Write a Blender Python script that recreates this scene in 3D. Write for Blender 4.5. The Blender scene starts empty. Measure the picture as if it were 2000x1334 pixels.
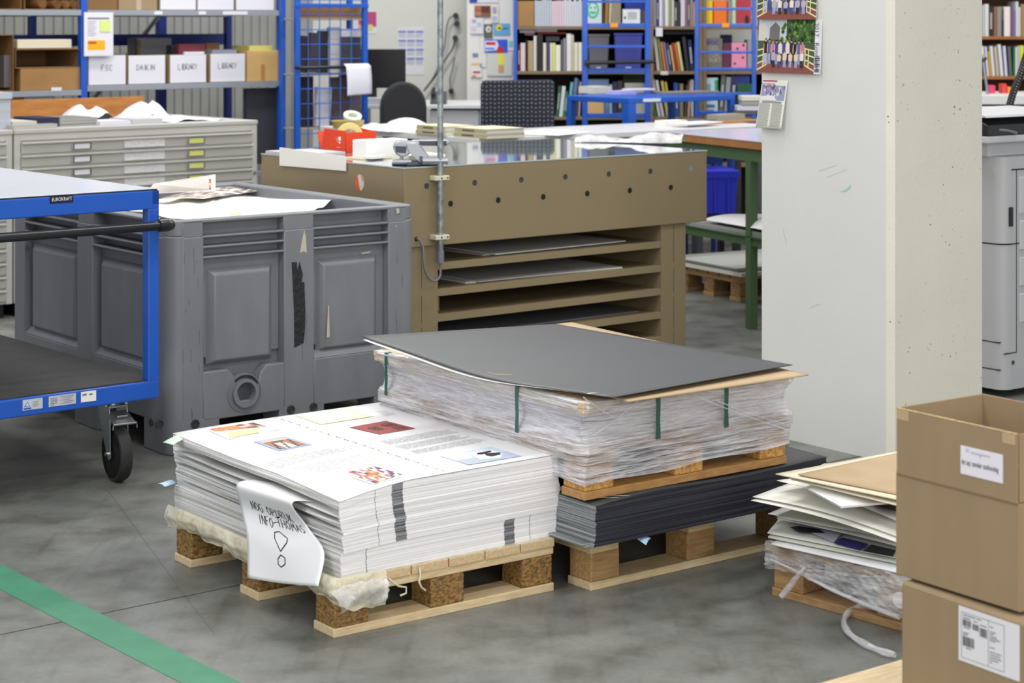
import bpy, math, random
from mathutils import Vector, Matrix
S = bpy.context.scene
COL = S.collection
# ------------------------------------------------------------------ camera, world, light, exposure
F, H, YH = 3830.0, 1.55, 38.0          # focal length in px of a 2000 px frame, eye height, horizon row
cd = bpy.data.cameras.new('camera'); cam = bpy.data.objects.new('camera', cd); COL.objects.link(cam)
cd.sensor_width = 36; cd.lens = 36 * F / 2000; cd.shift_y = -(667 - YH) / 2000
cam.location = (0, 0, H); cam.rotation_euler = (math.pi / 2, 0, 0)
cd.dof.use_dof = True; cd.dof.focus_distance = 5.9; cd.dof.aperture_fstop = 5.6
cd.clip_end = 100
S.camera = cam
S.view_settings.view_transform = 'Standard'; S.view_settings.look = 'None'
S.view_settings.exposure = 0.14; S.view_settings.gamma = 1; S.view_settings.use_curve_mapping = False
w = bpy.data.worlds.new('world'); S.world = w; w.use_nodes = True
w.node_tree.nodes['Background'].inputs[0].default_value = (0.95, 0.97, 1.0, 1)
w.node_tree.nodes['Background'].inputs[1].default_value = 0.42
def area(name, loc, sx, sy, power, rz=0, col=(1, 0.98, 0.94), aim=None):
    l = bpy.data.lights.new(name, 'AREA'); l.shape = 'RECTANGLE'; l.size = sx; l.size_y = sy; l.energy = power; l.color = col
    o = bpy.data.objects.new(name, l); COL.objects.link(o); o.location = loc; o.rotation_euler = (0, 0, rz)
    if aim: o.rotation_euler = (Vector(aim) - Vector(loc)).to_track_quat('-Z', 'Y').to_euler()
    return o
R38 = math.radians(38)
# rows of ceiling tubes, running with the hall
for nm, x, y, p in (('ceiling_tubes_a', -2.2, 3.2, 75), ('ceiling_tubes_b', 1.6, 2.6, 95), ('ceiling_tubes_c', -2.6, 8.2, 100),
                    ('ceiling_tubes_d', 1.6, 7.2, 100), ('ceiling_tubes_e', -1.0, 12.0, 150), ('ceiling_tubes_f', 3.4, 11.4, 150)):
    area(nm, (x, y, 4.6), 3.6, 0.35, p, R38)
area('left_fill', (-4.5, 0.5, 4.0), 3.0, 3.0, 95, col=(0.92, 0.96, 1), aim=(0, 6, 0.5))  # added cool fill from the upper left, no actual roof opening
area('front_fill', (2.5, -3.0, 2.6), 5.0, 2.6, 290, col=(1, 0.98, 0.95), aim=(0, 6, 0.6))  # added frontal fill behind the camera to brighten upright faces, no actual window

# ------------------------------------------------------------------ helpers
rnd = random.Random(7)
def lin(c):
    return tuple(((v / 255) / 12.92 if v / 255 <= 0.04045 else ((v / 255 + 0.055) / 1.055) ** 2.4) for v in c) + (1,)
def G(x, y, z=0.0):                    # photo point lying at height z -> place
    d = F * (H - z) / (y - YH); return Vector(((x - 1000) * d / F, d, z))
def W(x, y, d):                        # photo point at distance d -> place
    return Vector(((x - 1000) * d / F, d, H - (y - YH) * d / F))
def uv(th):
    a = math.radians(th); return Vector((math.cos(a), math.sin(a), 0)), Vector((-math.sin(a), math.cos(a), 0))
MATS = {}
def mat(name, c, rough=0.6, metal=0.0, noise=0.0, ns=8.0, bump=0.0, bs=60.0, stretch=(1, 1, 1), spec=0.5, c2=None, lo=0.35, hi=0.65, alpha=1.0, coat=0.0, detail=4.0):
    if name in MATS: return MATS[name]
    m = bpy.data.materials.new(name); m.use_nodes = True; nt = m.node_tree; b = nt.nodes['Principled BSDF']
    b.inputs['Roughness'].default_value = rough; b.inputs['Metallic'].default_value = metal
    b.inputs['Specular IOR Level'].default_value = spec; b.inputs['Base Color'].default_value = lin(c)
    b.inputs['Coat Weight'].default_value = coat
    if alpha < 1: b.inputs['Alpha'].default_value = alpha
    if noise or bump or c2:
        tc = nt.nodes.new('ShaderNodeTexCoord'); mp = nt.nodes.new('ShaderNodeMapping'); mp.inputs['Scale'].default_value = stretch
        nt.links.new(tc.outputs['Object'], mp.inputs['Vector'])
        if noise or c2:
            n = nt.nodes.new('ShaderNodeTexNoise'); n.inputs['Scale'].default_value = ns; n.inputs['Detail'].default_value = detail
            nt.links.new(mp.outputs[0], n.inputs['Vector'])
            r = nt.nodes.new('ShaderNodeValToRGB'); r.color_ramp.elements[0].position = lo; r.color_ramp.elements[1].position = hi
            cl = lin(c)
            if c2: r.color_ramp.elements[0].color = cl; r.color_ramp.elements[1].color = lin(c2)
            else:
                r.color_ramp.elements[0].color = tuple(v * (1 - noise) for v in cl[:3]) + (1,)
                r.color_ramp.elements[1].color = tuple(min(1, v * (1 + noise)) for v in cl[:3]) + (1,)
            nt.links.new(n.outputs['Fac'], r.inputs[0]); nt.links.new(r.outputs[0], b.inputs['Base Color'])
        if bump:
            n2 = nt.nodes.new('ShaderNodeTexNoise'); n2.inputs['Scale'].default_value = bs; n2.inputs['Detail'].default_value = 5
            nt.links.new(mp.outputs[0], n2.inputs['Vector'])
            bp = nt.nodes.new('ShaderNodeBump'); bp.inputs['Strength'].default_value = bump; bp.inputs['Distance'].default_value = 0.01
            nt.links.new(n2.outputs['Fac'], bp.inputs['Height']); nt.links.new(bp.outputs[0], b.inputs['Normal'])
    MATS[name] = m; return m
def colmat(c, rough=0.6, spec=0.4):
    return mat('c%d_%d_%d_%d' % (c[0], c[1], c[2], int(rough * 10)), c, rough, spec=spec)
def vcol():
    if 'print' in MATS: return MATS['print']
    m = bpy.data.materials.new('print'); m.use_nodes = True; nt = m.node_tree; b = nt.nodes['Principled BSDF']
    a = nt.nodes.new('ShaderNodeAttribute'); a.attribute_name = 'Col'; nt.links.new(a.outputs['Color'], b.inputs['Base Color'])
    b.inputs['Roughness'].default_value = 0.5; b.inputs['Specular IOR Level'].default_value = 0.3
    MATS['print'] = m; return m

class MB:
    def __init__(s): s.v = []; s.f = []; s.m = []; s.c = []
    def add(s, vs, fs, m=0, c=None):
        o = len(s.v); s.v += [Vector(p) for p in vs]
        for f in fs: s.f.append([i + o for i in f]); s.m.append(m); s.c.append(c)
        return s
    def hexa(s, p, m=0):               # 8 points: bottom 0-3, top 4-7
        return s.add(p, [(3, 2, 1, 0), (4, 5, 6, 7), (0, 1, 5, 4), (1, 2, 6, 5), (2, 3, 7, 6), (3, 0, 4, 7)], m)
    def box(s, x0, x1, y0, y1, z0, z1, m=0):
        return s.hexa([(x0, y0, z0), (x1, y0, z0), (x1, y1, z0), (x0, y1, z0), (x0, y0, z1), (x1, y0, z1), (x1, y1, z1), (x0, y1, z1)], m)
    def tube(s, pts, r, n=10, m=0, cap=True, closed=False):
        pts = [Vector(p) for p in pts]; k = len(pts); rs = r if isinstance(r, (list, tuple)) else [r] * k
        vs = []; up = None
        for i in range(k):
            a = pts[(i - 1) % k] if (i > 0 or closed) else pts[i]; b = pts[(i + 1) % k] if (i < k - 1 or closed) else pts[i]
            t = (b - a).normalized()
            if up is None: up = Vector((0, 0, 1)) if abs(t.z) < 0.9 else Vector((1, 0, 0))
            e1 = t.cross(up).normalized(); e2 = e1.cross(t).normalized(); up = e2
            for j in range(n):
                q = 2 * math.pi * j / n; vs.append(pts[i] + (e1 * math.cos(q) + e2 * math.sin(q)) * rs[i])
        fs = []
        for i in range(k if closed else k - 1):
            for j in range(n):
                a = i * n + j; b = i * n + (j + 1) % n; i2 = (i + 1) % k; fs.append((a, b, i2 * n + (j + 1) % n, i2 * n + j))
        if cap and not closed: fs += [tuple(range(n))[::-1], tuple(range((k - 1) * n, k * n))]
        return s.add(vs, fs, m)
    def cyl(s, p0, p1, r, n=20, m=0, r2=None): return s.tube([p0, p1], [r, r if r2 is None else r2], n, m)
    def prism(s, out, fn, a, b, m=0):  # outline in 2-D swept from a to b through fn(x, y, t)
        n = len(out); vs = [fn(x, y, a) for x, y in out] + [fn(x, y, b) for x, y in out]
        fs = [tuple(range(n))[::-1], tuple(range(n, 2 * n))] + [(i, (i + 1) % n, n + (i + 1) % n, n + i) for i in range(n)]
        return s.add(vs, fs, m)
    def grid(s, fn, nu, nv, m=0, u0=0, u1=1, v0=0, v1=1):
        vs = [fn(u0 + (u1 - u0) * i / nu, v0 + (v1 - v0) * j / nv) for j in range(nv + 1) for i in range(nu + 1)]
        fs = [(j * (nu + 1) + i, j * (nu + 1) + i + 1, (j + 1) * (nu + 1) + i + 1, (j + 1) * (nu + 1) + i) for j in range(nv) for i in range(nu)]
        return s.add(vs, fs, m)
    def lathe(s, prof, o, ax, n=24, m=0):   # prof: (radius, along)
        o = Vector(o); ax = Vector(ax).normalized(); t = Vector((0, 0, 1)) if abs(ax.z) < 0.9 else Vector((1, 0, 0))
        e1 = ax.cross(t).normalized(); e2 = ax.cross(e1)
        vs = [o + ax * h + (e1 * math.cos(2 * math.pi * j / n) + e2 * math.sin(2 * math.pi * j / n)) * r for r, h in prof for j in range(n)]
        fs = [(i * n + j, i * n + (j + 1) % n, (i + 1) * n + (j + 1) % n, (i + 1) * n + j) for i in range(len(prof) - 1) for j in range(n)]
        if prof[0][0] > 1e-6: fs.append(tuple(range(n))[::-1])
        if prof[-1][0] > 1e-6: fs.append(tuple(range((len(prof) - 1) * n, len(prof) * n)))
        return s.add(vs, fs, m)
    def stroke(s, pts, wd, fn, m=0, c=None, off=0.0006, sub=0.02):   # ribbon through fn(a, b) -> (point, normal)
        P = []
        for i in range(len(pts) - 1):
            a, b = Vector(pts[i]), Vector(pts[i + 1]); k = max(1, int((b - a).length / sub))
            P += [a + (b - a) * j / k for j in range(k)]
        P.append(Vector(pts[-1])); vs = []
        for i, p in enumerate(P):
            t = (P[min(i + 1, len(P) - 1)] - P[max(i - 1, 0)]);
            if t.length < 1e-9: t = Vector((1, 0))
            t.normalize(); nn = Vector((-t.y, t.x)) * wd / 2
            for q in (p + nn, p - nn):
                a, n = fn(q.x, q.y); vs.append(a + n * off)
        return s.add(vs, [(2 * i, 2 * i + 1, 2 * i + 3, 2 * i + 2) for i in range(len(P) - 1)], m, c)
    def build(s, name, mats, parent=None, bevel=0, smooth=False, solid=0, loc=None, seg=2):
        me = bpy.data.meshes.new(name); me.from_pydata([tuple(p) for p in s.v], [], s.f); me.update()
        if not isinstance(mats, (list, tuple)): mats = [mats]
        for q in mats: me.materials.append(q)
        me.polygons.foreach_set('material_index', s.m)
        if any(c is not None for c in s.c):
            at = me.color_attributes.new('Col', 'FLOAT_COLOR', 'CORNER')
            for p, c in zip(me.polygons, s.c):
                cc = lin(c) if c else (0.5, 0.5, 0.5, 1)
                for li in p.loop_indices: at.data[li].color = cc
        if smooth:
            me.polygons.foreach_set('use_smooth', [True] * len(me.polygons))
            me.set_sharp_from_angle(angle=math.radians(smooth if smooth > 1 else 40))
        o = bpy.data.objects.new(name, me); COL.objects.link(o)
        if parent is not None: o.parent = parent
        if loc is not None: o.location = loc
        if solid:
            md = o.modifiers.new('thickness', 'SOLIDIFY'); md.thickness = solid; md.offset = -1
        if bevel:
            md = o.modifiers.new('bevel', 'BEVEL'); md.width = bevel; md.segments = seg; md.limit_method = 'ANGLE'; md.angle_limit = math.radians(40)
        return o
def T(name, label, cat, loc=(0, 0, 0), th=0, group=None, tilt=None):
    o = bpy.data.objects.new(name, None); COL.objects.link(o); o.empty_display_size = 0.05
    o.location = loc; o.rotation_euler = (0, 0, math.radians(th)) if tilt is None else (tilt[0], tilt[1], math.radians(th))
    o['label'] = label; o['category'] = cat
    if group: o['group'] = group
    return o
def tag(o, label, cat, group=None, kind=None):
    o['label'] = label; o['category'] = cat
    if group: o['group'] = group
    if kind: o['kind'] = kind
    return o
def struct(o): o['kind'] = 'structure'; return o
def place(o, loc, th=0): o.location = loc; o.rotation_euler = (0, 0, math.radians(th)); return o
def local(P, o, th):                   # world point in the frame at o turned by th
    u, v = uv(th); d = Vector(P) - Vector(o); return Vector((d.dot(u), d.dot(v), d.z))
def hit(px, py, o, th):                # photo point on the upright plane through o along th -> (along, height)
    u, v = uv(th); r = (px - 1000) / F; a = (r * o[1] - o[0]) / (u.x - r * u.y); d = o[1] + a * u.y
    return a, H - (py - YH) * d / F
def plane(o, e1, e2):
    o, e1, e2 = Vector(o), Vector(e1), Vector(e2); n = e1.cross(e2).normalized()
    return lambda a, b: (o + e1 * a + e2 * b, n)
GL = {'A': [[(0, 0), (.5, 1), (1, 0)], [(.2, .4), (.8, .4)]], 'B': [[(0, 0), (0, 1), (.7, .9), (.7, .6), (0, .52), (.85, .4), (.85, .1), (0, 0)]],
 'C': [[(1, .85), (.6, 1), (.1, .8), (0, .4), (.3, 0), (1, .1)]], 'D': [[(0, 0), (0, 1), (.7, .85), (.95, .5), (.7, .12), (0, 0)]],
 'F': [[(0, 0), (0, 1), (.9, 1)], [(0, .55), (.7, .55)]], 'G': [[(1, .85), (.5, 1), (.05, .7), (.05, .25), (.5, 0), (.95, .2), (.95, .5), (.55, .5)]],
 'H': [[(0, 0), (0, 1)], [(1, 0), (1, 1)], [(0, .5), (1, .5)]], 'I': [[(.5, 0), (.5, 1)]], 'K': [[(0, 0), (0, 1)], [(.9, 1), (0, .45), (1, 0)]],
 'L': [[(0, 1), (0, 0), (.9, 0)]], 'M': [[(0, 0), (.1, 1), (.5, .35), (.9, 1), (1, 0)]], 'N': [[(0, 0), (0, 1), (1, 0), (1, 1)]],
 'O': [[(.5, 1), (.05, .7), (.05, .25), (.5, 0), (.95, .3), (.95, .7), (.5, 1)]], 'P': [[(0, 0), (0, 1), (.8, .9), (.8, .55), (0, .45)]],
 'R': [[(0, 0), (0, 1), (.8, .9), (.75, .55), (0, .48), (.95, 0)]], 'S': [[(.95, .85), (.5, 1), (.1, .75), (.85, .3), (.5, 0), (0, .12)]],
 'T': [[(.5, 0), (.5, 1)], [(-.1, 1), (1.1, 1)]], 'U': [[(0, 1), (0, .2), (.5, 0), (.95, .2), (.95, 1)]], 'Y': [[(0, 1), (.5, .5), (1, 1)], [(.5, .5), (.5, 0)]],
 'V': [[(0, 1), (.5, 0), (1, 1)]], 'E': [[(1, 1), (0, 1), (0, 0), (1, 0)], [(0, .5), (.8, .5)]], 'X': [[(0, 0), (1, 1)], [(0, 1), (1, 0)]]}
def pen(mb, text, x, y, h, wd, fn, c=(30, 30, 34), adv=0.75, slant=0.0, jit=0.0, off=0.0008, drop=0.0):
    for i, ch in enumerate(text):
        if ch in GL:
            for st in GL[ch]:
                pts = [(x + (px * 0.55 + py * slant + rnd.uniform(-jit, jit)) * h, y + drop * i + (py + rnd.uniform(-jit, jit)) * h) for px, py in st]
                mb.stroke(pts, wd, fn, c=c, off=off, sub=h * 0.3)
        x += h * (adv if ch != 'I' else adv * 0.7)
def lettering(text, size, o, e1, e2, name, m, parent, off=0.0008, sx=1.0, cx=False):   # type set on a plane
    cu = bpy.data.curves.new('type', 'FONT'); cu.body = text; cu.size = size; cu.align_x = 'CENTER' if cx else 'LEFT'
    ob = bpy.data.objects.new('type', cu); COL.objects.link(ob); dg = bpy.context.evaluated_depsgraph_get()
    me = bpy.data.meshes.new_from_object(ob.evaluated_get(dg)); bpy.data.objects.remove(ob)
    o, e1, e2 = Vector(o), Vector(e1), Vector(e2); n = e1.cross(e2).normalized()
    for vtx in me.vertices: p = vtx.co.copy(); vtx.co = o + e1 * p.x * sx + e2 * p.y + n * off
    me.materials.clear(); me.materials.append(m)
    r = bpy.data.objects.new(name, me); COL.objects.link(r); r.parent = parent; return r
def patch(mb, pts, fn, c, off=0.0005): # flat coloured area printed on a surface
    q = [fn(*p) for p in pts]; mb.add([a + n * off for a, n in q], [tuple(range(len(q)))], 0, c)
def rect(mb, a0, a1, b0, b1, fn, c, off=0.0005): patch(mb, [(a0, b0), (a1, b0), (a1, b1), (a0, b1)], fn, c, off)

# ------------------------------------------------------------------ materials
BLUE = mat('blue_enamel', (28, 84, 180), 0.35, spec=0.5, noise=0.05, ns=5, coat=0.1)
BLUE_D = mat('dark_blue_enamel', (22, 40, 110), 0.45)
STEEL = mat('zinc_steel', (165, 170, 175), 0.35, 0.9, noise=0.1, ns=20)
CHROME = mat('bright_steel', (205, 208, 212), 0.2, 1.0)
PINE = mat('pine', (222, 202, 164), 0.6, c2=(200, 174, 130), ns=5, stretch=(3, 26, 26), lo=0.3, hi=0.7, bump=0.25, bs=30)
PINE_X = mat('pine_lengthwise', (216, 194, 156), 0.6, c2=(196, 166, 122), ns=5, stretch=(26, 3, 26), lo=0.3, hi=0.7, bump=0.25, bs=30)
PINE_OLD = mat('weathered_pine', (196, 160, 108), 0.65, c2=(150, 112, 68), ns=5, stretch=(3, 22, 22), lo=0.25, hi=0.75, bump=0.3, bs=30)
PINE_O = mat('orange_pine', (196, 150, 94), 0.6, c2=(160, 116, 64), ns=5, stretch=(4, 20, 20), lo=0.25, hi=0.75, bump=0.3, bs=30)
PINE_S = mat('brown_pine', (186, 150, 104), 0.6, c2=(146, 108, 68), ns=5, stretch=(4, 20, 20), lo=0.25, hi=0.75, bump=0.3, bs=30)
CHIP = mat('pressed_chip_block', (96, 72, 40), 0.75, c2=(160, 122, 66), ns=90, lo=0.35, hi=0.62, bump=0.5, bs=90, stretch=(1, 1, 1.6))
CARD = mat('corrugated_card', (148, 127, 97), 0.75, noise=0.025, ns=5, bump=0.05, bs=30, stretch=(4, 4, 0.8))
CARD_IN = mat('card_inside', (138, 116, 84), 0.8, noise=0.06, ns=9)
CARD_EDGE = mat('card_cut_edge', (204, 178, 132), 0.85, noise=0.25, ns=160)
GREYBOARD = mat('grey_board', (66, 68, 73), 0.45, noise=0.05, ns=3, stretch=(1, 4, 1))
KRAFT = mat('kraft_board', (190, 162, 124), 0.7, noise=0.05, ns=10)
WHITE = mat('white_paper', (228, 228, 230), 0.5, spec=0.3, noise=0.01, ns=4)
WHITE2 = mat('off_white_board', (232, 230, 222), 0.6, spec=0.3)
BLACKP = mat('black_plastic', (24, 25, 28), 0.4)
RUBBER = mat('black_rubber', (38, 37, 37), 0.75, noise=0.15, ns=30, bump=0.2, bs=50)
BLACKC = mat('matt_black_card', (62, 62, 64), 0.6, noise=0.08, ns=10)
BROWN = mat('olive_brown_enamel', (136, 121, 92), 0.4, noise=0.03, ns=2, bump=0.03, bs=200)
CABGREY = mat('grey_cabinet_enamel', (182, 181, 176), 0.4, noise=0.03, ns=4)
LIGHTGREY = mat('light_grey_laminate', (206, 206, 208), 0.3, noise=0.02, ns=3)
BINGREY = mat('grey_bin_plastic', (114, 117, 123), 0.45, c2=(122, 125, 130), ns=4, stretch=(3, 3, 1), lo=0.3, hi=0.7, bump=0.06, bs=40)
PAINTW = mat('white_wall_paint', (204, 205, 199), 0.7, noise=0.02, ns=2)
DARK = mat('dark_recess', (14, 14, 16), 0.8)

def floor_mat():
    m = bpy.data.materials.new('polished_concrete'); m.use_nodes = True; nt = m.node_tree; b = nt.nodes['Principled BSDF']
    N, L = nt.nodes.new, nt.links.new
    tc = N('ShaderNodeTexCoord')
    def noise(sc, de, rot=0, stretch=(1, 1, 1)):
        mp = N('ShaderNodeMapping'); mp.inputs['Rotation'].default_value = (0, 0, rot); mp.inputs['Scale'].default_value = stretch
        L(tc.outputs['Object'], mp.inputs[0]); n = N('ShaderNodeTexNoise'); n.inputs['Scale'].default_value = sc; n.inputs['Detail'].default_value = de
        L(mp.outputs[0], n.inputs['Vector']); return n.outputs['Fac']
    def ramp(f, stops):
        r = N('ShaderNodeValToRGB'); e = r.color_ramp.elements; e[0].position, e[0].color = stops[0][0], lin(stops[0][1]); e[1].position, e[1].color = stops[-1][0], lin(stops[-1][1])
        for p, c in stops[1:-1]: q = e.new(p); q.color = lin(c)
        L(f, r.inputs[0]); return r.outputs[0]
    base = ramp(noise(1.3, 8), [(0.3, (100, 102, 99)), (0.5, (118, 120, 116)), (0.7, (138, 139, 134))])
    spots = ramp(noise(7, 9), [(0.40, (255, 255, 255)), (0.56, (222, 222, 216)), (0.72, (160, 156, 144))])
    fine = ramp(noise(60, 4), [(0.35, (236, 236, 236)), (0.65, (255, 255, 255))])
    marks = ramp(noise(3.0, 6, -R38, (9, 0.7, 1)), [(0.22, (216, 215, 210)), (0.45, (255, 255, 255)), (0.75, (255, 255, 255))])
    cur = base
    for x in (spots, fine, marks):
        k = N('ShaderNodeMix'); k.data_type = 'RGBA'; k.blend_type = 'MULTIPLY'; k.inputs['Factor'].default_value = 0.75; L(cur, k.inputs['A']); L(x, k.inputs['B']); cur = k.outputs['Result']
    L(cur, b.inputs['Base Color'])
    mr = N('ShaderNodeMapRange'); mr.inputs['To Min'].default_value = 0.28; mr.inputs['To Max'].default_value = 0.55; L(noise(2.5, 6), mr.inputs['Value']); L(mr.outputs[0], b.inputs['Roughness'])
    bp = N('ShaderNodeBump'); bp.inputs['Strength'].default_value = 0.08; bp.inputs['Distance'].default_value = 0.01; L(noise(14, 6), bp.inputs['Height']); L(bp.outputs[0], b.inputs['Normal'])
    return m
def joint(mb, a, b, wd, z=0.0006):
    a, b = Vector((a.x, a.y, z)), Vector((b.x, b.y, z)); t = (b - a).normalized(); n = Vector((-t.y, t.x, 0)) * wd / 2
    mb.add([a - n, b - n, b + n, a + n], [(0, 1, 2, 3)])
# ------------------------------------------------------------------ floor and shell
fl = struct(MB().box(-9, 9, -3, 18, -0.1, 0).build('floor', floor_mat()))
CR = mat('joint_line', (58, 58, 54), 0.9)
mb = MB(); a, b = G(0, 1240), G(457, 1145); t = (b - a).normalized(); joint(mb, a - t * 1.5, a + t * 5.2, 0.005)
a, b = G(215, 965), G(372, 1178); t = (b - a).normalized()
o = mb.build('trim_1', CR, fl); struct(o); o.name = 'expansion_joint'
mb = MB(); joint(mb, G(205, 950), G(372, 1178), 0.0022); joint(mb, G(372, 1178), G(420, 1240), 0.0015)
mb.build('floor_crack', mat('crack', (96, 96, 92), 0.9), fl)
TAPE = mat('green_floor_paint', (52, 122, 92), 0.55, noise=0.08, ns=12)
a, b = G(0, 1102), G(470, 1334); t = (b - a).normalized(); n = Vector((t.y, -t.x, 0)); n = n if n.y < 0 else -n
n = Vector((-abs(t.y), -abs(t.x), 0)) * 0.108
mb = MB(); A, B = a - t * 1.2, b + t * 1.0
mb.hexa([A, B, B + n, A + n, A + Vector((0, 0, .0012)), B + Vector((0, 0, .0012)), B + n + Vector((0, 0, .0012)), A + n + Vector((0, 0, .0012))])
tag(mb.build('floor_marking', TAPE), 'green painted line crossing the concrete floor at the lower left', 'floor marking')

WB = 15.0                              # back wall
struct(MB().box(-2.2, 6.5, WB, WB + 0.15, 0, 4.2).build('wall_back', PAINTW))
# ribbed grey wall behind the racks
u42, v42 = uv(42.8); ro = W(165, 175, 12.0); ro.z = 0
mb = MB()
for i in range(70):
    x = -2.0 + i * 0.075; mb.box(x, x + 0.05, 0.008, 0.03, 0, 3.6)
mb.box(-2.0, 3.25, 0.02, 0.1, 0, 3.6)
o = struct(mb.build('wall_left', mat('ribbed_grey_cladding', (150, 151, 148), 0.5, noise=0.06, ns=3))); place(o, ro + v42 * 1.45, 42.8)
# ------------------------------------------------------------------ pallets
def pallet(label, o, th, Wd, Ln, blk, deckm, runm, name='wooden_pallet', ndeck=6, along='y', bw=0.1, blocks=3):
    """x = direction of the bottom runners; deck boards run along y (or x)"""
    t = T(name, label, 'pallet', (o[0], o[1], o[2] if len(o) > 2 else 0), th)
    rows = [(0, bw), (Ln / 2 - bw / 2, Ln / 2 + bw / 2), (Ln - bw, Ln)]
    for i, (a, b) in enumerate(rows):
        MB().box(0, Wd, a, b, 0, 0.022).build('bottom_board', runm, t, bevel=0.002)
        q = bw * 1.05
        for x in ((0.004, q), (Wd / 2 - q / 2, Wd / 2 + q / 2), (Wd - q, Wd - 0.004)):
            MB().box(x[0], x[1], a + 0.003, b - 0.003, 0.022, 0.1).build('block', blk, t, bevel=0.004)
        if along == 'y': MB().box(0, Wd, a + 0.002, b - 0.002, 0.1, 0.121).build('stringer_board', runm, t, bevel=0.002)
    if along != 'y':
        for x in (0, Wd / 2 - bw / 2, Wd - bw): MB().box(x, x + bw, 0, Ln, 0.1, 0.121).build('stringer_board', runm, t, bevel=0.002)
    span = Wd if along == 'y' else Ln
    wb = span / ndeck - (0.003 if 'tall white' in label else 0.012); g = (span - ndeck * wb) / (ndeck - 1)
    for i in range(ndeck):
        a = i * (wb + g)
        if along == 'y': MB().box(a, a + wb, -0.003, Ln + 0.003, 0.121, 0.144).build('deck_board', deckm, t, bevel=0.002)
        else: MB().box(-0.003, Wd + 0.003, a, a + wb, 0.121, 0.144).build('deck_board', deckm, t, bevel=0.002)
    return t
P1 = G(652, 1247); TH1 = 36.3
pallet('small pale pine pallet with chipboard blocks under the tall white paper stack', P1, TH1, 0.695, 0.88, CHIP, PINE_X, PINE, ndeck=6)
P2 = G(1154, 1155); TH2 = 37.5
pallet('knotty pine pallet under the low stack of black sheets', P2, TH2, 0.82, 1.0, PINE_OLD, PINE_OLD, PINE, ndeck=6, along='x', bw=0.1)
P3 = G(1141, 979, 0.265); TH3 = 36.4
pallet('orange pine pallet wrapped in stretch film on top of the black sheets', (P3.x, P3.y, 0.2655), TH3, 0.75, 1.0, mat('orange_chip_block', (176, 128, 66), 0.8, c2=(212, 164, 92), ns=90, lo=0.4, hi=0.6, bump=0.4, bs=90), PINE_OLD, PINE_O, ndeck=6, along='x')
u42b, v42b = uv(42.0); P4 = G(1507.5, 1162)
P4o = P4 - v42b * 0.8
pallet('worn pine pallet with torn film under the scrap boards', P4o + u42b * 1.15, 132.0, 0.8, 1.15, PINE_S, PINE_OLD, PINE_S, ndeck=7, along='x')
u37, v37 = uv(37.0); P5 = G(1600, 1334, 0.144); P5.z = 0; P5b = P5 - u37 * 0.1 - v37 * 0.95
pallet('bare light pine pallet under the two cardboard boxes', P5b, 37.0, 0.80, 0.95, PINE, PINE, PINE, ndeck=6, along='x')

# ------------------------------------------------------------------ stacks of sheets
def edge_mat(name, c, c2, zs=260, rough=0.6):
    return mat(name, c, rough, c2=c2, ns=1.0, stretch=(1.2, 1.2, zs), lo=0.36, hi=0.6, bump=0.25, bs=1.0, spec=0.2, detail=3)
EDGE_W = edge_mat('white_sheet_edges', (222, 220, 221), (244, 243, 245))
EDGE_INK = edge_mat('inked_sheet_edges', (70, 72, 78), (150, 152, 156))
EDGE_B = edge_mat('black_sheet_edges', (36, 37, 44), (66, 67, 76), 240, 0.7)
EDGE_G = edge_mat('grey_sheet_edges', (84, 88, 92), (160, 164, 166), 240, 0.6)
def sheets(w, l, z0, top, n, fx=(), marks=(), jit=0.002, drift=None, rec=(), lip=(), zr=(0, 1), left=1, seed=3, front=0, markm=2):
    """pile of n bundles; top(x, y) is the height of its upper face"""
    r = random.Random(seed); xs = sorted(set([0, w] + [w * i / 16 for i in range(17)] + list(fx))); ys = [l * i / 22 for i in range(23)]
    per = [(x, 0, 'f') for x in xs[:-1]] + [(w, y, 'r') for y in ys[:-1]] + [(x, l, 'b') for x in xs[::-1][:-1]] + [(0, y, 'l') for y in ys[::-1][:-1]]
    mb = MB(); k = len(per); idx = []; ths = [r.uniform(0.6, 1.4) for _ in range(n)]; tot = sum(ths); a = 0
    wx = wy = 0
    for q in range(n):
        f0 = zr[0] + (zr[1] - zr[0]) * a / tot; a += ths[q]; f1 = zr[0] + (zr[1] - zr[0]) * a / tot
        dx, dy = (drift(f0) if drift else (0, 0)); wx = wx * .8 + r.uniform(-jit, jit); wy = wy * .8 + r.uniform(-jit, jit); dx += wx; dy += wy * .6; rl = 0
        fm = (f0 + f1) / 2
        for lo_, hi_, dep in rec:
            if lo_ < fm < hi_: rl = dep
        if q in lip: rl = -0.006
        for f in (f0, f1):
            ring = []
            for x, y, s in per:
                X, Y = x + dx, y + dy
                if s == 'l' or (x == 0): X += rl * math.sin(math.pi * min(1, max(0, y / l))) ** 0.6
                z = z0 + (top(x, y) - z0) * f; mb.v.append(Vector((X, Y, z))); ring.append(len(mb.v) - 1)
            idx.append(ring)
    for i in range(len(idx) - 1):
        A, B = idx[i], idx[i + 1]
        for j in range(k):
            j2 = (j + 1) % k; s = per[j][2]; mi = front if s in 'f' else (left if s == 'l' else 0)
            if s == 'f' and i % 2 == 0:
                xm = (per[j][0] + (per[j2][0])) / 2
                for m0, m1 in marks:
                    if m0 < xm < m1: mi = markm
            mb.f.append([A[j], A[j2], B[j2], B[j]]); mb.m.append(mi); mb.c.append(None)
    # lid
    c = len(mb.v); mb.v.append(Vector((w / 2, l / 2, top(w / 2, l / 2) * 1.0 if zr[1] == 1 else z0 + (top(w / 2, l / 2) - z0) * zr[1])))
    R = idx[-1]
    for j in range(k): mb.f.append([R[j], R[(j + 1) % k], c]); mb.m.append(0); mb.c.append(None)
    return mb
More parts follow.
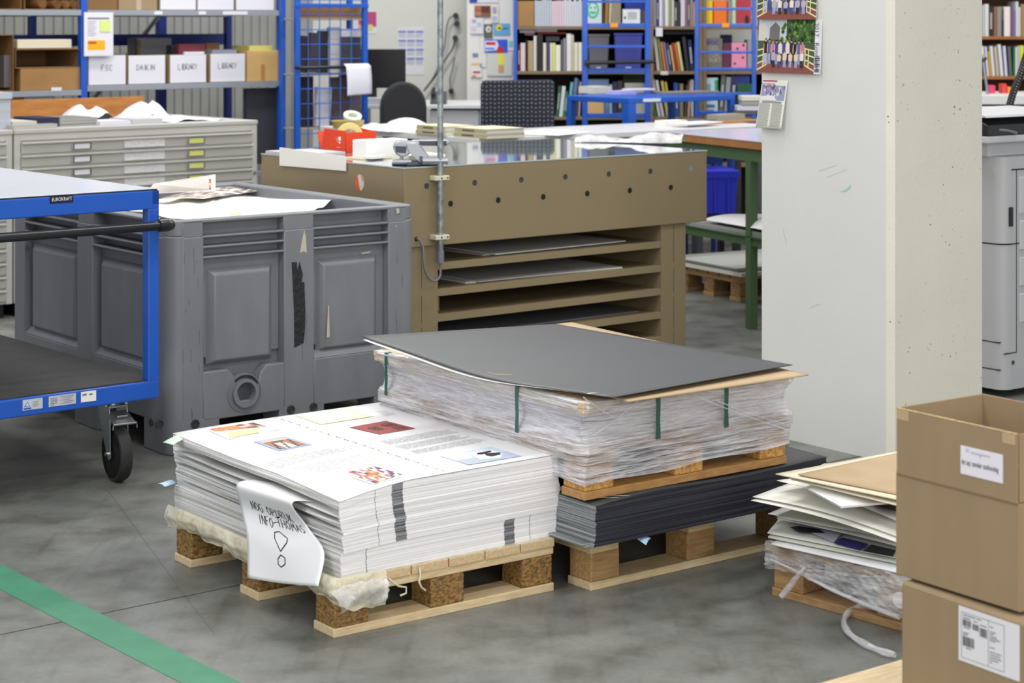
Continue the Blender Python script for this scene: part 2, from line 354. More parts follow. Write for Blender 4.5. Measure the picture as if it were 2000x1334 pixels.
u1, v1 = uv(37.3); SO = Vector((-0.4309, 4.922, 0)); SO.z = 0
SW, SL = 0.70, 0.89
def top1(x, y):
    a, b = max(0, 1 - x / 0.22), max(0, 1 - y / 0.3)
    return 0.3655 - 0.016 * a * a * (0.3 + 0.7 * b) - 0.010 * b * a - 0.008 * math.exp(-x / 0.08) * math.sin(math.pi * min(1, y / SL))
SHO = T('sheet_stack', 'tall stack of white printed sheets on the small pine pallet', 'paper stack', (SO.x, SO.y, 0), 37.3)
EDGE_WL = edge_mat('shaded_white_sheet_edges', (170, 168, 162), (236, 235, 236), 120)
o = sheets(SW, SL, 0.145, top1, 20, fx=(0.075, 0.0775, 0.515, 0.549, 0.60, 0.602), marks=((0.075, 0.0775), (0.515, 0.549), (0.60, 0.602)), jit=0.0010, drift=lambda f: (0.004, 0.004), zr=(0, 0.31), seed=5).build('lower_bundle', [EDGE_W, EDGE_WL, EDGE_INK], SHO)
o['kind'] = 'stuff'
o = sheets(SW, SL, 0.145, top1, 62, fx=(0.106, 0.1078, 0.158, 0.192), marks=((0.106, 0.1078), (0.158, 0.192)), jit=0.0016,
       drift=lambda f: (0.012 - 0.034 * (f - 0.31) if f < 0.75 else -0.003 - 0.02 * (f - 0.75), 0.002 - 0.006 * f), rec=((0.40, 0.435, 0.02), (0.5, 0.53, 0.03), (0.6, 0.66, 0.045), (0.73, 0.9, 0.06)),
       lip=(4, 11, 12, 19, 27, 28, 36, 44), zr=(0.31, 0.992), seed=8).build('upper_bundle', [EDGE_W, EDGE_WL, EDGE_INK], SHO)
o['kind'] = 'stuff'
# top printed sheet
st_o = SO
def surf1(x, y): return Vector((x, y, top1(min(max(x, 0), SW), min(max(y, 0), SL)) + 0.001)), Vector((0, 0, 1))
ps = T('printed_sheet', 'top printed sheet with small colour pictures on the white stack', 'printed sheet', (SO.x, SO.y, 0), 37.3)
mb = MB(); mb.grid(lambda a, b: surf1(-0.004 + a * (SW + 0.012), -0.004 + b * (SL + 0.008))[0], 24, 24); mb.build('paper', WHITE, ps, smooth=60, solid=0.0004)
def surfp(x, y): p, n = surf1(x, y); return p + Vector((0, 0, .0008)), n
def LP(px, py):
    q = local(G(px, py, 0.3655), SO, 37.3); return (q.x, q.y)
def C1(x, y): return LP(300 + x / 3.605, 680 + y / 3.605)
def C3(x, y): return LP(680 + x / 3.994, 780 + y / 3.994)
mb = MB()
def pp(pts, c, cv=C1, off=0.0006): patch(mb, [cv(*p) for p in pts], surfp, c, off)
def quadpic(q, cv, cells, nu, nv, off=0.0009):     # q four corners, cells(i,j)->colour
    q = [Vector(cv(*p)) for p in q]
    B = lambda a, b: (q[0] * (1 - a) + q[1] * a) * (1 - b) + (q[3] * (1 - a) + q[2] * a) * b
    for i in range(nu):
        for j in range(nv):
            c = cells(i, j)
            if c: patch(mb, [tuple(B(a, b)) for a, b in ((i / nu, j / nv), ((i + 1) / nu, j / nv), ((i + 1) / nu, (j + 1) / nv), (i / nu, (j + 1) / nv))], surfp, c, off)
pp([(375, 575), (720, 515), (905, 575), (530, 640)], (228, 230, 234))
quadpic([(395, 572), (700, 530), (800, 557), (430, 588)], C1, lambda i, j: rnd.choice([(214, 130, 74), (206, 118, 60), (190, 90, 90), (220, 160, 120)]) if i < 8 else rnd.choice([(120, 90, 70), (230, 200, 160), (210, 120, 160), (60, 50, 60)]), 14, 3)
pp([(520, 590), (735, 572), (742, 600), (530, 632)], (226, 206, 160), off=0.0011)
pp([(703, 658), (920, 627), (1115, 683), (885, 722)], (160, 174, 210))
quadpic([(740, 658), (915, 636), (1075, 683), (890, 712)], C1, lambda i, j: (200, 190, 180) if j in (0,) else ((110, 74, 60) if j == 1 and 2 < i < 9 else (40, 38, 42) if (i * 7 + j * 3) % 4 == 0 else (226, 220, 214) if 2 < i < 8 else (176, 110, 74)), 12, 5)
pp([(1000, 480), (1370, 430), (1550, 485), (1175, 543)], (238, 232, 190))
pp([(1050, 480), (1360, 438), (1490, 482), (1190, 528)], (240, 238, 214), off=0.0008)
pp([(1378, 563), (1635, 517), (1845, 570), (1590, 612)], (158, 62, 58))
pp([(1375, 870), (1540, 842), (1640, 842), (1755, 893), (1735, 915), (1545, 945), (1400, 900)], (226, 222, 212))
quadpic([(1350, 870), (1560, 838), (1750, 895), (1560, 940)], C1, lambda i, j: None if (i + j * 2) % 7 == 0 else [(206, 190, 90), (200, 110, 60), (70, 68, 74), (226, 224, 216), (226, 222, 214), (176, 80, 84), (232, 228, 220), (150, 160, 190)][(i * 5 + j * 3 + i * j) % 8] if i < 9 else [(60, 60, 120), (236, 232, 224), (150, 60, 90)][(i + j) % 3], 12, 7)
quadpic([(715, 447), (1115, 375), (1355, 448), (940, 518)], C3, lambda i, j: (226 - 3 * i, 230 - 2 * i, 234 - i) if j < 3 else (214 - 3 * i, 220 - 3 * i, 230 - i), 12, 6, 0.0006)
pp([(850, 485), (1150, 440), (1240, 468), (940, 518)], (182, 194, 208), C3, 0.0010)
pp([(935, 430), (1110, 402), (1205, 432), (1190, 462), (1030, 478)], (232, 234, 234), C3, 0.0013)
for pts in ([(1005, 428), (1110, 408), (1120, 420), (1060, 436), (1008, 440)], [(1065, 432), (1185, 422), (1190, 440), (1120, 455), (1075, 447)], [(1040, 440), (1000, 434), (1060, 428)]): pp(pts, (44, 42, 48), C3, 0.0016)
a, b = Vector(LP(534, 815)), Vector(LP(888, 928)); cols = [(60, 60, 130), (238, 226, 90), (214, 90, 90), (60, 60, 70), (120, 160, 210), (240, 200, 120)]
n = 64
for i in range(n):
    if i % 3 == 2: continue
    p, q = a.lerp(b, i / n), a.lerp(b, (i + 0.75) / n); patch(mb, [(p.x - .0016, p.y), (p.x + .0016, p.y), (q.x + .0016, q.y), (q.x - .0016, q.y)], surfp, cols[(i * 5 + i // 7) % 6], 0.0008)
def textblock(cv, q, rows, seed, c=(84, 84, 88), wd=0.0018):
    r = random.Random(seed); q = [Vector(cv(*p)) for p in q]
    B = lambda a, b: (q[0] * (1 - a) + q[1] * a) * (1 - b) + (q[3] * (1 - a) + q[2] * a) * b
    for j in range(rows):
        s = 0.0; e = r.uniform(0.8, 1.0)
        while s < e:
            L = r.uniform(0.05, 0.14); p0, p1 = B(s, (j + .5) / rows), B(min(e, s + L), (j + .5) / rows)
            mb.stroke([tuple(p0), tuple(p1)], wd, surfp, c=c, off=0.0006, sub=0.02); s += L + 0.012
DT = (120, 120, 124); textblock(C1, [(780, 785), (1340, 692), (1420, 715), (880, 830)], 6, 1); textblock(C1, [(960, 835), (1480, 745), (1640, 790), (1190, 862)], 6, 2)
textblock(C3, [(235, 330), (770, 232), (880, 262), (330, 360)], 6, 3, (84, 84, 88)); textblock(C3, [(350, 370), (900, 270), (990, 295), (450, 398)], 6, 4, (84, 84, 88)); textblock(C3, [(480, 408), (1010, 300), (1130, 325), (540, 432)], 5, 5, (84, 84, 88))
textblock(C3, [(210, 95), (290, 90), (390, 120), (290, 140)], 7, 6); textblock(C1, [(1055, 525), (1085, 522), (1112, 540), (1090, 545)], 2, 8)
mb.build('printing', vcol(), ps)
INK = mat('printed_black', (32, 30, 34), 0.5)
pr_, pt_, pb_ = [Vector(C1(*q)) for q in ((1845, 570), (1635, 517), (1590, 612))]
e1_ = (pt_ - pr_); L1 = e1_.length; e1_ = e1_ / L1; e2_ = Vector((-e1_.y, e1_.x)); H1 = abs((pb_ - pr_).dot(e2_))
for txt, k0, sx_ in (('GELUID', .10, .62), ('VAR', .55, .62)):
    p = pr_ + e1_ * L1 * (.06 if k0 < .5 else .3) + e2_ * H1 * k0
    lettering(txt, H1 * .42, (p.x, p.y, 0.3677), (e1_.x, e1_.y, 0), (e2_.x, e2_.y, 0), 'printed_word', INK, ps, off=0.001, sx=L1 * .85 / (H1 * .42) / 6 / .68)
# sticky flags
def flag(label, pts, c, name='page_marker'):
    mb = MB(); mb.grid(lambda a, b: (pts[0] * (1 - a) + pts[1] * a) * (1 - b) + (pts[3] * (1 - a) + pts[2] * a) * b + Vector((0, 0, 0.004 * math.sin(3 * a))), 8, 2)
    tag(mb.build(name, colmat(c, 0.6), smooth=60, solid=0.0003), label, 'page marker'); return mb
P_ = lambda x, y, z: G(x, y, z)
flag('pale green paper marker on the top left corner of the white stack', [W(318, 864, 5.57), W(366, 846, 5.63) + Vector((0, 0, .0025)), W(396, 845, 5.66) + Vector((0, 0, .002)), W(338, 869, 5.53)], (196, 226, 200))
flag('pale blue paper marker sticking out of the left side of the white stack', [W(308, 945, 5.55), W(322, 951, 5.53), W(345, 944, 5.62), W(330, 938, 5.66)], (178, 212, 236))
flag('light blue paper marker hanging under the black sheets', [W(1226, 1040, 5.36), W(1249, 1038, 5.39), W(1271, 1052, 5.33), W(1262, 1065, 5.30)], (170, 210, 232))
# hanging note
ctl = [[(498, 936, 5.27), (560, 948, 5.2), (645, 984, 5.07)], [(463, 946, 5.20), (515, 962, 5.12), (572, 981, 5.02)],
       [(470, 990, 5.22), (535, 1012, 5.13), (602, 1030, 5.03)], [(482, 1050, 5.17), (545, 1072, 5.07), (633, 1078, 4.95)], [(484, 1129, 5.13), (548, 1139, 5.04), (622, 1145, 4.90)]]
ctlw = [[W(*p) for p in row] for row in ctl]
def bern(n, t): return [math.comb(n, i) * t ** i * (1 - t) ** (n - i) for i in range(n + 1)]
def cat(P, t):
    n = len(P) - 1; x = min(max(t, 0), 1) * n; i = min(int(x), n - 1); f = x - i
    p0 = P[i - 1] if i > 0 else P[0] * 2 - P[1]; p3 = P[i + 2] if i + 2 <= n else P[n] * 2 - P[n - 1]
    a, b = P[i], P[i + 1]; return 0.5 * ((2 * a) + (b - p0) * f + (2 * p0 - 5 * a + 4 * b - p3) * f * f + (3 * a - p0 - 3 * b + p3) * f ** 3)
def note(s, t): return cat([cat(row, s) for row in ctlw], t)
def notef(s, b):                       # s across, b from the bottom (0) to the fold (1)
    t = 1 - b * 0.75; p = note(s, t); n = (note(s + .01, t) - p).cross(note(s, t - .01) - p).normalized()
    return p, (n if n.y < 0 else -n)
nt_ = T('handwritten_note', 'white sheet with a handwritten notice hanging from the left side of the white stack', 'note', (0, 0, 0))
MB().grid(lambda a, b: note(a, b), 20, 40).build('paper', WHITE, nt_, smooth=60, solid=0.0005)
mb = MB(); rnd.seed(4)
def npen(text, x0, y0, x1, y1, h, wd=0.0105):
    n = len(text)
    for i, ch in enumerate(text):
        if ch in GL:
            cx = x0 + (x1 - x0) * i / n; cy = y0 + (y1 - y0) * i / n
            for stt in GL[ch]: mb.stroke([(cx + px * (x1 - x0) / n * 0.72 + rnd.uniform(-.004, .004), cy + py * h + rnd.uniform(-.006, .006)) for px, py in stt], wd, notef, c=(28, 28, 30), off=0.0012, sub=0.03)
npen('NOG', .20, .70, .38, .69, .11); npen('OPDRUK', .44, .70, .84, .685, .095)
npen('INFO', .26, .55, .48, .545, .11); npen('THOMAS', .54, .575, .93, .555, .11)
mb.stroke([(.475, .60), (.52, .625), (.56, .632)], .009, notef, c=(28, 28, 30), off=.0012)
mb.stroke([(.52, .31), (.46, .43), (.47, .50), (.54, .52), (.63, .46), (.61, .41), (.52, .31)], .011, notef, c=(28, 28, 30), off=.0012)
mb.stroke([(.52, .275), (.48, .23), (.48, .18), (.52, .155), (.57, .19), (.57, .25), (.52, .275)], .011, notef, c=(28, 28, 30), off=.0012)
mb.build('handwriting', vcol(), nt_)
# yellowed plastic sheet under the white stack
def film_mat(name, c, a0, a1, rough, ns, stretch, bump=0.6, bs=8.0, spec=0.7):
    m = mat(name, c, rough, noise=0.02, ns=4, bump=bump, bs=bs, stretch=stretch, spec=spec); nt = m.node_tree; b = nt.nodes['Principled BSDF']
    mp = [n for n in nt.nodes if n.type == 'MAPPING'][0]; n = nt.nodes.new('ShaderNodeTexNoise'); n.inputs['Scale'].default_value = ns; n.inputs['Detail'].default_value = 8; n.inputs['Roughness'].default_value = 0.7
    nt.links.new(mp.outputs[0], n.inputs['Vector']); r = nt.nodes.new('ShaderNodeMapRange'); r.inputs['From Min'].default_value = 0.35; r.inputs['From Max'].default_value = 0.68
    r.inputs['To Min'].default_value = a0; r.inputs['To Max'].default_value = a1; nt.links.new(n.outputs['Fac'], r.inputs['Value']); nt.links.new(r.outputs[0], b.inputs['Alpha']); return m
YFILM = film_mat('yellowed_plastic_film', (226, 220, 196), 0.45, 0.95, 0.25, 14, (1, 1, 1), bump=0.8, bs=28)
CFILM = film_mat('clear_film', (232, 234, 238), 0.12, 0.6, 0.22, 14, (1, 1, 1), bump=0.9, bs=24)
t = T('plastic_sheet', 'crumpled yellowish plastic sheet between the pale pallet and the white stack', 'plastic sheet', (P1.x, P1.y, 0), TH1)
r = random.Random(2); ph = [r.uniform(0, 6) for _ in range(12)]
def wv(s, k=0): return sum(math.sin(s * f + ph[(i + k) % 12]) / (i * 1.6 + 1.5) for i, f in enumerate((7, 17, 31, 53)))
def skirt(a, b):                       # a along the left edge then round the corner; b down
    if a < 0.8: y = 0.90 - a / 0.8 * 0.92; x = -0.004
    else:
        q = (a - 0.8) / 0.2; y = -0.022 - 0.0 * q; x = -0.004 + q * 0.14
    low = 0.098 + 0.013 * wv(a * 1.6) - 0.025 * max(0, min(1, (a - .68) / .15))
    z = 0.158 * (1 - b) + low * b; bulge = 0.012 * math.sin(math.pi * min(1, b * 1.1)) + 0.004 * wv(a * 3 + b * 2, 3) * b
    if a < 0.8: return Vector((x - 0.006 - bulge, y, z))
    return Vector((x, y - 0.006 - bulge * 0.8, z))
MB().grid(skirt, 150, 12).build('draped_edge', YFILM, t, smooth=70)
MB().box(0.0, 0.69, -0.001, 0.876, 0.1443, 0.1448).build('liner', YFILM, t)
for pts in ([(0.15, -0.02, .13), (.17, -.035, .11), (.19, -.04, .105), (.19, -.04, .09), (.175, -.035, .085)], [(0.25, -.012, .14), (.25, -.016, .12), (.243, -.02, .105), (.25, -.02, .09), (.262, -.02, .08)]):
    MB().tube(pts, 0.0028, 6).build('torn_strand', YFILM, t, smooth=60)
mb = MB(); c0 = Vector((0.035, -0.045, 0.115))
mb.grid(lambda a, b: c0 + Vector((0.17 * (a - .45) * (1 - .3 * b) + .006 * wv(b * .6), -0.022 * math.sin(math.pi * b) - .006 + 0.007 * wv(a * .9 + b * .7, 2), 0.060 * (1 - b) - 0.032 + 0.008 * wv(a * .8, 5))), 22, 10)
mb.build('hanging_flap', CFILM, t, smooth=70)

# ------------------------------------------------------------------ black sheets on the knotty pallet
bo = G(1165, 988, 0.255); bo = Vector((bo.x, bo.y, 0))
def top2(x, y): return 0.262 + 0.004 * math.sin(x * 9) + 0.003 * math.sin(y * 7) - 0.006 * max(0, 1 - x / 0.2)
t = T('sheet_stack', 'low stack of black sheets with grey edges between two pallets', 'paper stack', (bo.x, bo.y, 0), TH2)
o = sheets(0.88, 0.98, 0.146, lambda x, y: top2(x, y) - .002, 34, jit=0.0028, drift=lambda f: (-0.012 + 0.014 * f, -0.002), left=1, seed=11).build('sheets', [EDGE_B, EDGE_G, EDGE_INK], t); o['kind'] = 'stuff'
MB().grid(lambda a, b: Vector((-.002 + a * .886, b * .984 - .002, top2(a * .88, b * .98) - .0008)), 20, 20).build('top_sheet', BLACKC, t, smooth=60, solid=0.0006)
LGC = colmat((205, 206, 200), 0.6)
for i, (ax, ay, bx, by, zz) in enumerate(((0.045, 0.05, 0.105, 0.0, 0.263), (0.07, 0.055, 0.125, 0.003, 0.2645), (0.10, 0.08, 0.155, 0.03, 0.2645))):
    a, b = Vector((ax, ay, 0)), Vector((bx, by, 0)); d = (b - a).normalized(); n = Vector((d.y, -d.x, 0)) * 0.005
    mb = MB(); a.z = b.z = zz - .004; U = Vector((0, 0, .0022)); mb.hexa([a, b, b - n, a - n, a + U, b + U, b - n + U, a - n + U])
    q = mb.build('card_strip', LGC); place(q, bo, TH2); tag(q, ('short white card strip lying lowest on the corner of the black sheets', 'long white card strip on the front corner of the black sheets', 'white card strip furthest back on the corner of the black sheets')[i], 'card strip')
mb = MB(); mb.box(-0.03, 0.03, -0.012, 0.14, 0.1455, 0.150); mb.box(-0.035, 0.0, -0.004, 0.15, 0.1505, 0.155)
q = mb.build('card_offcut', EDGE_G, bevel=0.001); place(q, bo + v37 * 0.02, TH2); tag(q, 'grey card offcuts sticking out under the black sheets beside the white stack', 'card offcut')

# ------------------------------------------------------------------ film wrapped goods
D3 = 0.2655 + 0.144
u3, v3 = uv(TH3); p3 = Vector((P3.x, P3.y, 0))
EDGE_L = edge_mat('lilac_white_sheet_edges', (222, 220, 230), (240, 238, 246), 60)
t = T('sheet_stack', 'film wrapped stack of pale sheets seen through stretch film under the grey board', 'paper stack', (p3.x, p3.y, 0), TH3)
o = sheets(0.705, 0.95, D3 + .001, lambda x, y: 0.500, 10, jit=0.0012, drift=lambda f: (0.026, 0.027), seed=21).build('sheets', [EDGE_L, EDGE_L, EDGE_INK], t); o['kind'] = 'stuff'
mbx = [(-0.018, 0.745, -0.018, 0.13), (-0.018, 0.745, 0.14, 0.34), (-0.018, 0.745, 0.35, 0.6), (-0.018, 0.745, 0.61, 0.85), (-0.018, 0.745, 0.86, 1.02)]
for b_ in mbx: MB().box(b_[0], b_[1], b_[2], b_[3], 0.515, 0.531).build('lid_board', mat('pale_lid_wood', (206, 186, 152), .65, noise=.08, ns=8, stretch=(1, 12, 12)), t, bevel=0.002)
for x in (-0.016, 0.315, 0.645): MB().box(x, x + 0.098, -0.016, 1.018, 0.5005, 0.5148).build('lid_stringer', mat('pale_lid_wood', (206, 186, 152), .65, noise=.08, ns=8, stretch=(1, 12, 12)), t, bevel=0.002)
FILM = film_mat('stretch_film', (246, 246, 252), 0.30, 0.95, 0.12, 4.0, (1.6, 1.6, 20), bump=1.0, bs=4.0, spec=1.0)
FILM.node_tree.nodes['Bump'].inputs['Distance'].default_value = 0.03
prof = [(0.555, -0.10), (0.536, -0.035), (0.534, 0.0), (0.532, 0.020), (0.50, 0.020), (0.480, -0.002), (0.455, -0.010), (0.432, -0.002), (0.413, 0.018), (0.387, 0.018), (0.365, 0.008), (0.33, 0.003), (0.305, 0.002)]
prof = prof[2:]
mb = MB(); nper = 220; w3, l3 = 0.755, 1.0; r = random.Random(5); phs = [r.uniform(0, 6.28) for _ in range(20)]
def perim(s):
    L = 2 * (w3 + l3); d = s * L
    if d < w3: return Vector((d, 0)), Vector((0, -1)), min(d, w3 - d), 'f'
    d -= w3
    if d < l3: return Vector((w3, d)), Vector((1, 0)), min(d, l3 - d), 'r'
    d -= l3
    if d < w3: return Vector((w3 - d, l3)), Vector((0, 1)), min(d, w3 - d), 'b'
    d -= w3; return Vector((0, l3 - d)), Vector((-1, 0)), min(d, l3 - d), 'l'
def filmp(s, b):
    p, n, dc, side = perim(s % 1.0); x = b * (len(prof) - 1); i = min(int(x), len(prof) - 2); f = x - i
    z = prof[i][0] * (1 - f) + prof[i + 1][0] * f; off = prof[i][1] * (1 - f) + prof[i + 1][1] * f
    if dc < 0.05: off += 0.0 ; 
    cc = Vector((w3 / 2, l3 / 2)); k = max(0, 1 - dc / 0.03)
    if 0.42 < z < 0.50: off -= 0.010 * math.exp(-dc / 0.06)
    if z < 0.38: off += 0.002; z += (0.018 * (p.x / w3) if side == 'f' else 0.02 * (p.y / l3))
    wr = sum(math.sin(phs[q] + (p.x * 1.3 + p.y) * (14 + 9 * q) + z * (90 + 30 * q)) / (q + 2) for q in range(5)) * 0.0022
    off += wr + 0.001
    q = p + n * off + (p - cc).normalized() * 0.004 * k
    return Vector((q.x, q.y, z + 0.004 * math.sin(phs[6] + s * 60) * (b > .9)))
mb.grid(filmp, nper, 44); o = mb.build('stretch_film', FILM, t, smooth=80)
o['label'] = 'clear stretch film pulled round the stack'
FILM2 = film_mat('film_rope', (236, 238, 242), 0.12, 0.6, 0.2, 8, (1, 1, 6), bump=0.8, bs=8, spec=0.9)
for A, B in (((1345, 768), (1545, 842)), ((1400, 782), (1532, 828)), ((1250, 780), (1160, 850)), ((1140, 776), (1200, 815))):
    def fp(px, py):
        a, z = hit(px, py, p3 - v3 * 0.03, TH3); return Vector((a, -0.03, z))
    MB().tube([fp(*A).lerp(fp(*B), i / 8) + Vector((0, 0.002 * math.sin(i), -0.004 * math.sin(i * .39))) for i in range(9)], 0.0016, 6).build('film_fold', FILM2, t, smooth=60)
GREEN = mat('green_strap', (38, 92, 82), 0.4)
def strap(side, s):
    a = [(0.535, 0.004), (0.534, 0.0225), (0.50, 0.0235), (0.455, 0.0215), (0.414, 0.0235), (0.405, 0.0235)]; mb = MB()
    pts = [(Vector((s, -o_, z)) if side == 'f' else Vector((-o_, s, z))) for z, o_ in a]; wv_ = Vector((0.0075, 0, 0)) if side == 'f' else Vector((0, 0.0075, 0))
    vs = [p + wv_ * q for p in pts for q in (-1, 1)]; mb.add(vs, [(2 * i, 2 * i + 1, 2 * i + 3, 2 * i + 2) for i in range(len(pts) - 1)])
    mb.build('strap', GREEN, t, solid=0.0006)
sx = [hit(px, py, p3, TH3)[0] for px, py in ((1275, 820), (1408, 805))]
for s in sx: strap('f', s)
c_, z_ = hit(1022, 850, p3, TH3 + 90); strap('l', c_); c_, z_ = hit(766, 760, p3, TH3 + 90); strap('l', min(c_, 0.95))
# film scrap crumpled on the back left corner
mb = MB(); r = random.Random(9)
mb.grid(lambda a, b: Vector((0.015 + 0.05 * a * (1 + .2 * math.sin(30 * b)), 0.97 - 0.42 * b, 0.536 + 0.020 * math.sin(math.pi * a) * (1 + .5 * math.sin(b * 47)) + 0.004 * math.sin(b * 90 + a * 9))), 8, 60)
mb.build('bunched_film', CFILM, t, smooth=80)
# boards lying on top
def bsheet(name, label, cat, px, m, th, curl=None, nn=30, under=None):
    P = [G(*p) for p in px]
    def fn(a, b):
        p = (P[0] * (1 - a) + P[1] * a) * (1 - b) + (P[3] * (1 - a) + P[2] * a) * b
        return p + Vector((0, 0, curl(a, b) if curl else 0))
    o = MB().grid(fn, nn, nn).build(name, m, smooth=60, solid=th); return tag(o, label, cat), fn
# corner order: left, front, right, back
bsheet('cardboard_sheet', 'large brown cardboard sheet under the grey board on the wrapped pallet', 'cardboard sheet',
       [(795, 672, 0.548), (1228, 783, 0.543), (1579, 731, 0.550), (1116, 629, 0.553)], mat('kraft_cardboard', (182, 158, 124), 0.7, noise=0.05, ns=10), 0.004, lambda a, b: 0.006 * (1 - a) * (1 - b) - 0.0)
bsheet('card_sheet', 'thin white sheet showing along the edge below the grey board', 'card sheet', [(709, 663, 0.606), (1150, 770, 0.553), (1500, 716, 0.556), (1085, 640, 0.556)], WHITE2, 0.0012,
       lambda a, b: -0.036 * (math.sin(math.pi * min(1, a * 1.0)) ** 0.8) * (1 - b) * 0.75 + 0.004 * math.sin(9 * a) * (1 - b))
bsheet('grey_board', 'large dark grey board with curled left corner on the wrapped pallet', 'board', [(706, 658, 0.610), (1196, 779, 0.552), (1548, 714, 0.562), (1085, 634, 0.560)], GREYBOARD, 0.0015,
       lambda a, b: -0.036 * (math.sin(math.pi * a) ** 0.8) * (1 - b) * 0.72 + 0.004 * math.sin(9 * a) * (1 - b) + 0.0025)
tag(MB().tube([G(952, 727, .565), G(970, 731, .565), G(1000, 732, .565)], 0.0012, 5).build('wood_splinter', KRAFT), 'thin wooden splinter on the grey board', 'splinter')
# ------------------------------------------------------------------ grey plastic pallet box
BO = G(332, 893); BW, BL, BZ, THB = 1.07, 1.37, 0.832, 37.9
def side(mb, fn, Ws, drain):
    """fn(s, depth into the box, z); built from the outside face (depth 0) inwards"""
    def bx(s0, s1, d0, d1, z0, z1):
        mb.hexa([fn(s0, d0, z0), fn(s1, d0, z0), fn(s1, d1, z0), fn(s0, d1, z0), fn(s0, d0, z1), fn(s1, d0, z1), fn(s1, d1, z1), fn(s0, d1, z1)])
    c = 0.135; m0, m1 = Ws / 2 - 0.065, Ws / 2 + 0.065
    bx(0.05, Ws - 0.05, 0.052, 0.072, 0.115, BZ - .002)                     # inner wall
    for a, b in ((0.05, c), (m0, m1), (Ws - c, Ws - 0.05)): bx(a, b, 0.0, 0.055, 0.115, BZ - 0.06)
    for a, b in ((0.05, c), (m0, m1), (Ws - c, Ws - 0.05)): bx(a, b, 0.004, 0.055, BZ - 0.062, BZ - 0.001)
    bx(0.05, Ws - 0.05, 0.004, 0.06, BZ - 0.012, BZ)                        # rim
    for a, b in ((c, m0), (m1, Ws - c)):
        for z in (0.770, 0.733, 0.696): bx(a - .004, b + .004, 0.0, 0.055, z - 0.0045, z + 0.0045)
        bx(a, b, 0.036, 0.055, 0.33, 0.70)                                  # recessed field
        # raised pillow panel with sloping shoulders
        x0, x1, z0, z1 = a + 0.025, b - 0.03, 0.30, 0.655
        q = 0.028
        P = [fn(x0, .04, z0), fn(x1, .04, z0), fn(x1, .04, z1), fn(x0, .04, z1), fn(x0 + q, .012, z0 + .02), fn(x1 - q, .012, z0 + .02), fn(x1 - q, .012, z1 - q), fn(x0 + q, .012, z1 - q)]
        mb.hexa(P)
        # skirt below with the notch round the drain
        if drain and a < Ws / 2:
            out = [(a - .002, .11), (b + .002, .11), (b + .002, .285), (b - .075, .285), (b - .098, .262), (b - .125, .165), (a + .15, .165), (a + .122, .262), (a + .10, .285), (a - .002, .285)]
        else: out = [(a - .002, .11), (b + .002, .11), (b + .002, .285), (a - .002, .285)]
        mb.prism(out, lambda x, y, t_: fn(x, t_, y), 0.0, 0.055)
        mb.hexa([fn(a, 0.0, .285), fn(b, 0.0, .285), fn(b, .05, .285), fn(a, .05, .285), fn(a, .03, .312), fn(b, .03, .312), fn(b, .05, .312), fn(a, .05, .312)]) if not (drain and a < Ws / 2) else None
    # feet
    bx(0.0 + .05, 0.20, 0.0, 0.12, 0.0, 0.12); bx(Ws / 2 - 0.085, Ws / 2 + 0.11, 0.0, 0.12, 0.0, 0.12); bx(Ws - 0.20, Ws - 0.05, 0.0, 0.12, 0.0, 0.12)
t = T('pallet_box', 'big grey plastic pallet box full of waste paper beside the blue trolley', 'plastic bin', (BO.x, BO.y, 0), THB)
mb = MB()
side(mb, lambda s, d, z: (s, d, z), BW, True); side(mb, lambda s, d, z: (d, BL - s, z), BL, False)
side(mb, lambda s, d, z: (BW - d, s, z), BL, False); side(mb, lambda s, d, z: (BW - s, BL - d, z), BW, False)
for cx, cy, a0 in ((0.055, 0.055, 180), (BW - 0.055, 0.055, 270), (BW - 0.055, BL - 0.055, 0), (0.055, BL - 0.055, 90)):   # rounded corner posts
    arc = [(cx + 0.055 * math.cos(math.radians(a0 + i * 11.25)), cy + 0.055 * math.sin(math.radians(a0 + i * 11.25))) for i in range(9)]
    mb.prism(arc + [(cx + (0.02 if cx > .5 else -0.02) * -1, cy)], lambda x, y, t_: (x, y, t_), 0.0, BZ - 0.055)
    arc2 = [(cx + 0.051 * math.cos(math.radians(a0 + i * 11.25)), cy + 0.051 * math.sin(math.radians(a0 + i * 11.25))) for i in range(9)]
    mb.prism(arc2 + [(cx, cy)], lambda x, y, t_: (x, y, t_), BZ - 0.055, BZ)
mb.box(0.05, BW - .05, 0.05, BL - .05, 0.10, 0.13)
mb.build('box_body', BINGREY, t, bevel=0.004, seg=2, smooth=35)
dx, dz = 0.302, 0.193
mb = MB(); mb.lathe([(0.040, -0.03), (0.040, 0.012), (0.052, 0.012), (0.052, -0.03)], (dx, -0.002, dz), (0, -1, 0), 32); mb.lathe([(0.066, -0.02), (0.066, 0.0035), (0.070, 0.0035), (0.070, -0.02)], (dx, 0.0, dz), (0, -1, 0), 32)
mb.lathe([(0.0, -0.018), (0.04, -0.018)], (dx, 0, dz), (0, -1, 0), 32); mb.build('drain_outlet', BINGREY, t, smooth=40)
SCREW = mat('dark_screw', (48, 50, 54), 0.4)
for px, py in ((311, 828), (381, 828), (568, 800), (612, 795)):
    s_, z_ = hit(px, py, BO, THB); MB().lathe([(0.0165, -.004), (0.0165, 0.003), (0.012, 0.004), (0.010, 0.001), (0.0, 0.001)], (s_ + .0, -.001, z_), (0, -1, 0), 20).build('screw', SCREW, t, smooth=40)
for s_, z_ in ((.14, .60), (.14, .10), (1.2, .63), (0.10, 0.62)): MB().lathe([(0.013, 0), (0.013, 0.003), (0.0, 0.003)], (-.001 + .0, s_, z_), (-1, 0, 0), 16).build('screw', SCREW, t)
def BP(px, py): s_, z_ = hit(px, py, BO, THB); return (s_, z_)
bf = lambda a, b: (Vector((a, -0.0012, b)), Vector((0, -1, 0)))
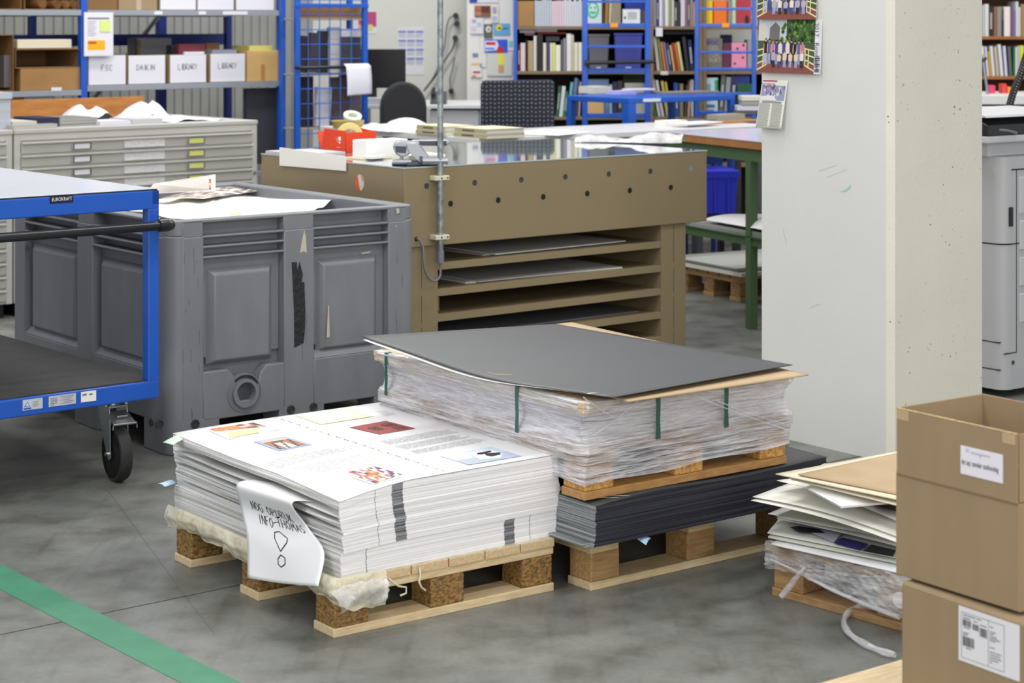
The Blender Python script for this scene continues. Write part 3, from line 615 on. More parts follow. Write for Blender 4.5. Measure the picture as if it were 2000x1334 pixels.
mb = MB(); out = [BP(300 + x / 3.605, 330 + y / 3.605) for x, y in ((972, 657), (1008, 655), (1012, 715), (1028, 652), (1050, 745), (1040, 800), (1060, 795), (1068, 1000), (1066, 1120), (1055, 1225), (990, 1258), (988, 1000))]
mb.prism(out, lambda x, y, t_: (x, t_, y), -0.0015, 0.0); mb.build('black_tape', mat('black_tape', (30, 31, 35), 0.55, bump=0.8, bs=50), t)
for q in ([(1060, 430), (1070, 470), (1078, 590), (1052, 580), (1030, 592), (1045, 500)], [(1705, 280), (1725, 275), (1732, 305), (1712, 318)], [(1460, 592), (1530, 580), (1520, 588), (1470, 598)], [(1228, 960), (1234, 960), (1240, 1180), (1218, 1188)], [(1700, 398), (1712, 398), (1710, 412)]):
    mb = MB(); mb.prism([BP(300 + x / 3.605, 330 + y / 3.605) for x, y in q], lambda x, y, t_: (x, t_, y), -0.001, 0.0); mb.build('label_residue', mat('paper_residue', (186, 180, 160), 0.7), t)
SCUF = mat('scuff', (92, 95, 100), 0.6); mb = MB(); r = random.Random(3)
for i in range(26):
    x = r.choice((r.uniform(.05, .13), r.uniform(.5, .57), r.uniform(.95, 1.0))); z = r.uniform(.1, .7); mb.box(x, x + .0016, -.0006, .002, z, z + r.uniform(.015, .07))
mb.build('scuff_marks', SCUF, t)
# waste paper in the box
def BPI(px, py, z): return G(px, py, z)
def sheet(label, pts, m=WHITE, cat='paper sheet', name='paper_sheet', curl=0, th=0.0008, wob=0.0, n=14, seed=0):
    P = [G(*p) for p in pts]; r = random.Random(seed); f1, f2 = r.uniform(2, 5), r.uniform(2, 5)
    o = MB().grid(lambda a, b: (P[0] * (1 - a) + P[1] * a) * (1 - b) + (P[3] * (1 - a) + P[2] * a) * b + Vector((0, 0, curl * math.sin(math.pi * a) + wob * math.sin(f1 * a * 3 + f2 * b * 2))), n, n).build(name, m, smooth=60, solid=th)
    return tag(o, label, cat)
fillm = mat('waste_paper', (226, 225, 222), 0.6, noise=0.04, ns=12, bump=0.3, bs=14)
mb = MB(); u_, v_ = uv(THB); r = random.Random(6)
mb.grid(lambda a, b: Vector((0.075 + a * (BW - .15), 0.075 + b * (BL - .15), 0.70 + 0.05 * math.sin(a * 5 + 1) * math.cos(b * 6) + 0.03 * math.sin(a * 19 + b * 13))), 26, 30)
q = mb.build('waste_paper', fillm, smooth=60); place(q, BO, THB); tag(q, 'loose waste paper filling the grey pallet box', 'waste paper', kind='stuff')
sheet('large white sheet lying over the front rim of the grey pallet box', [(372, 430, .80), (615, 412, .81), (655, 388, .815), (440, 368, .80)], WHITE, curl=-.012, wob=.005, seed=1)
sheet('cream white sheet in the left front of the grey pallet box', [(200, 400, .80), (372, 432, .80), (450, 368, .79), (330, 388, .79)], colmat((238, 236, 226)), wob=.004, seed=2)
TOFF = mat('offcut_card', (196, 192, 178), 0.6)
sheet('small grey card offcut on the white sheet at the box rim', [(447, 414, .825), (466, 408, .822), (471, 420, .822), (452, 425, .822)], TOFF, cat='card offcut', name='card_offcut')
# rock photograph sheet and upright card
PT = T('printed_sheet', 'printed sheet with dark rock pictures at the back of the pallet box', 'printed sheet', (0, 0, 0))
Pq = [G(300, 397, .80), G(398, 394, .80), G(540, 374, .80), G(440, 362, .80)]
def rs(a, b): p = (Pq[0] * (1 - a) + Pq[1] * a) * (1 - b) + (Pq[3] * (1 - a) + Pq[2] * a) * b; return p + Vector((0, 0, .006 * math.sin(3 * a) + 0.012)), Vector((0, 0, 1))
MB().grid(lambda a, b: rs(a, b)[0], 14, 14).build('paper', colmat((236, 232, 226)), PT, solid=0.0006)
mb = MB(); r = random.Random(4)
for i in range(26):
    for j in range(14):
        if j in (6,): continue
        mb.add([rs(a, b)[0] + Vector((0, 0, .0012)) for a, b in ((i / 26, .04 + j / 15), ((i + 1) / 26, .04 + j / 15), ((i + 1) / 26, .04 + (j + 1) / 15), (i / 26, .04 + (j + 1) / 15))], [(0, 1, 2, 3)], 0, r.choice([(200, 186, 176), (120, 108, 108), (214, 200, 190), (46, 42, 50), (160, 146, 140), (224, 214, 206)]))
mb.build('printing', vcol(), PT)
cc = T('card_sheet', 'white card with a colour bar standing upright at the back of the pallet box', 'card', (0, 0, 0))
a_, b_ = W(285, 379, 8.05), W(421, 372, 8.35); a2, b2 = W(300, 360, 8.05), W(421, 341, 8.35); n_ = (b_ - a_).cross(a2 - a_).normalized() * 0.002
MB().hexa([a_, b_, b_ - n_, a_ - n_, a2, b2, b2 - n_, a2 - n_]).build('card', colmat((232, 230, 226)), cc)
mb = MB()
for i, c in enumerate([(60, 60, 150), (210, 60, 110), (240, 226, 80), (230, 130, 60), (60, 60, 150)]):
    p = W(409, 350 + i * 4.2, 8.318) + n_.normalized() * .0; q = Vector((0.012, 0.006, 0)); mb.add([p, p + q * .5, p + q * .5 - Vector((0, 0, .007)), p - Vector((0, 0, .007))], [(0, 1, 2, 3)], 0, c)
mb.build('colour_bar', vcol(), cc)
sheet('white sheet curling over at the back right of the waste paper heap', [(470, 384, .79), (560, 380, .79), (520, 366, .81), (450, 362, .80)], WHITE, wob=.006, seed=5)

# ------------------------------------------------------------------ blue trolley
THC = 39.6
CO = G(311.3, 368.4, 0.98); CO.z = 0
t = T('table_trolley', 'blue tube frame trolley with grey top and black rubber deck at the left', 'trolley', tuple(CO), THC)
CWd, CLn = 0.95, 1.30
mb = MB(); mb.box(-CWd, 0, 0, 0.03, 0.912, 0.975); mb.box(-CWd, 0, CLn - .03, CLn, 0.912, 0.975); mb.box(-0.03, 0, 0, CLn, 0.925, 0.975); mb.box(-CWd, -CWd + .03, 0, CLn, 0.925, 0.975)
mb.build('top_frame', BLUE, t, bevel=0.004)
mb = MB(); mb.box(-CWd + .006, -0.006, 0.004, CLn - .004, 0.972, 0.979)
mb.build('top_rim', mat('black_trim', (22, 22, 24), 0.5), t)
MB().box(-CWd + .012, -0.010, 0.010, CLn - .010, 0.976, 0.9815).build('top_plate', mat('grey_laminate_top', (206, 211, 222), 0.25, noise=0.03, ns=30, stretch=(1, 8, 1), spec=0.6), t, bevel=0.001)
for x, y in ((-0.042, 0.0), (-0.042, CLn - .042), (-CWd, 0.0), (-CWd, CLn - .042)): MB().box(x, x + .042, y, y + .042, 0.33, 0.915).build('corner_post', BLUE, t, bevel=0.004)
mb = MB(); mb.box(-CWd, 0, 0, 0.04, 0.275, 0.335); mb.box(-CWd, 0, CLn - .04, CLn, 0.275, 0.335); mb.box(-0.04, 0, 0.03, CLn, 0.275, 0.335); mb.box(-CWd, -CWd + .04, 0.03, CLn, 0.275, 0.335)
mb.build('bottom_frame', BLUE, t, bevel=0.005)
MB().box(-CWd + .012, -0.012, 0.012, CLn - .012, 0.315, 0.341).build('rubber_deck', mat('ribbed_rubber_mat', (46, 44, 44), 0.55, noise=0.15, ns=12, bump=0.35, bs=16), t, bevel=0.002)
hx = 0.02
mb = MB(); mb.tube([(-CWd - .05, -0.045, 0.86), (hx - .03, -0.045, 0.86)], 0.0155, 18)
mb.build('handle_bar', mat('black_handle', (26, 27, 30), 0.3), t, smooth=50)
mb = MB(); mb.tube([(-.028, -.045, .86), (.004, -.045, .86), (.014, -.042, .86), (.018, -.02, .862), (.018, .01, .865)], [.021, .021, .02, .019, .018], 18); mb.build('handle_elbow', mat('black_handle', (26, 27, 30), 0.3), t, smooth=50)
for px, py, w_, h_, nm in ((114, 388, .09, .022, 'nameplate'),):
    a_, z_ = hit(97, 389.5, CO, THC); MB().box(a_, a_ + .083, -.0015, 0, z_ - .014, z_ + .012).build(nm, mat('nameplate', (18, 20, 40), 0.4), t)
    lettering('EUROKRAFT', 0.0165, (a_ + .006, -.0016, z_ - .0065), (1, 0, 0), (0, 0, 1), 'printed_word', colmat((225, 226, 230)), t, sx=0.78)
STK = mat('silver_sticker', (196, 200, 206), 0.35, 0.2)
STW = colmat((226, 226, 222))
for (x0, x1, m_) in ((44, 83, 0), (95, 148, 0), (158, 187.5, 1)):
    a_, z_ = hit(x0, 792 - (x0 - 44) * .14, CO, THC); b_, _z = hit(x1, 780, CO, THC)
    q = MB().box(a_, b_, -.0012, 0, z_ - .017, z_ + .017).build('sticker', STW if m_ else STK, t)
    mb = MB(); fn = plane((a_, -.0013, z_ - .017), (1, 0, 0), (0, 0, 1)); L = b_ - a_
    if m_: pen(mb, 'PPP', .006, .020, .007, .0016, fn); pen(mb, 'XNO', .030, .021, .005, .0014, fn)
    elif x0 == 44:
        rect(mb, .002, .030, .002, .032, fn, (190, 196, 214)); mb.stroke([(.006, .012), (.016, .028), (.025, .012), (.006, .012)], .0022, fn, c=(40, 80, 170), off=.001); rect(mb, .003, .029, .003, .008, fn, (50, 90, 180), .001)
        for k in range(4): rect(mb, .036, .056 - .004 * (k % 2), .024 - k * .005, .026 - k * .005, fn, (140, 150, 170))
    else:
        for k in range(5): rect(mb, .006, .03, .026 - k * .004, .0275 - k * .004, fn, (110, 112, 118)); rect(mb, .04 + .01 * (k % 2), L - .006 - .006 * (k % 3), .028 - k * .0055, .0295 - k * .0055, fn, (110, 112, 118))
        mb.stroke([(.012 + .006 * math.cos(q_ * .6), .006 + .004 * math.sin(q_ * .6)) for q_ in range(12)], .0012, fn, c=(80, 82, 90))
    mb.build('printing', vcol(), q if False else t)
GALV = mat('galvanised_steel', (168, 174, 176), 0.3, 0.85, noise=0.12, ns=12)
def castor(x, y, ang, brake=True):
    c = bpy.data.objects.new('castor', None); COL.objects.link(c); c.parent = t; c.location = (x, y, 0); c.rotation_euler = (0, 0, math.radians(ang))
    R = 0.095; ox = 0.045                  # wheel axis along local y, trailing along x
    MB().lathe([(R - .012, -.022), (R - .004, -.020), (R, -.010), (R, .010), (R - .004, .020), (R - .012, .022), (.070, .022), (.068, .012), (.068, -.012), (.070, -.022), (R - .012, -.022)], (ox, 0, R), (0, 1, 0), 40).build('tyre', RUBBER, c, smooth=40)
    mb = MB(); mb.lathe([(.069, -.017), (.066, -.018), (.062, -.004), (.03, -.004), (.02, -.02), (.0, -.02)], (ox, 0, R), (0, 1, 0), 40); mb.lathe([(.0, .02), (.02, .02), (.03, .004), (.062, .004), (.066, .018), (.069, .017)], (ox, 0, R), (0, 1, 0), 40)
    for k in range(10):
        q = k * math.pi / 5; d = Vector((math.cos(q), 0, math.sin(q))); mb.tube([Vector((ox, -.008, R)) + d * .018, Vector((ox, -.006, R)) + d * .066], .004, 6)
    mb.build('wheel_rim', mat('rim_grey', (58, 60, 66), 0.4), c, smooth=40)
    mb = MB(); mb.box(-.06, .05, -.045, .045, .262, .268)
    for bx_, by_ in ((-.045, -.035), (.035, -.035), (-.045, .035), (.035, .035)): mb.cyl((bx_, by_, .252), (bx_, by_, .276), .007, 8)
    mb.build('mounting_plate', GALV, c, bevel=.001)
    mb = MB()
    for s_ in (-1, 1):
        y_ = .031 * s_; out = [(-.045, .252), (.055, .252), (.062, .20), (.066, .085), (.056, .075), (.046, .075), (.036, .085), (-.005, .15), (-.03, .20)]
        mb.prism(out, lambda x_, z_, q: (x_, q, z_), y_ - .002, y_ + .002)
    mb.prism([(-.045, -.033), (.055, -.033), (.055, .033), (-.045, .033)], lambda x_, y_, q: (x_, y_, q), .248, .256)
    mb.build('fork', GALV, c, bevel=.0015, smooth=40)
    MB().cyl((ox, -.042, R), (ox, .042, R), .008, 10).build('axle_bolt', CHROME, c, smooth=40)
    MB().cyl((0, 0, .255), (0, 0, .264), .036, 24).build('swivel_head', GALV, c, smooth=40)
    if brake:
        mb = MB(); mb.hexa([(.045, -.034, .222), (.115, -.038, .200), (.115, .038, .200), (.045, .034, .222), (.045, -.034, .236), (.115, -.038, .206), (.115, .038, .206), (.045, .034, .236)])
        mb.tube([(.115, -.042, .188), (.117, -.040, .205), (.117, .040, .205), (.115, .042, .188)], .0035, 6); mb.build('brake_pedal', GALV, c, bevel=.001, smooth=40)
        MB().box(.07, .095, -.018, .018, .222, .229).build('brake_rivet', CHROME, c, bevel=.002)
    return c
castor(-.115, .115, -97); castor(-.115, CLn - .1, 190, False); castor(-CWd + .1, .1, 180, False); castor(-CWd + .1, CLn - .1, 180, False)

# ------------------------------------------------------------------ olive brown light table
THT = 38.8
TO = G(790, 327.4, 0.95); TO.z = 0
t = T('light_table', 'olive brown metal light table with glass top and open shelves', 'table', tuple(TO), THT)
TW, TL = 1.708, 1.10
mb = MB(); mb.box(0, TW, 0, .02, .623, .944); mb.box(0, TW, TL - .02, TL, .623, .944); mb.box(0, .02, .02, TL - .02, .623, .944); mb.box(TW - .02, TW, .02, TL - .02, .623, .944); mb.box(.02, TW - .02, .02, TL - .02, .623, .632)
mb.build('light_box', BROWN, t, bevel=.003)
GLASS = mat('glass_top', (168, 182, 184), 0.06, spec=1.0, coat=1.0, noise=0.01, ns=3)
MB().box(-.002, TW + .002, -.002, TL + .002, .944, .950).build('glass_top', GLASS, t, bevel=.001)
HOLE = mat('hole_grey', (52, 62, 70), 0.5); HOLEB = mat('hole_black', (10, 10, 14), 0.6); HOLEL = mat('hole_lit', (130, 145, 150), 0.5)
for i, a_ in enumerate((.1105, .359, .609, .854, 1.105, 1.354, 1.606)): MB().lathe([(.012, .0), (.012, .0012), (.010, .0013), (.0098, .0002), (.0, .0002)], (a_, 0, .870), (0, -1, 0), 20).build('vent_hole', HOLEL if i == 6 else HOLE, t)
for a_ in (.2335, .484, .730, .980, 1.230, 1.480): MB().lathe([(.0125, .0), (.0125, .001), (.0, .001)], (a_, 0, .7905), (0, -1, 0), 20).build('vent_hole', HOLEB, t)
cx0, cx1 = 0.03, 1.585; zt = .623
mb = MB()
for a_, b_ in ((cx0, .178), (1.432, cx1)):
    mb.box(a_, b_, .012, .03, 0, zt)                                   # front stiles
mb.box(cx0, cx0 + .02, .03, TL - .06, 0, zt); mb.box(cx1 - .02, cx1, .03, TL - .06, 0, zt); mb.box(.158, .178, .03, TL - .06, .05, zt); mb.box(1.432, 1.452, .03, TL - .06, .05, zt); mb.box(cx0, cx1, TL - .06, TL - .04, 0, zt)
mb.box(.178, 1.432, .02, .04, 0, .06); mb.build('cabinet_body', BROWN, t, bevel=.002)
for i, z_ in enumerate((.549, .441, .336, .230, .120)):
    mb = MB(); mb.box(.178, 1.432, .014, .026, z_ - .030, z_); mb.box(.178, 1.432, .024, TL - .06, z_ - .004, z_ - .001); mb.build('shelf', BROWN, t, bevel=.0015)
SEAM = mat('seam', (60, 52, 36), 0.8); mb = MB()
for x_ in (.093, 1.508):
    for z0, z1 in ((.02, .13), (.15, .29), (.31, .42), (.45, .615)): mb.box(x_, x_ + .0018, .0112, .0125, z0, z1)
mb.build('seam', SEAM, t)
# orange white sticker on the long side
def TP(px, py): a_, z_ = hit(px, py, TO, THT + 90); return a_, z_
a_, z_ = TP(703, 357); fn = plane((-.0005, a_, z_), (0, -1, 0), (0, 0, 1))
mb = MB(); E = [(.030 * math.cos(i * math.pi / 12), .034 * math.sin(i * math.pi / 12)) for i in range(24)]
mb.prism(E, lambda x, y, q: (q, a_ - x, z_ + y), -.0012, 0); mb.build('round_sticker', colmat((206, 204, 196)), t)
mb = MB(); patch(mb, [(-.029, .004), (-.026, .016), (-.014, .030), (-.008, .004), (.004, -.034), (-.012, -.031), (-.024, -.020)], fn, (240, 88, 40), .0016); patch(mb, [(.006, .033), (.020, .026), (.029, .008), (.022, .006), (.014, .022)], fn, (240, 88, 40), .0016); mb.build('sticker_printing', vcol(), t)
# boards on the shelves
def slab(label, name, cat, o, th, x0, x1, y0, y1, z0, z1, m, rot=0, bevel=0):
    q = MB().box(x0, x1, y0, y1, z0, z1).build(name, m, bevel=bevel); place(q, o, th)
    if rot: cxx = Vector(((x0 + x1) / 2, (y0 + y1) / 2, 0)); M = Matrix.Translation(cxx) @ Matrix.Rotation(math.radians(rot), 4, 'Z') @ Matrix.Translation(-cxx); q.data.transform(M)
    return tag(q, label, cat)
BRD = colmat((196, 196, 194)); BRD2 = colmat((214, 214, 212))
slab('thin grey board on the top shelf of the light table', 'board', 'board', TO, THT, .45, 1.26, .12, .85, .5492, .5522, BRD, 4)
slab('white board lying on the grey board on the top shelf of the light table', 'board', 'board', TO, THT, .50, 1.27, .07, .75, .5525, .5565, BRD2, 2)
slab('wide white board on the second shelf of the light table', 'board', 'board', TO, THT, .38, 1.24, .06, .8, .4412, .4462, BRD2, -2)
slab('short white board in front on the second shelf of the light table', 'board', 'board', TO, THT, .42, 1.04, .05, .6, .4464, .4485, BRD)
slab('dark board on the fourth shelf of the light table', 'board', 'board', TO, THT, .30, 1.36, .08, .9, .2302, .2342, colmat((120, 120, 128)))
slab('brown cardboard roll end on the third shelf of the light table', 'card_box', 'card', TO, THT, .19, .25, .10, .5, .3362, .395, CARD)
# conduit with clamps and cable
ca, cz = hit(860, 461, TO - uv(THT)[1] * .03, THT)
t2 = T('cable_conduit', 'grey steel conduit pipe clamped to the front of the light table', 'pipe', tuple(TO), THT)
CON = mat('galvanised_conduit', (120, 128, 132), 0.45, 0.5, c2=(160, 166, 168), ns=30, lo=.4, hi=.6)
MB().cyl((ca, -.03, .60), (ca, -.03, 3.4), .0125, 16).build('pipe', CON, t2, smooth=50)
MB().cyl((ca, -.03, .555), (ca, -.03, .603), .0155, 16).build('pipe_sleeve', mat('sleeve', (112, 118, 124), .5), t2, smooth=50)
for z_ in (.902, .660):
    mb = MB(); mb.box(ca - .034, ca + .036, -.046, -.001, z_ - .010, z_ + .010)
    q = mb.build('pipe_clamp', mat('clamp_cream', (206, 204, 182), .5), t2, bevel=.003)
    MB().cyl((ca + .026, -.0465, z_), (ca + .026, -.044, z_), .004, 10).build('screw', SCREW, q)
    MB().cyl((ca - .004, -.0465, z_), (ca - .004, -.044, z_), .004, 10).build('screw', SCREW, q)
pts = [(ca, -.03, .56), (ca, -.031, .53), (ca - .004, -.034, .505), (ca - .022, -.038, .487), (ca - .045, -.04, .487), (ca - .068, -.04, .503), (ca - .085, -.038, .54), (ca - .088, -.034, .59), (ca - .088, -.028, .63), (ca - .095, -.014, .655), (ca - .100, .002, .657)]
MB().tube([cat([Vector(p) for p in pts], i / 40) for i in range(41)], .0048, 8).build('cable', mat('grey_cable', (112, 116, 124), .5), t2, smooth=60)
MB().lathe([(.009, 0), (.009, .002), (0, .002)], (ca - .100, 0, .657), (0, -1, 0), 16).build('cable_hole', HOLEB, t)
t2['label'] = 'grey steel conduit pipe with cream clamps and looping cable on the light table'
# things on the light table
u_t, v_t = uv(THT)
a0, z0 = hit(545, 290, TO - u_t * .012, THT + 90); a1, z1 = hit(674, 300, TO - u_t * .012, THT + 90)
t2 = T('board_strip', 'white board strip standing at the edge of the light table', 'board', tuple(TO), THT)
MB().hexa([(-.010, a1, .912), (-.006, a1, .912), (-.006, a0, .905), (-.010, a0, .905), (-.010, a1, .972), (-.006, a1, .972), (-.006, a0, .985), (-.010, a0, .985)]).build('board', WHITE2, t2)
def TT(px, py, z=.95): q = local(G(px, py, z), TO, THT); return q.x, q.y
slab('stack of grey sheets on the far left corner of the light table', 'paper_stack', 'paper stack', TO, THT, .01, .25, .80, 1.08, .9505, .962, colmat((190, 184, 188)))
# tape dispenser in red-orange card
ORG = mat('orange_red_card', (222, 66, 32), .45)
x_, y_ = TT(634, 294)
t2 = T('card_box', 'orange red open card box holding a roll of tape on the light table', 'box', tuple(TO + u_t * x_ + v_t * y_ + Vector((0, 0, .9505))), THT - 90)
t2.scale = (1.35, 1.0, 1.05)
mb = MB(); mb.prism([(-.02, .001), (.14, .001), (.125, .092), (-.002, .096)], lambda a, b, q: (a, q, b), 0, .004)
mb.prism([(-.02, .001), (.14, .001), (.125, .085), (-.002, .100)], lambda a, b, q: (a, q, b), .16, .164)
mb.hexa([(-.022, 0, .001), (-.018, 0, .001), (-.018, .164, .001), (-.022, .164, .001), (-.046, -.0, .08), (-.040, 0, .08), (-.040, .164, .085), (-.046, .164, .085)]); mb.box(.124, .13, 0, .164, .001, .084); mb.box(-.02, .135, 0, .164, 0, .004)
q = mb.build('box_body', ORG, t2)
mb = MB(); fn = plane((0, -.0008, 0), (1, 0, 0), (0, 0, 1)); rect(mb, .085, .10, .05, .065, fn, (240, 235, 230)); rect(mb, .088, .097, .036, .046, fn, (240, 235, 230))
for k in range(3): rect(mb, .068 + .004 * k, .082, .056 - k * .007, .0585 - k * .007, fn, (240, 170, 150))
rect(mb, .075, .095, .018, .021, fn, (240, 170, 150)); mb.build('printing', vcol(), t2)
x2, y2 = x_ + .07, y_ - .10
t3 = T('tape_roll', 'pale yellow roll of tape standing in the orange red box', 'tape', tuple(TO + u_t * x2 + v_t * y2 + Vector((0, 0, .954))), 20)
MB().lathe([(.038, -.024), (.062, -.024), (.062, .024), (.038, .024), (.038, -.024)], (0, 0, .0625), (0.25, 1, 0), 36).build('tape', mat('yellow_tape', (226, 220, 140), .35), t3, smooth=40)
MB().lathe([(.034, -.025), (.0385, -.025), (.0385, .025), (.034, .025), (.034, -.025)], (0, 0, .0625), (0.25, 1, 0), 36).build('tape_core', colmat((206, 196, 160)), t3, smooth=40)
# ream of papers
x_, y_ = TT(704, 309)
for i in range(2):
    slab(('white paper block on the light table behind the hole punch', 'cream card under the white paper block on the light table')[i], 'paper_block', 'paper stack', TO + u_t * (x_ + .0) + v_t * (y_ - .01), THT, (-.02, -.06)[i], (.20, .23)[i], (-.06, -.09)[i], (.04, .06)[i], (.956, .9505)[i], (1.030, .9555)[i], (colmat((236, 236, 236)), colmat((214, 204, 176)))[i], (0, 6)[i])
slab('thin pile of white leaflets on the light table beside the orange red box', 'leaflet_pile', 'leaflet', TO + u_t * x_ + v_t * y_, THT, -.05, .05, -.14, -.09, .9565, .968, colmat((230, 228, 230)), 12)
# big hole punch
x_, y_ = TT(782, 320)
SILV = mat('silver_paint', (168, 172, 180), .3, .6); DKG = mat('dark_grey_plastic', (64, 68, 78), .4)
t2 = T('hole_punch', 'large silver and grey hole punch on the corner of the light table', 'hole punch', tuple(TO + u_t * .035 + v_t * .07 + Vector((0, 0, .9505))), THT - 36)
mb = MB(); mb.box(-.04, .05, .02, .10, 0, .012); mb.box(.02, .16, .0, .12, 0, .018); q = mb.build('base', DKG, t2, bevel=.005)
mb = MB(); mb.cyl((.085, -.005, .022), (.19, -.005, .022), .016, 18); mb.cyl((-.035, .01, .018), (.04, .01, .018), .010, 14); mb.build('chip_tray', SILV, t2, smooth=50)
MB().cyl((.075, -.005, .022), (.087, -.005, .022), .0185, 18).build('tray_cap', DKG, t2, smooth=50)
for y_ in (.0, .085): mb = MB(); mb.prism([(.02, .09), (.065, .095), (.13, .015), (.075, .015), (.03, .055)], lambda a, b, q: (a, q, b), y_, y_ + .012); mb.build('side_plate', SILV, t2, bevel=.002)
mb = MB(); mb.prism([(-.035, .075), (-.03, .092), (-.015, .101), (.05, .099), (.065, .09), (.055, .07), (.03, .045), (.0, .035), (-.025, .05)], lambda a, b, q: (a, q, b), .005, .09); mb.build('head', SILV, t2, bevel=.006, smooth=45)
MB().prism([(-.024, .056), (.018, .052), (.022, .08), (-.026, .082)], lambda a, b, q: (a, q, b), .002, .0055).build('head_inlay', DKG, t2, bevel=.001)
mb = MB(); mb.prism([(.045, .086), (.19, .082), (.20, .094), (.19, .104), (.04, .104)], lambda a, b, q: (a, q, b), .02, .075); mb.build('lever', SILV, t2, bevel=.006)
MB().prism([(.08, .082), (.185, .080), (.185, .101), (.07, .101)], lambda a, b, q: (a, q, b), .0175, .0205).build('lever_grip', DKG, t2, bevel=.001)
MB().cyl((.0, .035, .012), (.0, .035, .045), .008, 12).build('punch_pin', CHROME, t2, smooth=50)
slab('white note block under the hole punch tray', 'note_block', 'paper stack', TO + u_t * .17 + v_t * .03, THT, -.03, .14, .10, .26, .9505, .985, colmat((236, 232, 214)), -10)
# plastic bag
mb = MB(); A_, B_ = G(1128, 275, .955), G(1335, 278, .955); dl = B_ - A_; nb = Vector((-dl.y, dl.x, 0)).normalized()
def bag(a, b):
    h = .022 + .016 * math.sin(a * 9 + 1) * math.sin(a * 3.1) + .018 * a; p = A_ + dl * a + nb * ((b - .5) * .16 + .02 * math.sin(7 * a)) 
    return p + Vector((0, 0, h * math.sin(math.pi * b) ** .6 + .003 * math.sin(a * 40 + b * 9) * math.sin(math.pi * b)))
mb.grid(bag, 50, 14); tag(mb.build('plastic_bag', film_mat('bag_film', (226, 226, 226), .55, .95, .2, 20, (1, 1, 1), bump=.8, bs=30), smooth=70), 'crumpled clear plastic bag on the back of the light table', 'plastic bag')
# strip of black outline drawn by the bag's folded opening
mb = MB(); mb.tube([bag(.62, .35) + Vector((0, 0, .003)), bag(.63, .1) + Vector((0, 0, .004)), bag(.8, .12) + Vector((0, 0, .003)), bag(.97, .25) + Vector((0, 0, .003))], .0012, 5)

# ------------------------------------------------------------------ pillar
PO = G(1740, 905); THP = 38.0
pl, _ = hit(1488, 300, PO, THP + 90); pr, _ = hit(1918, 300, PO, THP)
t = T('concrete_pillar', 'white painted square concrete pillar behind the wrapped pallet', 'pillar', (PO.x, PO.y, 0), THP)
def pillar_mat():
    m = mat('painted_pitted_concrete', (220, 218, 205), .7, noise=.025, ns=3, bump=.12, bs=60); nt = m.node_tree; b = nt.nodes['Principled BSDF']
    tc = nt.nodes.new('ShaderNodeTexCoord'); v = nt.nodes.new('ShaderNodeTexVoronoi'); v.inputs['Scale'].default_value = 42; nt.links.new(tc.outputs['Object'], v.inputs['Vector'])
    n = nt.nodes.new('ShaderNodeTexNoise'); n.inputs['Scale'].default_value = 7; nt.links.new(tc.outputs['Object'], n.inputs['Vector'])
    mr = nt.nodes.new('ShaderNodeMapRange'); mr.inputs['From Min'].default_value = .40; mr.inputs['From Max'].default_value = .75; mr.inputs['To Min'].default_value = 0; mr.inputs['To Max'].default_value = .20; nt.links.new(n.outputs['Fac'], mr.inputs['Value'])
    lt = nt.nodes.new('ShaderNodeMath'); lt.operation = 'LESS_THAN'; nt.links.new(v.outputs['Distance'], lt.inputs[0]); nt.links.new(mr.outputs[0], lt.inputs[1])
    mx = nt.nodes.new('ShaderNodeMix'); mx.data_type = 'RGBA'; old = b.inputs['Base Color'].links[0].from_socket
    nt.links.new(lt.outputs[0], mx.inputs['Factor']); nt.links.new(old, mx.inputs['A']); mx.inputs['B'].default_value = lin((120, 118, 108)); nt.links.new(mx.outputs['Result'], b.inputs['Base Color']); return m
PM = pillar_mat(); PM2 = mat('painted_concrete', (218, 218, 214), .65, noise=.02, ns=2, bump=.06, bs=30)
mb = MB(); cw = .022
mb.prism([(0, cw), (cw, 0), (pr, 0), (pr, pl), (0, pl)], lambda x, y, q: (x, y, q), 0, 3.6)
mb.m[2:] = [0, 0, 0, 0, 0]; o = mb.build('pillar_shaft', [PM, PM2], t); o.data.polygons[6].material_index = 1
mb = MB()
for s_, z_, L, an in ((.30, .98, .10, .35), (.34, 1.0, .09, .3), (.5, .72, .06, 1.9), (.38, .5, .05, .4)):
    fn = plane((-.0006, s_, z_), (0, -1, 0), (0, 0, 1)); mb.stroke([(0, 0), (L * math.cos(an), L * math.sin(an))], .0012, fn, c=(186, 188, 186))
fn = plane((-.0006, hit(1640, 375, PO, THP + 90)[0], hit(1640, 375, PO, THP + 90)[1]), (0, -1, 0), (0, 0, 1))
patch(mb, [(0, 0), (.03, .012), (.055, .03), (.05, .018), (.03, .004)], fn, (168, 206, 196)); mb.build('scratch_marks', vcol(), t)
mb = MB(); mb.box(cw * .4, cw * 1.6, -.001, .0, 0, 3.6)
# photographs on the pillar: local frame s from the back corner towards the near corner
def PS(px, py): a_, z_ = hit(px, py, PO - uv(THP)[0] * .004, THP + 90); return a_, z_
def pprint(label, px0, px1, py0, py1, lift, cat='photograph', name='photograph', paper=(236, 234, 228), lean=0.0):
    s0, zt_ = PS(px0, py0); s1, _ = PS(px1, py0); zb = PS(px0, py1)[1]; w_, h_ = s0 - s1, zt_ - zb
    q = T(name, label, cat, tuple(PO + uv(THP)[1] * s0 + Vector((0, 0, zb))), THP)
    def fn(a, b):                      # a 0..w to the right, b 0..h up
        dd = -.0025 - lift * (1 - b / h_); return Vector((dd, -a + lean * (b - h_ / 2), b)), Vector((-1, 0, 0))
    MB().grid(lambda a, b: fn(a * w_, b * h_)[0], 10, 14).build('paper', colmat(paper), q, smooth=60, solid=-.0006)
    def fp(a, b): p, n = fn(a, b); return p + n * .0012, n
    return q, fp, w_, h_
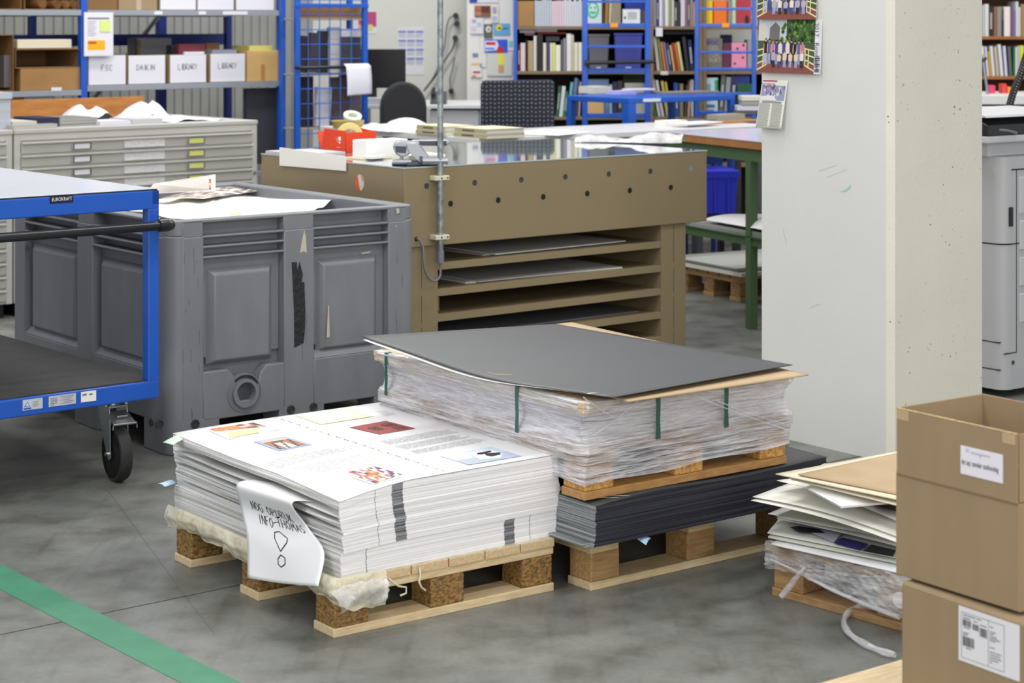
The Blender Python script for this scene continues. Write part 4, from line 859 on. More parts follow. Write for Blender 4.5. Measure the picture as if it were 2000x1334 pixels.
def crowd(mb, fn, w_, h_, seed, y0):
    r = random.Random(seed); k = w_ / 100
    def blob(x, y, rx, ry, c, off): patch(mb, [(x + rx * math.cos(i * math.pi / 4), y + ry * math.sin(i * math.pi / 4)) for i in range(8)], fn, c, off)
    SK = (214, 170, 146)
    for row, n, yb, hh in ((0, 11, y0 + h_ * .16, h_ * .46), (1, 6, y0 + h_ * .10, h_ * .30)):
        for i in range(n):
            x = w_ * (.12 + .72 * (i + .3) / n) if row == 0 else w_ * (.24 + .60 * (i + .5) / n); hh2 = hh * r.uniform(.92, 1.06) * (1.12 if row == 0 and i == 0 else 1)
            top = r.choice([(36, 36, 44), (50, 70, 150), (170, 176, 186), (90, 100, 150), (220, 214, 206), (60, 90, 160), (196, 120, 130)]) if row == 0 else r.choice([(226, 222, 214), (170, 170, 200), (34, 34, 40), (220, 200, 190)])
            leg = r.choice([(60, 80, 140), (40, 44, 60), (150, 160, 200)]); o_ = .0008 + row * .0009 + i * .00002; wd = w_ * .030
            if i == 0 and row == 0: top, leg = (34, 32, 38), (176, 178, 210)
            patch(mb, [(x - wd * .8, yb), (x - wd * .15, yb), (x, yb + hh2 * .2), (x + wd * .15, yb), (x + wd * .8, yb), (x + wd * .8, yb + hh2 * .45), (x - wd * .8, yb + hh2 * .45)], fn, leg, o_)
            patch(mb, [(x - wd, yb + hh2 * .42), (x + wd, yb + hh2 * .42), (x + wd * 1.15, yb + hh2 * .80), (x + wd * .5, yb + hh2 * .86), (x - wd * .5, yb + hh2 * .86), (x - wd * 1.15, yb + hh2 * .80)], fn, top, o_ + .0002)
            patch(mb, [(x - wd * 1.2, yb + hh2 * .45), (x - wd * .8, yb + hh2 * .45), (x - wd * .9, yb + hh2 * .8), (x - wd * 1.3, yb + hh2 * .78)], fn, SK, o_ + .0003)
            patch(mb, [(x + wd * .8, yb + hh2 * .5), (x + wd * 1.2, yb + hh2 * .5), (x + wd * 1.3, yb + hh2 * .78), (x + wd * .9, yb + hh2 * .8)], fn, SK, o_ + .0003)
            blob(x, yb + hh2 * .93, wd * .5, hh2 * .075, SK, o_ + .0004); blob(x, yb + hh2 * .965, wd * .52, hh2 * .05, r.choice([(60, 44, 34), (196, 180, 160), (120, 90, 60), (40, 34, 30)]), o_ + .0005)
for (lab, py0, py1, sd) in (('group photograph of people on a deck taped to the pillar', 38, 141, 3), ('upper group photograph on the pillar with its top out of view', -60, 38, 9)):
    q, fn, w_, h_ = pprint(lab, 1483, 1606 if sd == 3 else 1598, py0, py1, .012)
    mb = MB(); W2 = w_ * (.90 if sd == 3 else 1)
    rect(mb, 0, W2, 0, h_, fn, (70, 88, 62), .0002); rect(mb, 0, W2, 0, h_ * .20, fn, (142, 84, 74), .0004); rect(mb, 0, W2 * .5, h_ * .62, h_, fn, (190, 196, 206), .0003)
    patch(mb, [(0, h_ * .6), (W2 * .16, h_ * .6), (W2 * .16, h_ * .85), (W2 * .10, h_ * .92), (0, h_ * .9)], fn, (206, 202, 196), .0004); patch(mb, [(W2 * .2, h_ * .62), (W2 * .38, h_ * .62), (W2 * .38, h_ * .86), (W2 * .3, h_ * .95), (W2 * .2, h_ * .84)], fn, (112, 108, 108), .0005)
    r = random.Random(sd)
    for i in range(70):
        x, y = r.uniform(W2 * .42, W2 * .97), r.uniform(h_ * .6, h_ * .97); s_ = w_ * .03; patch(mb, [(x - s_, y), (x, y - s_), (x + s_, y), (x, y + s_)], fn, r.choice([(64, 104, 40), (88, 134, 54), (36, 62, 30), (112, 150, 70)]), .0005)
    for s_ in (0, 1):
        xx = lambda f: W2 * f if s_ == 0 else W2 * (1 - f)
        for f0, y0, f1, y1 in ((0, .05, .17, .16), (0, .30, .17, .36), (0, .42, .17, .46), (.10, .12, .10, .45), (.16, .14, .16, .46), (0, .17, .17, .26)): mb.stroke([(xx(f0), h_ * y0), (xx(f1), h_ * y1)], w_ * .016, fn, c=(226, 220, 170), off=.0007)
    for k in range(8): mb.stroke([(0, h_ * .02 * k + .003), (W2, h_ * .022 * k + .002)], .0008, fn, c=(116, 62, 56), off=.0006)
    crowd(mb, fn, W2, h_, sd, 0)
    if sd == 3:
        rect(mb, W2, w_, 0, h_, fn, (226, 228, 232), .0003)
        for k in range(9): rect(mb, W2 + w_ * .01, w_ * .99, h_ * .03 + k * h_ * .035, h_ * .05 + k * h_ * .035, fn, [(70, 90, 160), (40, 44, 60), (180, 190, 210)][k % 3], .0006)
    mb.build('printing', vcol(), q)
    if sd == 3:
        for txt, bb in (('2017', .74), ('Rondvaart', .38)): lettering(txt, .030, (-.018, -(W2 + w_ * .028), h_ * (bb + .20)), (0, 0, -1), (0, -1, 0), 'printed_word', INK, q, off=.0015, sx=.85)
q, fn, w_, h_ = pprint('newspaper clipping with a small colour picture on the pillar', 1486, 1536, 155, 249, .022, cat='newspaper clipping', name='newspaper_clipping', paper=(226, 226, 216), lean=-.08)
mb = MB(); rect(mb, .005, w_ * .6, h_ * .96, h_ * .99, fn, (176, 80, 110)); rect(mb, .006, w_ - .006, h_ * .58, h_ * .88, fn, (150, 150, 190)); 
r = random.Random(1)
for i in range(50):
    x, y = r.uniform(.008, w_ - .016), r.uniform(h_ * .6, h_ * .85); rect(mb, x, x + .007, y, y + .011, fn, r.choice([(110, 110, 160), (206, 206, 214), (226, 222, 214), (196, 90, 110), (80, 90, 120), (150, 160, 180)]), .0008)
patch(mb, [(.006, h_ * .58), (w_ * .7, h_ * .58), (w_ * .5, h_ * .68), (.006, h_ * .66)], fn, (222, 222, 222), .0010)
for cxx in (0, 1):
    for k in range(22): rect(mb, .005 + cxx * w_ * .49, w_ * (.46 + .48 * cxx) - .004 * (k % 3 == 0), h_ * (.50 - k * .0215), h_ * (.507 - k * .0215), fn, (96, 96, 92), .0006)
for k in range(2): rect(mb, .016, w_ - .016, h_ * (.545 - k * .022), h_ * (.555 - k * .022), fn, (50, 50, 50), .0006)
mb.build('printing', vcol(), q)
lettering('Mijzen demonstratie gedrukt', .0085, (-.0075, -.004, h_ * .905), (0, -1, 0), (0, 0, 1), 'headline', INK, q, off=.001, sx=.72)

# ------------------------------------------------------------------ cardboard boxes on the near pallet
BXO = G(1749.5, 794.4, .76); dB = BXO.y; BXO.z = 0; THX = 35.3
uX, vX = uv(THX); BB = BXO - vX * .32
t = T('cardboard_box', 'open cardboard box with upright flaps on top of the other box', 'cardboard box', (BB.x, BB.y, .4185), THX)
th = .004; LX, LY, HB, HF = .26, .32, .207, .133
mb = MB(); mb.box(0, LX, 0, LY, 0, th); mb.box(0, th, 0, LY, 0, HB); mb.box(LX - th, LX, 0, LY, 0, HB); mb.box(th, LX - th, 0, th, 0, HB); mb.box(th, LX - th, LY - th, LY, 0, HB)
mb.build('box_body', CARD, t, bevel=.003)
mb = MB(); o4 = .004
for nm, P in (('flap', [(-.002, .004), (-.002 + th, .004), (-.002 + th, LY - .004), (-.002, LY - .004)]), ('flap', [(LX - th, 0), (LX, 0), (LX, LY), (LX - th, LY)]), ('flap', [(0.003, LY - th), (LX, LY - th), (LX, LY), (0.003, LY)]), ('flap', [(0.002, 0), (LX, 0), (LX, th), (0.002, th)])):
    mb = MB(); mb.prism(P, lambda x, y, q: (x, y, q), HB + .002, HB + HF); mb.build(nm, CARD, t, bevel=.0012)
mb = MB(); mb.box(-.0025, .0025, .003, LY - .003, HB - .002, HB + .004); mb.build('fold_crease', CARD_IN, t, bevel=.0015)
for P in ([(-.0024, .006), (.0022, .006), (.0022, LY - .006), (-.0024, LY - .006)],): mb = MB(); mb.prism(P, lambda x, y, q: (x, y, q), HB + HF, HB + HF + .0006); mb.build('cut_edge', CARD_EDGE, t)
# content label
def XP(px, py, o=BXO, th_=THX): a_, z_ = hit(px, py, o, th_ + 90); return a_, z_
l0, zt_ = XP(1878, 869); l1, zb_ = XP(1960.5, 942)
y0, y1 = .32 + l0, .32 + l1; z0_, z1_ = XP(1877, 924)[1] - .4185, zt_ - .4185
lb = MB().box(-.0032, -.0022, y1, y0, z0_, z1_).build('paper_label', colmat((226, 222, 230), .5), t, bevel=.0003)
lettering('let op: zonder stofomslag', .0150, (-.0033, y0 - .004, z0_ + .020), (0, -1, 0), (0, 0, 1), 'printed_words', mat('label_ink', (52, 48, 62), .5), t, sx=.60)
mb = MB(); fn = plane((-.0034, y0, z0_), (0, -1, 0), (0, 0, 1)); r = random.Random(8); PU = (150, 140, 196)
mb.stroke([(.016, .052), (.017, .045)], .0009, fn, c=PU); mb.stroke([(.020, .052), (.021, .045)], .0009, fn, c=PU)
mb.stroke([(.027 + i * .0016, .046 + .0022 * math.sin(i * 1.9) - (0.006 if i == 15 else 0)) for i in range(32)], .0009, fn, c=PU); mb.build('handwriting', vcol(), t)
TAPEM = mat('clear_packing_tape', (186, 160, 124), .25, spec=.7)
for y_ in (.295, .02): MB().box(-.0027, -.0022, y_ - .012, y_ + .02, HB + HF - .022, HB + HF - .001).build('tape_piece', TAPEM, t)
# lower box
B2 = G(1760, 1133, .4135); B2.z = 0; TH2X = 33.5; u2_, v2_ = uv(TH2X); L2 = .36; b2o = B2 - v2_ * L2
t = T('cardboard_box', 'closed cardboard box with a barcode label under the open box', 'cardboard box', (b2o.x, b2o.y, .1445), TH2X)
mb = MB(); h2 = .262; mb.box(0, .30, 0, L2, 0, h2); mb.build('box_body', CARD, t, bevel=.005)
mb = MB(); mb.hexa([(-.001, .002, h2 - .004), (.28, .002, h2 - .004), (.28, L2 - .002, h2 - .002), (-.001, L2 - .002, h2 - .002), (.004, .01, h2 + .004), (.28, .01, h2 + .004), (.28, L2 - .004, h2 + .0062), (.004, L2 - .004, h2 + .0062)]); mb.build('flap', CARD, t, bevel=.002)
def YP(px, py): a_, z_ = hit(px, py, B2, TH2X + 90); return L2 + a_, z_ - .1445
ya, za = YP(1873, 1182); yb_, zb_ = YP(1873, 1288); yc = ya - .155
MB().box(-.0012, 0, yc, ya, zb_, za).build('shipping_label', colmat((222, 222, 226), .4), t)
mb = MB(); fn = plane((-.0013, ya, zb_), (0, -1, 0), (0, 0, 1)); hh = za - zb_; K = (60, 58, 66)
def line(a0, b0, a1, b1, w_=.0007): mb.stroke([(a0, b0), (a1, b1)], w_, fn, c=K, sub=.1)
line(.008, .008, .008, hh - .010); line(.008, .008, .118, .008); line(.008, hh - .010, .118, hh - .010); line(.118, .008, .118, hh - .010); line(.078, .008, .078, hh - .010)
rr = random.Random(5)
def bars(a0, a1, b0, b1):
    x = a0
    while x < a1:
        w_ = rr.choice([.0006, .0009, .0014]); rect(mb, x, min(a1, x + w_), b0, b1, fn, (70, 66, 82), .0005); x += w_ + rr.choice([.0006, .0009, .0012])
bars(.012, .034, hh - .036, hh - .023); bars(.038, .053, hh - .038, hh - .026); bars(.056, .074, hh - .046, hh - .029); bars(.012, .042, hh - .075, hh - .056)
def tiny(a0, a1, b, h_=.0018, c=(96, 94, 102)):
    x = a0
    while x < a1 - .001: w_ = rr.uniform(.002, .005); rect(mb, x, min(a1, x + w_), b, b + h_, fn, c, .0005); x += w_ + .0008
tiny(.012, .045, hh - .0155); tiny(.047, .06, hh - .0155); tiny(.013, .031, hh - .021); tiny(.039, .050, hh - .022); tiny(.056, .073, hh - .025); tiny(.014, .030, hh - .0395); tiny(.012, .028, hh - .050); tiny(.012, .024, hh - .0535); tiny(.020, .034, hh - .079)
for b_, a1 in ((.018, .091), (.027, .098), (.031, .092), (.036, .10), (.040, .108), (.044, .096), (.057, .094), (.066, .110), (.071, .108), (.076, .110), (.081, .104), (.086, .088)): tiny(.082, a1, hh - b_ - .004)
mb.build('printing', vcol(), t)

# ------------------------------------------------------------------ scrap boards on the worn pallet
def heap(label, pts, m, th=.002, cat='board', name='board', curl=0, wob=0, seed=0): return sheet(label, pts, m, cat, name, curl, th, wob, 12, seed)
GW = colmat((226, 226, 220)); CR_ = colmat((222, 214, 190)); KB = mat('kraft_face', (174, 150, 116), .7, noise=.04, ns=12)
base = [(1503, 1070, .150), (1790, 1132, .150), (1900, 1010, .150), (1600, 1000, .150)]
heap('lowest white sheet just above the film wrapped deck of the scrap pallet', [(1506, 1062, .152), (1800, 1128, .152), (1900, 1010, .152), (1600, 1000, .152)], WHITE, .003, seed=1)
heap('dull green white board second from the bottom of the scrap heap', [(1500, 1048, .160), (1800, 1108, .160), (1900, 1000, .160), (1560, 990, .160)], colmat((206, 208, 196)), .004, seed=2)
pq = heap('white printed sheet with dark blue and black pictures low in the scrap heap', [(1499, 1040, .168), (1800, 1098, .168), (1900, 990, .168), (1545, 985, .168)], colmat((224, 224, 218)), .003, seed=3)
mb = MB(); fnh = lambda z: (lambda a, b: (G(a, b, z), Vector((0, 0, 1))))
mb.build if False else None
patch(mb, [(1552, 1027), (1628, 1060), (1654, 1030), (1545, 1008)], fnh(.1735), (206, 206, 222), .0005)
patch(mb, [(1627, 1061), (1680, 1076), (1697, 1063), (1645, 1050)], fnh(.1735), (40, 44, 110), .0008); patch(mb, [(1685, 1077), (1744, 1088), (1750, 1075), (1702, 1064)], fnh(.1735), (34, 34, 42), .0008)
patch(mb, [(1542, 1030), (1560, 1040), (1612, 1042), (1600, 1034), (1560, 1028)], fnh(.1735), (38, 38, 48), .0010)
q = mb.build('printing', vcol(), pq)
heap('off white sheet resting above the printed sheet in the scrap heap', [(1518, 1012, .190), (1800, 1078, .182), (1900, 980, .182), (1560, 985, .186)], colmat((226, 226, 218)), .003, curl=.004, seed=4)
heap('thin white sheet sticking out left in the middle of the scrap heap', [(1500, 1003, .200), (1800, 1070, .194), (1900, 975, .192), (1545, 985, .196)], WHITE, .0015, curl=.005, seed=5)
heap('grey green board in the middle of the scrap heap', [(1517, 1008, .212), (1800, 1060, .204), (1900, 965, .204), (1570, 985, .206)], colmat((196, 198, 188)), .003, seed=6)
heap('large white sheet fanning far out to the left of the scrap heap', [(1467, 977, .262), (1760, 1062, .225), (1900, 950, .235), (1545, 950, .262)], colmat((238, 237, 230)), .0012, curl=.010, seed=7)
heap('white sheet just above the widest sheet in the scrap heap', [(1470, 970, .268), (1760, 1050, .235), (1900, 945, .245), (1540, 944, .268)], colmat((234, 233, 226)), .0012, curl=.012, seed=8)
heap('white sheet with a bent corner high in the scrap heap', [(1517, 938, .300), (1760, 1020, .255), (1900, 935, .275), (1580, 930, .296)], colmat((236, 236, 232)), .0015, curl=.010, seed=9)
# white corrugated offcut
c4 = [G(1578, 958, .312), G(1642, 993, .300), G(1742, 984, .300), G(1720, 952, .312)]
mb = MB(); U = Vector((0, 0, .006)); mb.hexa(c4 + [p + U for p in c4]); q = mb.build('corrugated_offcut', colmat((238, 238, 238)), bevel=.0006); tag(q, 'white corrugated board offcut below the brown boards of the scrap heap', 'board')
mb = MB(); r = random.Random(2); d_ = c4[1] - c4[0]; n_ = Vector((d_.y, -d_.x, 0)).normalized() * .0006
if (c4[0] + n_ - c4[3]).length < (c4[0] - c4[3]).length: n_ = -n_
for i in range(30):
    a = c4[0] + d_ * (i / 30 + .008); b = c4[0] + d_ * (i / 30 + .026); mb.add([a + n_ + U * .2, b + n_ + U * .2, b + n_ + U * .8, a + n_ + U * .8], [(0, 1, 2, 3)])
mb.build('flute_openings', colmat((150, 148, 138)), q)
heap('black patterned sheet under the brown boards of the scrap heap', [(1700, 985, .288), (1760, 1000, .286), (1800, 975, .286), (1720, 972, .288)], colmat((40, 40, 46)), .002, seed=10)
heap('brown edged cream board second from the top of the scrap heap', [(1545, 935, .334), (1800, 998, .318), (1930, 900, .33), (1610, 905, .334)], CR_, .003, seed=11)
heap('large cream and kraft board on top of the scrap heap', [(1515, 925, .345), (1800, 985, .332), (1930, 860, .345), (1748, 882, .345)], colmat((218, 208, 184)), .003, seed=12)
heap('kraft brown board lying uppermost on the scrap heap', [(1558, 926, .349), (1800, 974, .337), (1930, 862, .350), (1745, 886, .350)], KB, .0025, seed=13)
# film hanging from the scrap pallet
p4 = T('stretch_film', 'torn clear stretch film round the side of the worn scrap pallet', 'plastic film', (P4o.x, P4o.y, 0), 42.0)
CF2 = film_mat('loose_stretch_film', (228, 230, 232), .08, .75, .15, 5, (2, 2, 9), bump=1.0, bs=6, spec=.9)
def ff(a, b):                          # along the visible side: y from 0.8 (left in view) to 0
    y = .812 - a * .83; bot = .075 + .0 * a - .055 * max(0, min(1, (a - .25) / .45)); z = .150 * (1 - b) + bot * b + .006 * wv(a * 2 + b); return Vector((-.010 - .006 * abs(wv(a * 5 + b * 3, 4)) - .004 * b, y, z))
MB().grid(ff, 90, 16).build('wrap', CF2, p4, smooth=70)
def fpx(px, py, off=.02):
    oo = Vector((P4o.x, P4o.y, 0)) - u42b * off; a_, z_ = hit(px, py, oo, 132.0); return Vector((-off, a_, max(.012, z_)))
MB().tube([fpx(1572, 1108, .02), fpx(1552, 1132, .03), fpx(1540, 1148, .035), fpx(1526, 1165, .04)], [.004, .008, .009, .008], 10).build('twisted_end', FILM2, p4, smooth=60)
MB().tube([fpx(1505, 1092), fpx(1560, 1118), fpx(1620, 1150), fpx(1700, 1185), fpx(1756, 1205)], [.003, .004, .005, .006, .007], 10).build('film_rope', FILM2, p4, smooth=60)
lp = [(1758, 1172, .10), (1725, 1180, .06), (1690, 1182, .03), (1660, 1194, .014), (1648, 1215, .012), (1660, 1238, .012), (1690, 1258, .012), (1722, 1272, .012), (1748, 1279, .012)]
LP_ = [G(*p) for p in lp]
o = MB().tube([cat(LP_, i / 40) for i in range(41)], [.020 - .012 * min(1, i / 14) + .0012 * math.sin(i * .9) for i in range(41)], 12).build('film_strand', FILM2, smooth=60)
tag(o, 'twisted strand of clear film looping onto the floor by the scrap pallet', 'plastic film')
# ------------------------------------------------------------------ copier
KO = G(1960, 778); THK = 38.0
t = T('copier', 'light grey office copier partly hidden behind the right side of the pillar', 'copier', (KO.x, KO.y, 0), THK)
CPG = mat('copier_grey', (184, 186, 189), .4); CPW = mat('copier_white', (200, 202, 206), .35); CPB = mat('copier_black', (20, 22, 28), .15, spec=.8)
mb = MB(); arc = [(.05 - .05 * math.cos(i * math.pi / 16), .05 - .05 * math.sin(i * math.pi / 16)) for i in range(9)]
mb.prism(arc + [(.60, 0), (.60, .60), (0, .60)], lambda x, y, q: (x, y, q), .03, .985); mb.build('body', CPG, t, smooth=35)
mb = MB(); mb.prism([(x - .002, y - .002) for x, y in arc] + [(.60, -.002), (.60, .60), (-.002, .60)], lambda x, y, q: (x, y, q), .625, .63)
for z_ in (.222, .110): mb.prism([(-.0015, .02), (-.0015, .60), (.01, .60), (.01, .02)], lambda x, y, q: (x, y, q), z_, z_ + .004)
for z_ in (.35, .48): pass
mb.box(.082, .085, -.0015, .002, .18, .93); mb.box(.004, .082, -.0015, .002, .178, .182); mb.box(.05, .6, -.0015, .002, .93, .935); mb.build('panel_gap', DARK, t)
MB().box(.034, .058, -.006, .002, .70, .78).build('door_latch', CPB, t, bevel=.003)
MB().box(.10, .30, -.003, .002, .75, .90).build('tray_window', CPW, t, bevel=.003)
for z_ in (.60, .45, .30): MB().box(.10, .55, -.006, .002, z_, z_ + .12).build('paper_drawer', CPW, t, bevel=.004)
MB().lathe([(.009, 0), (.009, .002), (0, .002)], (.06, -.001, .14), (0, -1, 0), 14).build('screw', GREYBOARD, t)
MB().box(-.12, .05, .12, .55, 1.0, 1.012).build('output_tray', CPG, t, bevel=.003)
mb = MB(); mb.box(-.1, .62, .0, .60, 1.045, 1.075); mb.box(-.02, .6, .06, .6, .985, 1.045); mb.build('scanner_housing', CPW, t, bevel=.006)
mb = MB(); mb.prism([(0.0, 1.076), (.60, 1.076), (.60, 1.16), (.1, 1.16), (0.0, 1.12)], lambda a, b, q: (q, a, b), -.10, .62); mb.build('document_feeder', CPB, t, bevel=.004)
MB().hexa([(-.12, -.01, 1.150), (.62, -.01, 1.150), (.62, .5, 1.150), (-.12, .5, 1.150), (-.12, .0, 1.162), (.62, .0, 1.162), (.62, .45, 1.166), (-.12, .45, 1.166)]).build('feeder_lid', CPW, t, bevel=.004)
MB().tube([(-.03, -.002, 1.10), (.02, -.004, 1.095), (.08, -.004, 1.083)], .006, 8).build('lid_handle', STEEL, t, smooth=50)

# ------------------------------------------------------------------ plan chests at the left
THD = 41.8
DO = W(28, 253.5, 10.18); DO.z = 0
dwr, _ = hit(502, 240, DO, THD)
DLAB = [hit(158, 300, DO, THD)[0], hit(381, 290, DO, THD)[0], hit(241, 290, DO, THD)[0], hit(320, 290, DO, THD)[0]]
def chest():
    t = T('plan_chest', '', 'plan chest', tuple(DO), THD)
    Wd = dwr; D = .95; zt = .976
    mb = MB(); mb.box(0, Wd, 0.01, D, .075, zt - .02); mb.box(0, .035, 0, .01, .075, zt - .022); mb.box(Wd - .035, Wd, 0, .01, .075, zt - .022); mb.box(.035, Wd - .035, 0, .01, zt - .058, zt - .022); mb.build('carcass', CABGREY, t, bevel=.002)
    MB().box(-.002, Wd + .002, -.006, D + .002, zt - .022, zt).build('top', CABGREY, t, bevel=.003)
    MB().box(.03, Wd - .03, .04, D, 0, .075).build('plinth', BLACKP, t)
    n = 12; p = (zt - .062 - .085) / n
    for i in range(n):
        z1 = zt - .062 - i * p; z0 = z1 - p
        d = bpy.data.objects.new('drawer', None); COL.objects.link(d); d.parent = t
        MB().hexa([(.038, -.001, z0 + .006), (Wd - .038, -.001, z0 + .006), (Wd - .038, .01, z0 + .006), (.038, .01, z0 + .006), (.038, -.011, z1 - .012), (Wd - .038, -.011, z1 - .012), (Wd - .038, .01, z1 - .012), (.038, .01, z1 - .012)]).build('drawer_front', CABGREY, d)
        MB().box(.038, Wd - .038, -.024, .01, z1 - .014, z1 - .005).build('pull_lip', CABGREY, d, bevel=.002)
        for s_, m_, mm in ((DLAB[0], 'card_white', (208, 208, 214)), (DLAB[1], 'card_yellow', (206, 208, 110))):
            zc = (z0 + z1) / 2 - .003
            MB().box(s_ - .058, s_ + .058, -.014, -.004, zc - .019, zc + .019).build('label_holder', CHROME, d, bevel=.003)
            MB().box(s_ - .045, s_ + .045, -.0155, -.010, zc - .013, zc + .013).build('label_card', colmat(mm), d)
        if i < 6: MB().box(DLAB[2], DLAB[3], -.0115, -.006, (z0 + z1) / 2 - .024, (z0 + z1) / 2 + .018).build('plastic_strip', mat('glossy_plastic_strip', (236, 236, 238), .12, .3, bump=.5, bs=60, spec=1.0), d)
    MB().cyl((Wd - .017, -.006, zt - .30), (Wd - .017, .004, zt - .30), .010, 12).build('lock', CHROME, t)
    return t
c1 = chest(); c1['label'] = 'grey metal plan chest with wide drawers behind the grey pallet box'; c1['group'] = 'grey plan chests'
def copytree(o, parent=None):
    c = o.copy(); COL.objects.link(c); c.parent = parent
    for ch in list(o.children): copytree(ch, c)
    return c
c2 = copytree(c1); c2.location = DO - uv(THD)[0] * (dwr + .012); c2['label'] = 'grey plan chest cut off by the left edge of the photo'
uD, vD = uv(THD)
def DP(px, py, back=0.0): a_, z_ = hit(px, py, DO + vD * back, THD); return a_, z_
def dslab(label, name, cat, px0, px1, py0, z0, back, dep, m, rot=0, bevel=0, **k):
    a0, _ = DP(px0, 240, back); a1, _ = DP(px1, 240, back); zt_ = DP((px0 + px1) / 2, py0, back)[1]
    return slab(label, name, cat, tuple(DO), THD, a0, a1, back, back + dep, z0, max(zt_, z0 + .004), m, rot, bevel)
PLK = mat('varnished_pine', (176, 118, 56), .5, c2=(150, 92, 38), ns=4, stretch=(2, 20, 20), lo=.3, hi=.7)
a0, _ = DP(22, 220, .88); a1, _ = DP(282, 220, .88); zb_ = .977; z1 = DP(160, 192, .88)[1]
slab('wide varnished pine plank standing upright at the back of the plan chests', 'wooden_plank', 'plank', tuple(DO), THD, a0, a1, .88, .91, zb_, z1, PLK, bevel=.002)
dslab('tall light grey box of sheets on the plan chest at the left photo edge', 'grey_box', 'box', -25, 21, 194, .977, .1, .3, mat('grey_lidded_box', (176, 182, 192), .5, noise=.08, ns=3, stretch=(1, 1, 40)))
dslab('light grey flat box on top of the tall grey box at the left photo edge', 'flat_box', 'box', -27, 24, 181, DP(0, 194, .09)[1] + .001, .09, .32, colmat((182, 188, 196)))
dslab('pile of grey booklets with navy cover on the plan chest', 'booklet_pile', 'booklets', 115, 190, 230, .977, .12, .28, mat('booklet_edges', (176, 176, 172), .6, c2=(120, 120, 118), ns=1, stretch=(.5, .5, 120), lo=.4, hi=.6))
dslab('navy blue book lying beside the grey booklets on the plan chest', 'book', 'book', 72, 117, 230, .977, .12, .26, colmat((38, 42, 66)))
dslab('pile of white leaflets right of the grey booklets on the plan chest', 'leaflet_pile', 'leaflets', 195, 256, 236, .977, .08, .2, colmat((206, 204, 216)))
dslab('pile of grey leaflets in the middle of the plan chest top', 'leaflet_pile', 'leaflets', 258, 318, 232, .977, .1, .24, colmat((186, 184, 186)))
dslab('thin white envelopes at the left end of the plan chest top', 'envelope_pile', 'envelopes', 24, 72, 237, .977, .1, .3, colmat((196, 192, 186)))
dslab('clear plastic sleeve at the front edge of the plan chest top', 'plastic_sleeve', 'plastic sleeve', 26, 112, 243, .977, .02, .07, colmat((178, 176, 170), .2))
def crumple(label, px0, px1, pyt, back, dep, seed, m=WHITE, peaks=3, name='crumpled_paper', cat='crumpled paper'):
    a0, _ = DP(px0, 230, back); a1, _ = DP(px1, 230, back); zt_ = DP((px0 + px1) / 2, pyt, back)[1]; h_ = zt_ - .979
    r = random.Random(seed); P = [(r.uniform(.2, .8), r.uniform(.25, .75), r.uniform(.6, 1), r.uniform(.12, .22)) for _ in range(peaks)]
    def f(a, b):
        z = max(c * max(0, 1 - (abs(a - x) + .5 * abs(b - y)) / (w_ * 2)) for x, y, c, w_ in P)
        return Vector((a0 + (a1 - a0) * a, back + dep * b, .979 + h_ * z + .004 * math.sin(a * 21 + b * 9)))
    o = MB().grid(f, 16, 10).build(name, m, solid=.001); place(o, tuple(DO), THD); return tag(o, label, cat)
crumple('crumpled white paper peaking in front of the pine plank', 152, 248, 188, .35, .35, 3, peaks=2)
crumple('crumpled lilac white papers right of the peaked paper on the plan chest', 245, 365, 194, .35, .35, 5, colmat((222, 220, 236)), 4)
crumple('flat bent white sheet at the right end of the plan chest top', 310, 440, 221, .12, .3, 9, colmat((226, 224, 240)), 2)

# ------------------------------------------------------------------ rack with cartons
THR = 42.8; RO = ro.copy()
RW = hit(553, 170, RO, THR)[0]
t = T('storage_rack', 'blue and grey storage rack behind the plan chests', 'rack', tuple(RO), THR)
RS = mat('rack_beam_grey', (150, 156, 166), .4, .2)
zm = hit(170, 168, RO, THR)[1]; zu = hit(170, 19.5, RO, THR)[1]; RD = .62
for x in (-1.95, 0, RW):
    for y in (0, RD):
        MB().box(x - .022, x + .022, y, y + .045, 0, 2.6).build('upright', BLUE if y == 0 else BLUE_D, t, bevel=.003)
for x0, x1, dz in ((-1.93, -.022, -.022), (.022, RW - .022, 0)):
    for z_ in (zm + dz, zu, .55):
        mb = MB(); mb.box(x0, x1, .0, .012, z_ - .034, z_); mb.box(x0, x1, 0, RD, z_ - .004, z_ - .001); mb.box(x0, x1, RD, RD + .02, z_ - .04, z_); mb.build('shelf', RS, t, bevel=.002)
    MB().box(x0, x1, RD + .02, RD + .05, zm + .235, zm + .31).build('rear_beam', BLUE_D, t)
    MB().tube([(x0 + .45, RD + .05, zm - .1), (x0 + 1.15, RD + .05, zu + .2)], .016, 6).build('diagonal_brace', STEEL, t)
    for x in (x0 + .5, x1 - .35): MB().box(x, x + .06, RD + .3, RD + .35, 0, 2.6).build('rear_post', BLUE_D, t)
for px, w_ in ((100, 20), (301, 16), (388, 14), (435, 48)):
    a_, z_ = hit(px, 174 if px < 160 else 25, RO, THR); b_, _ = hit(px + w_, 174, RO, THR); MB().box(a_, b_, -.002, 0, z_ - .012, z_ + .010).build('shelf_label', colmat((214, 216, 222)), t)
def RP(px, py, y=.02): return hit(px, py, RO + uv(THR)[1] * y, THR)
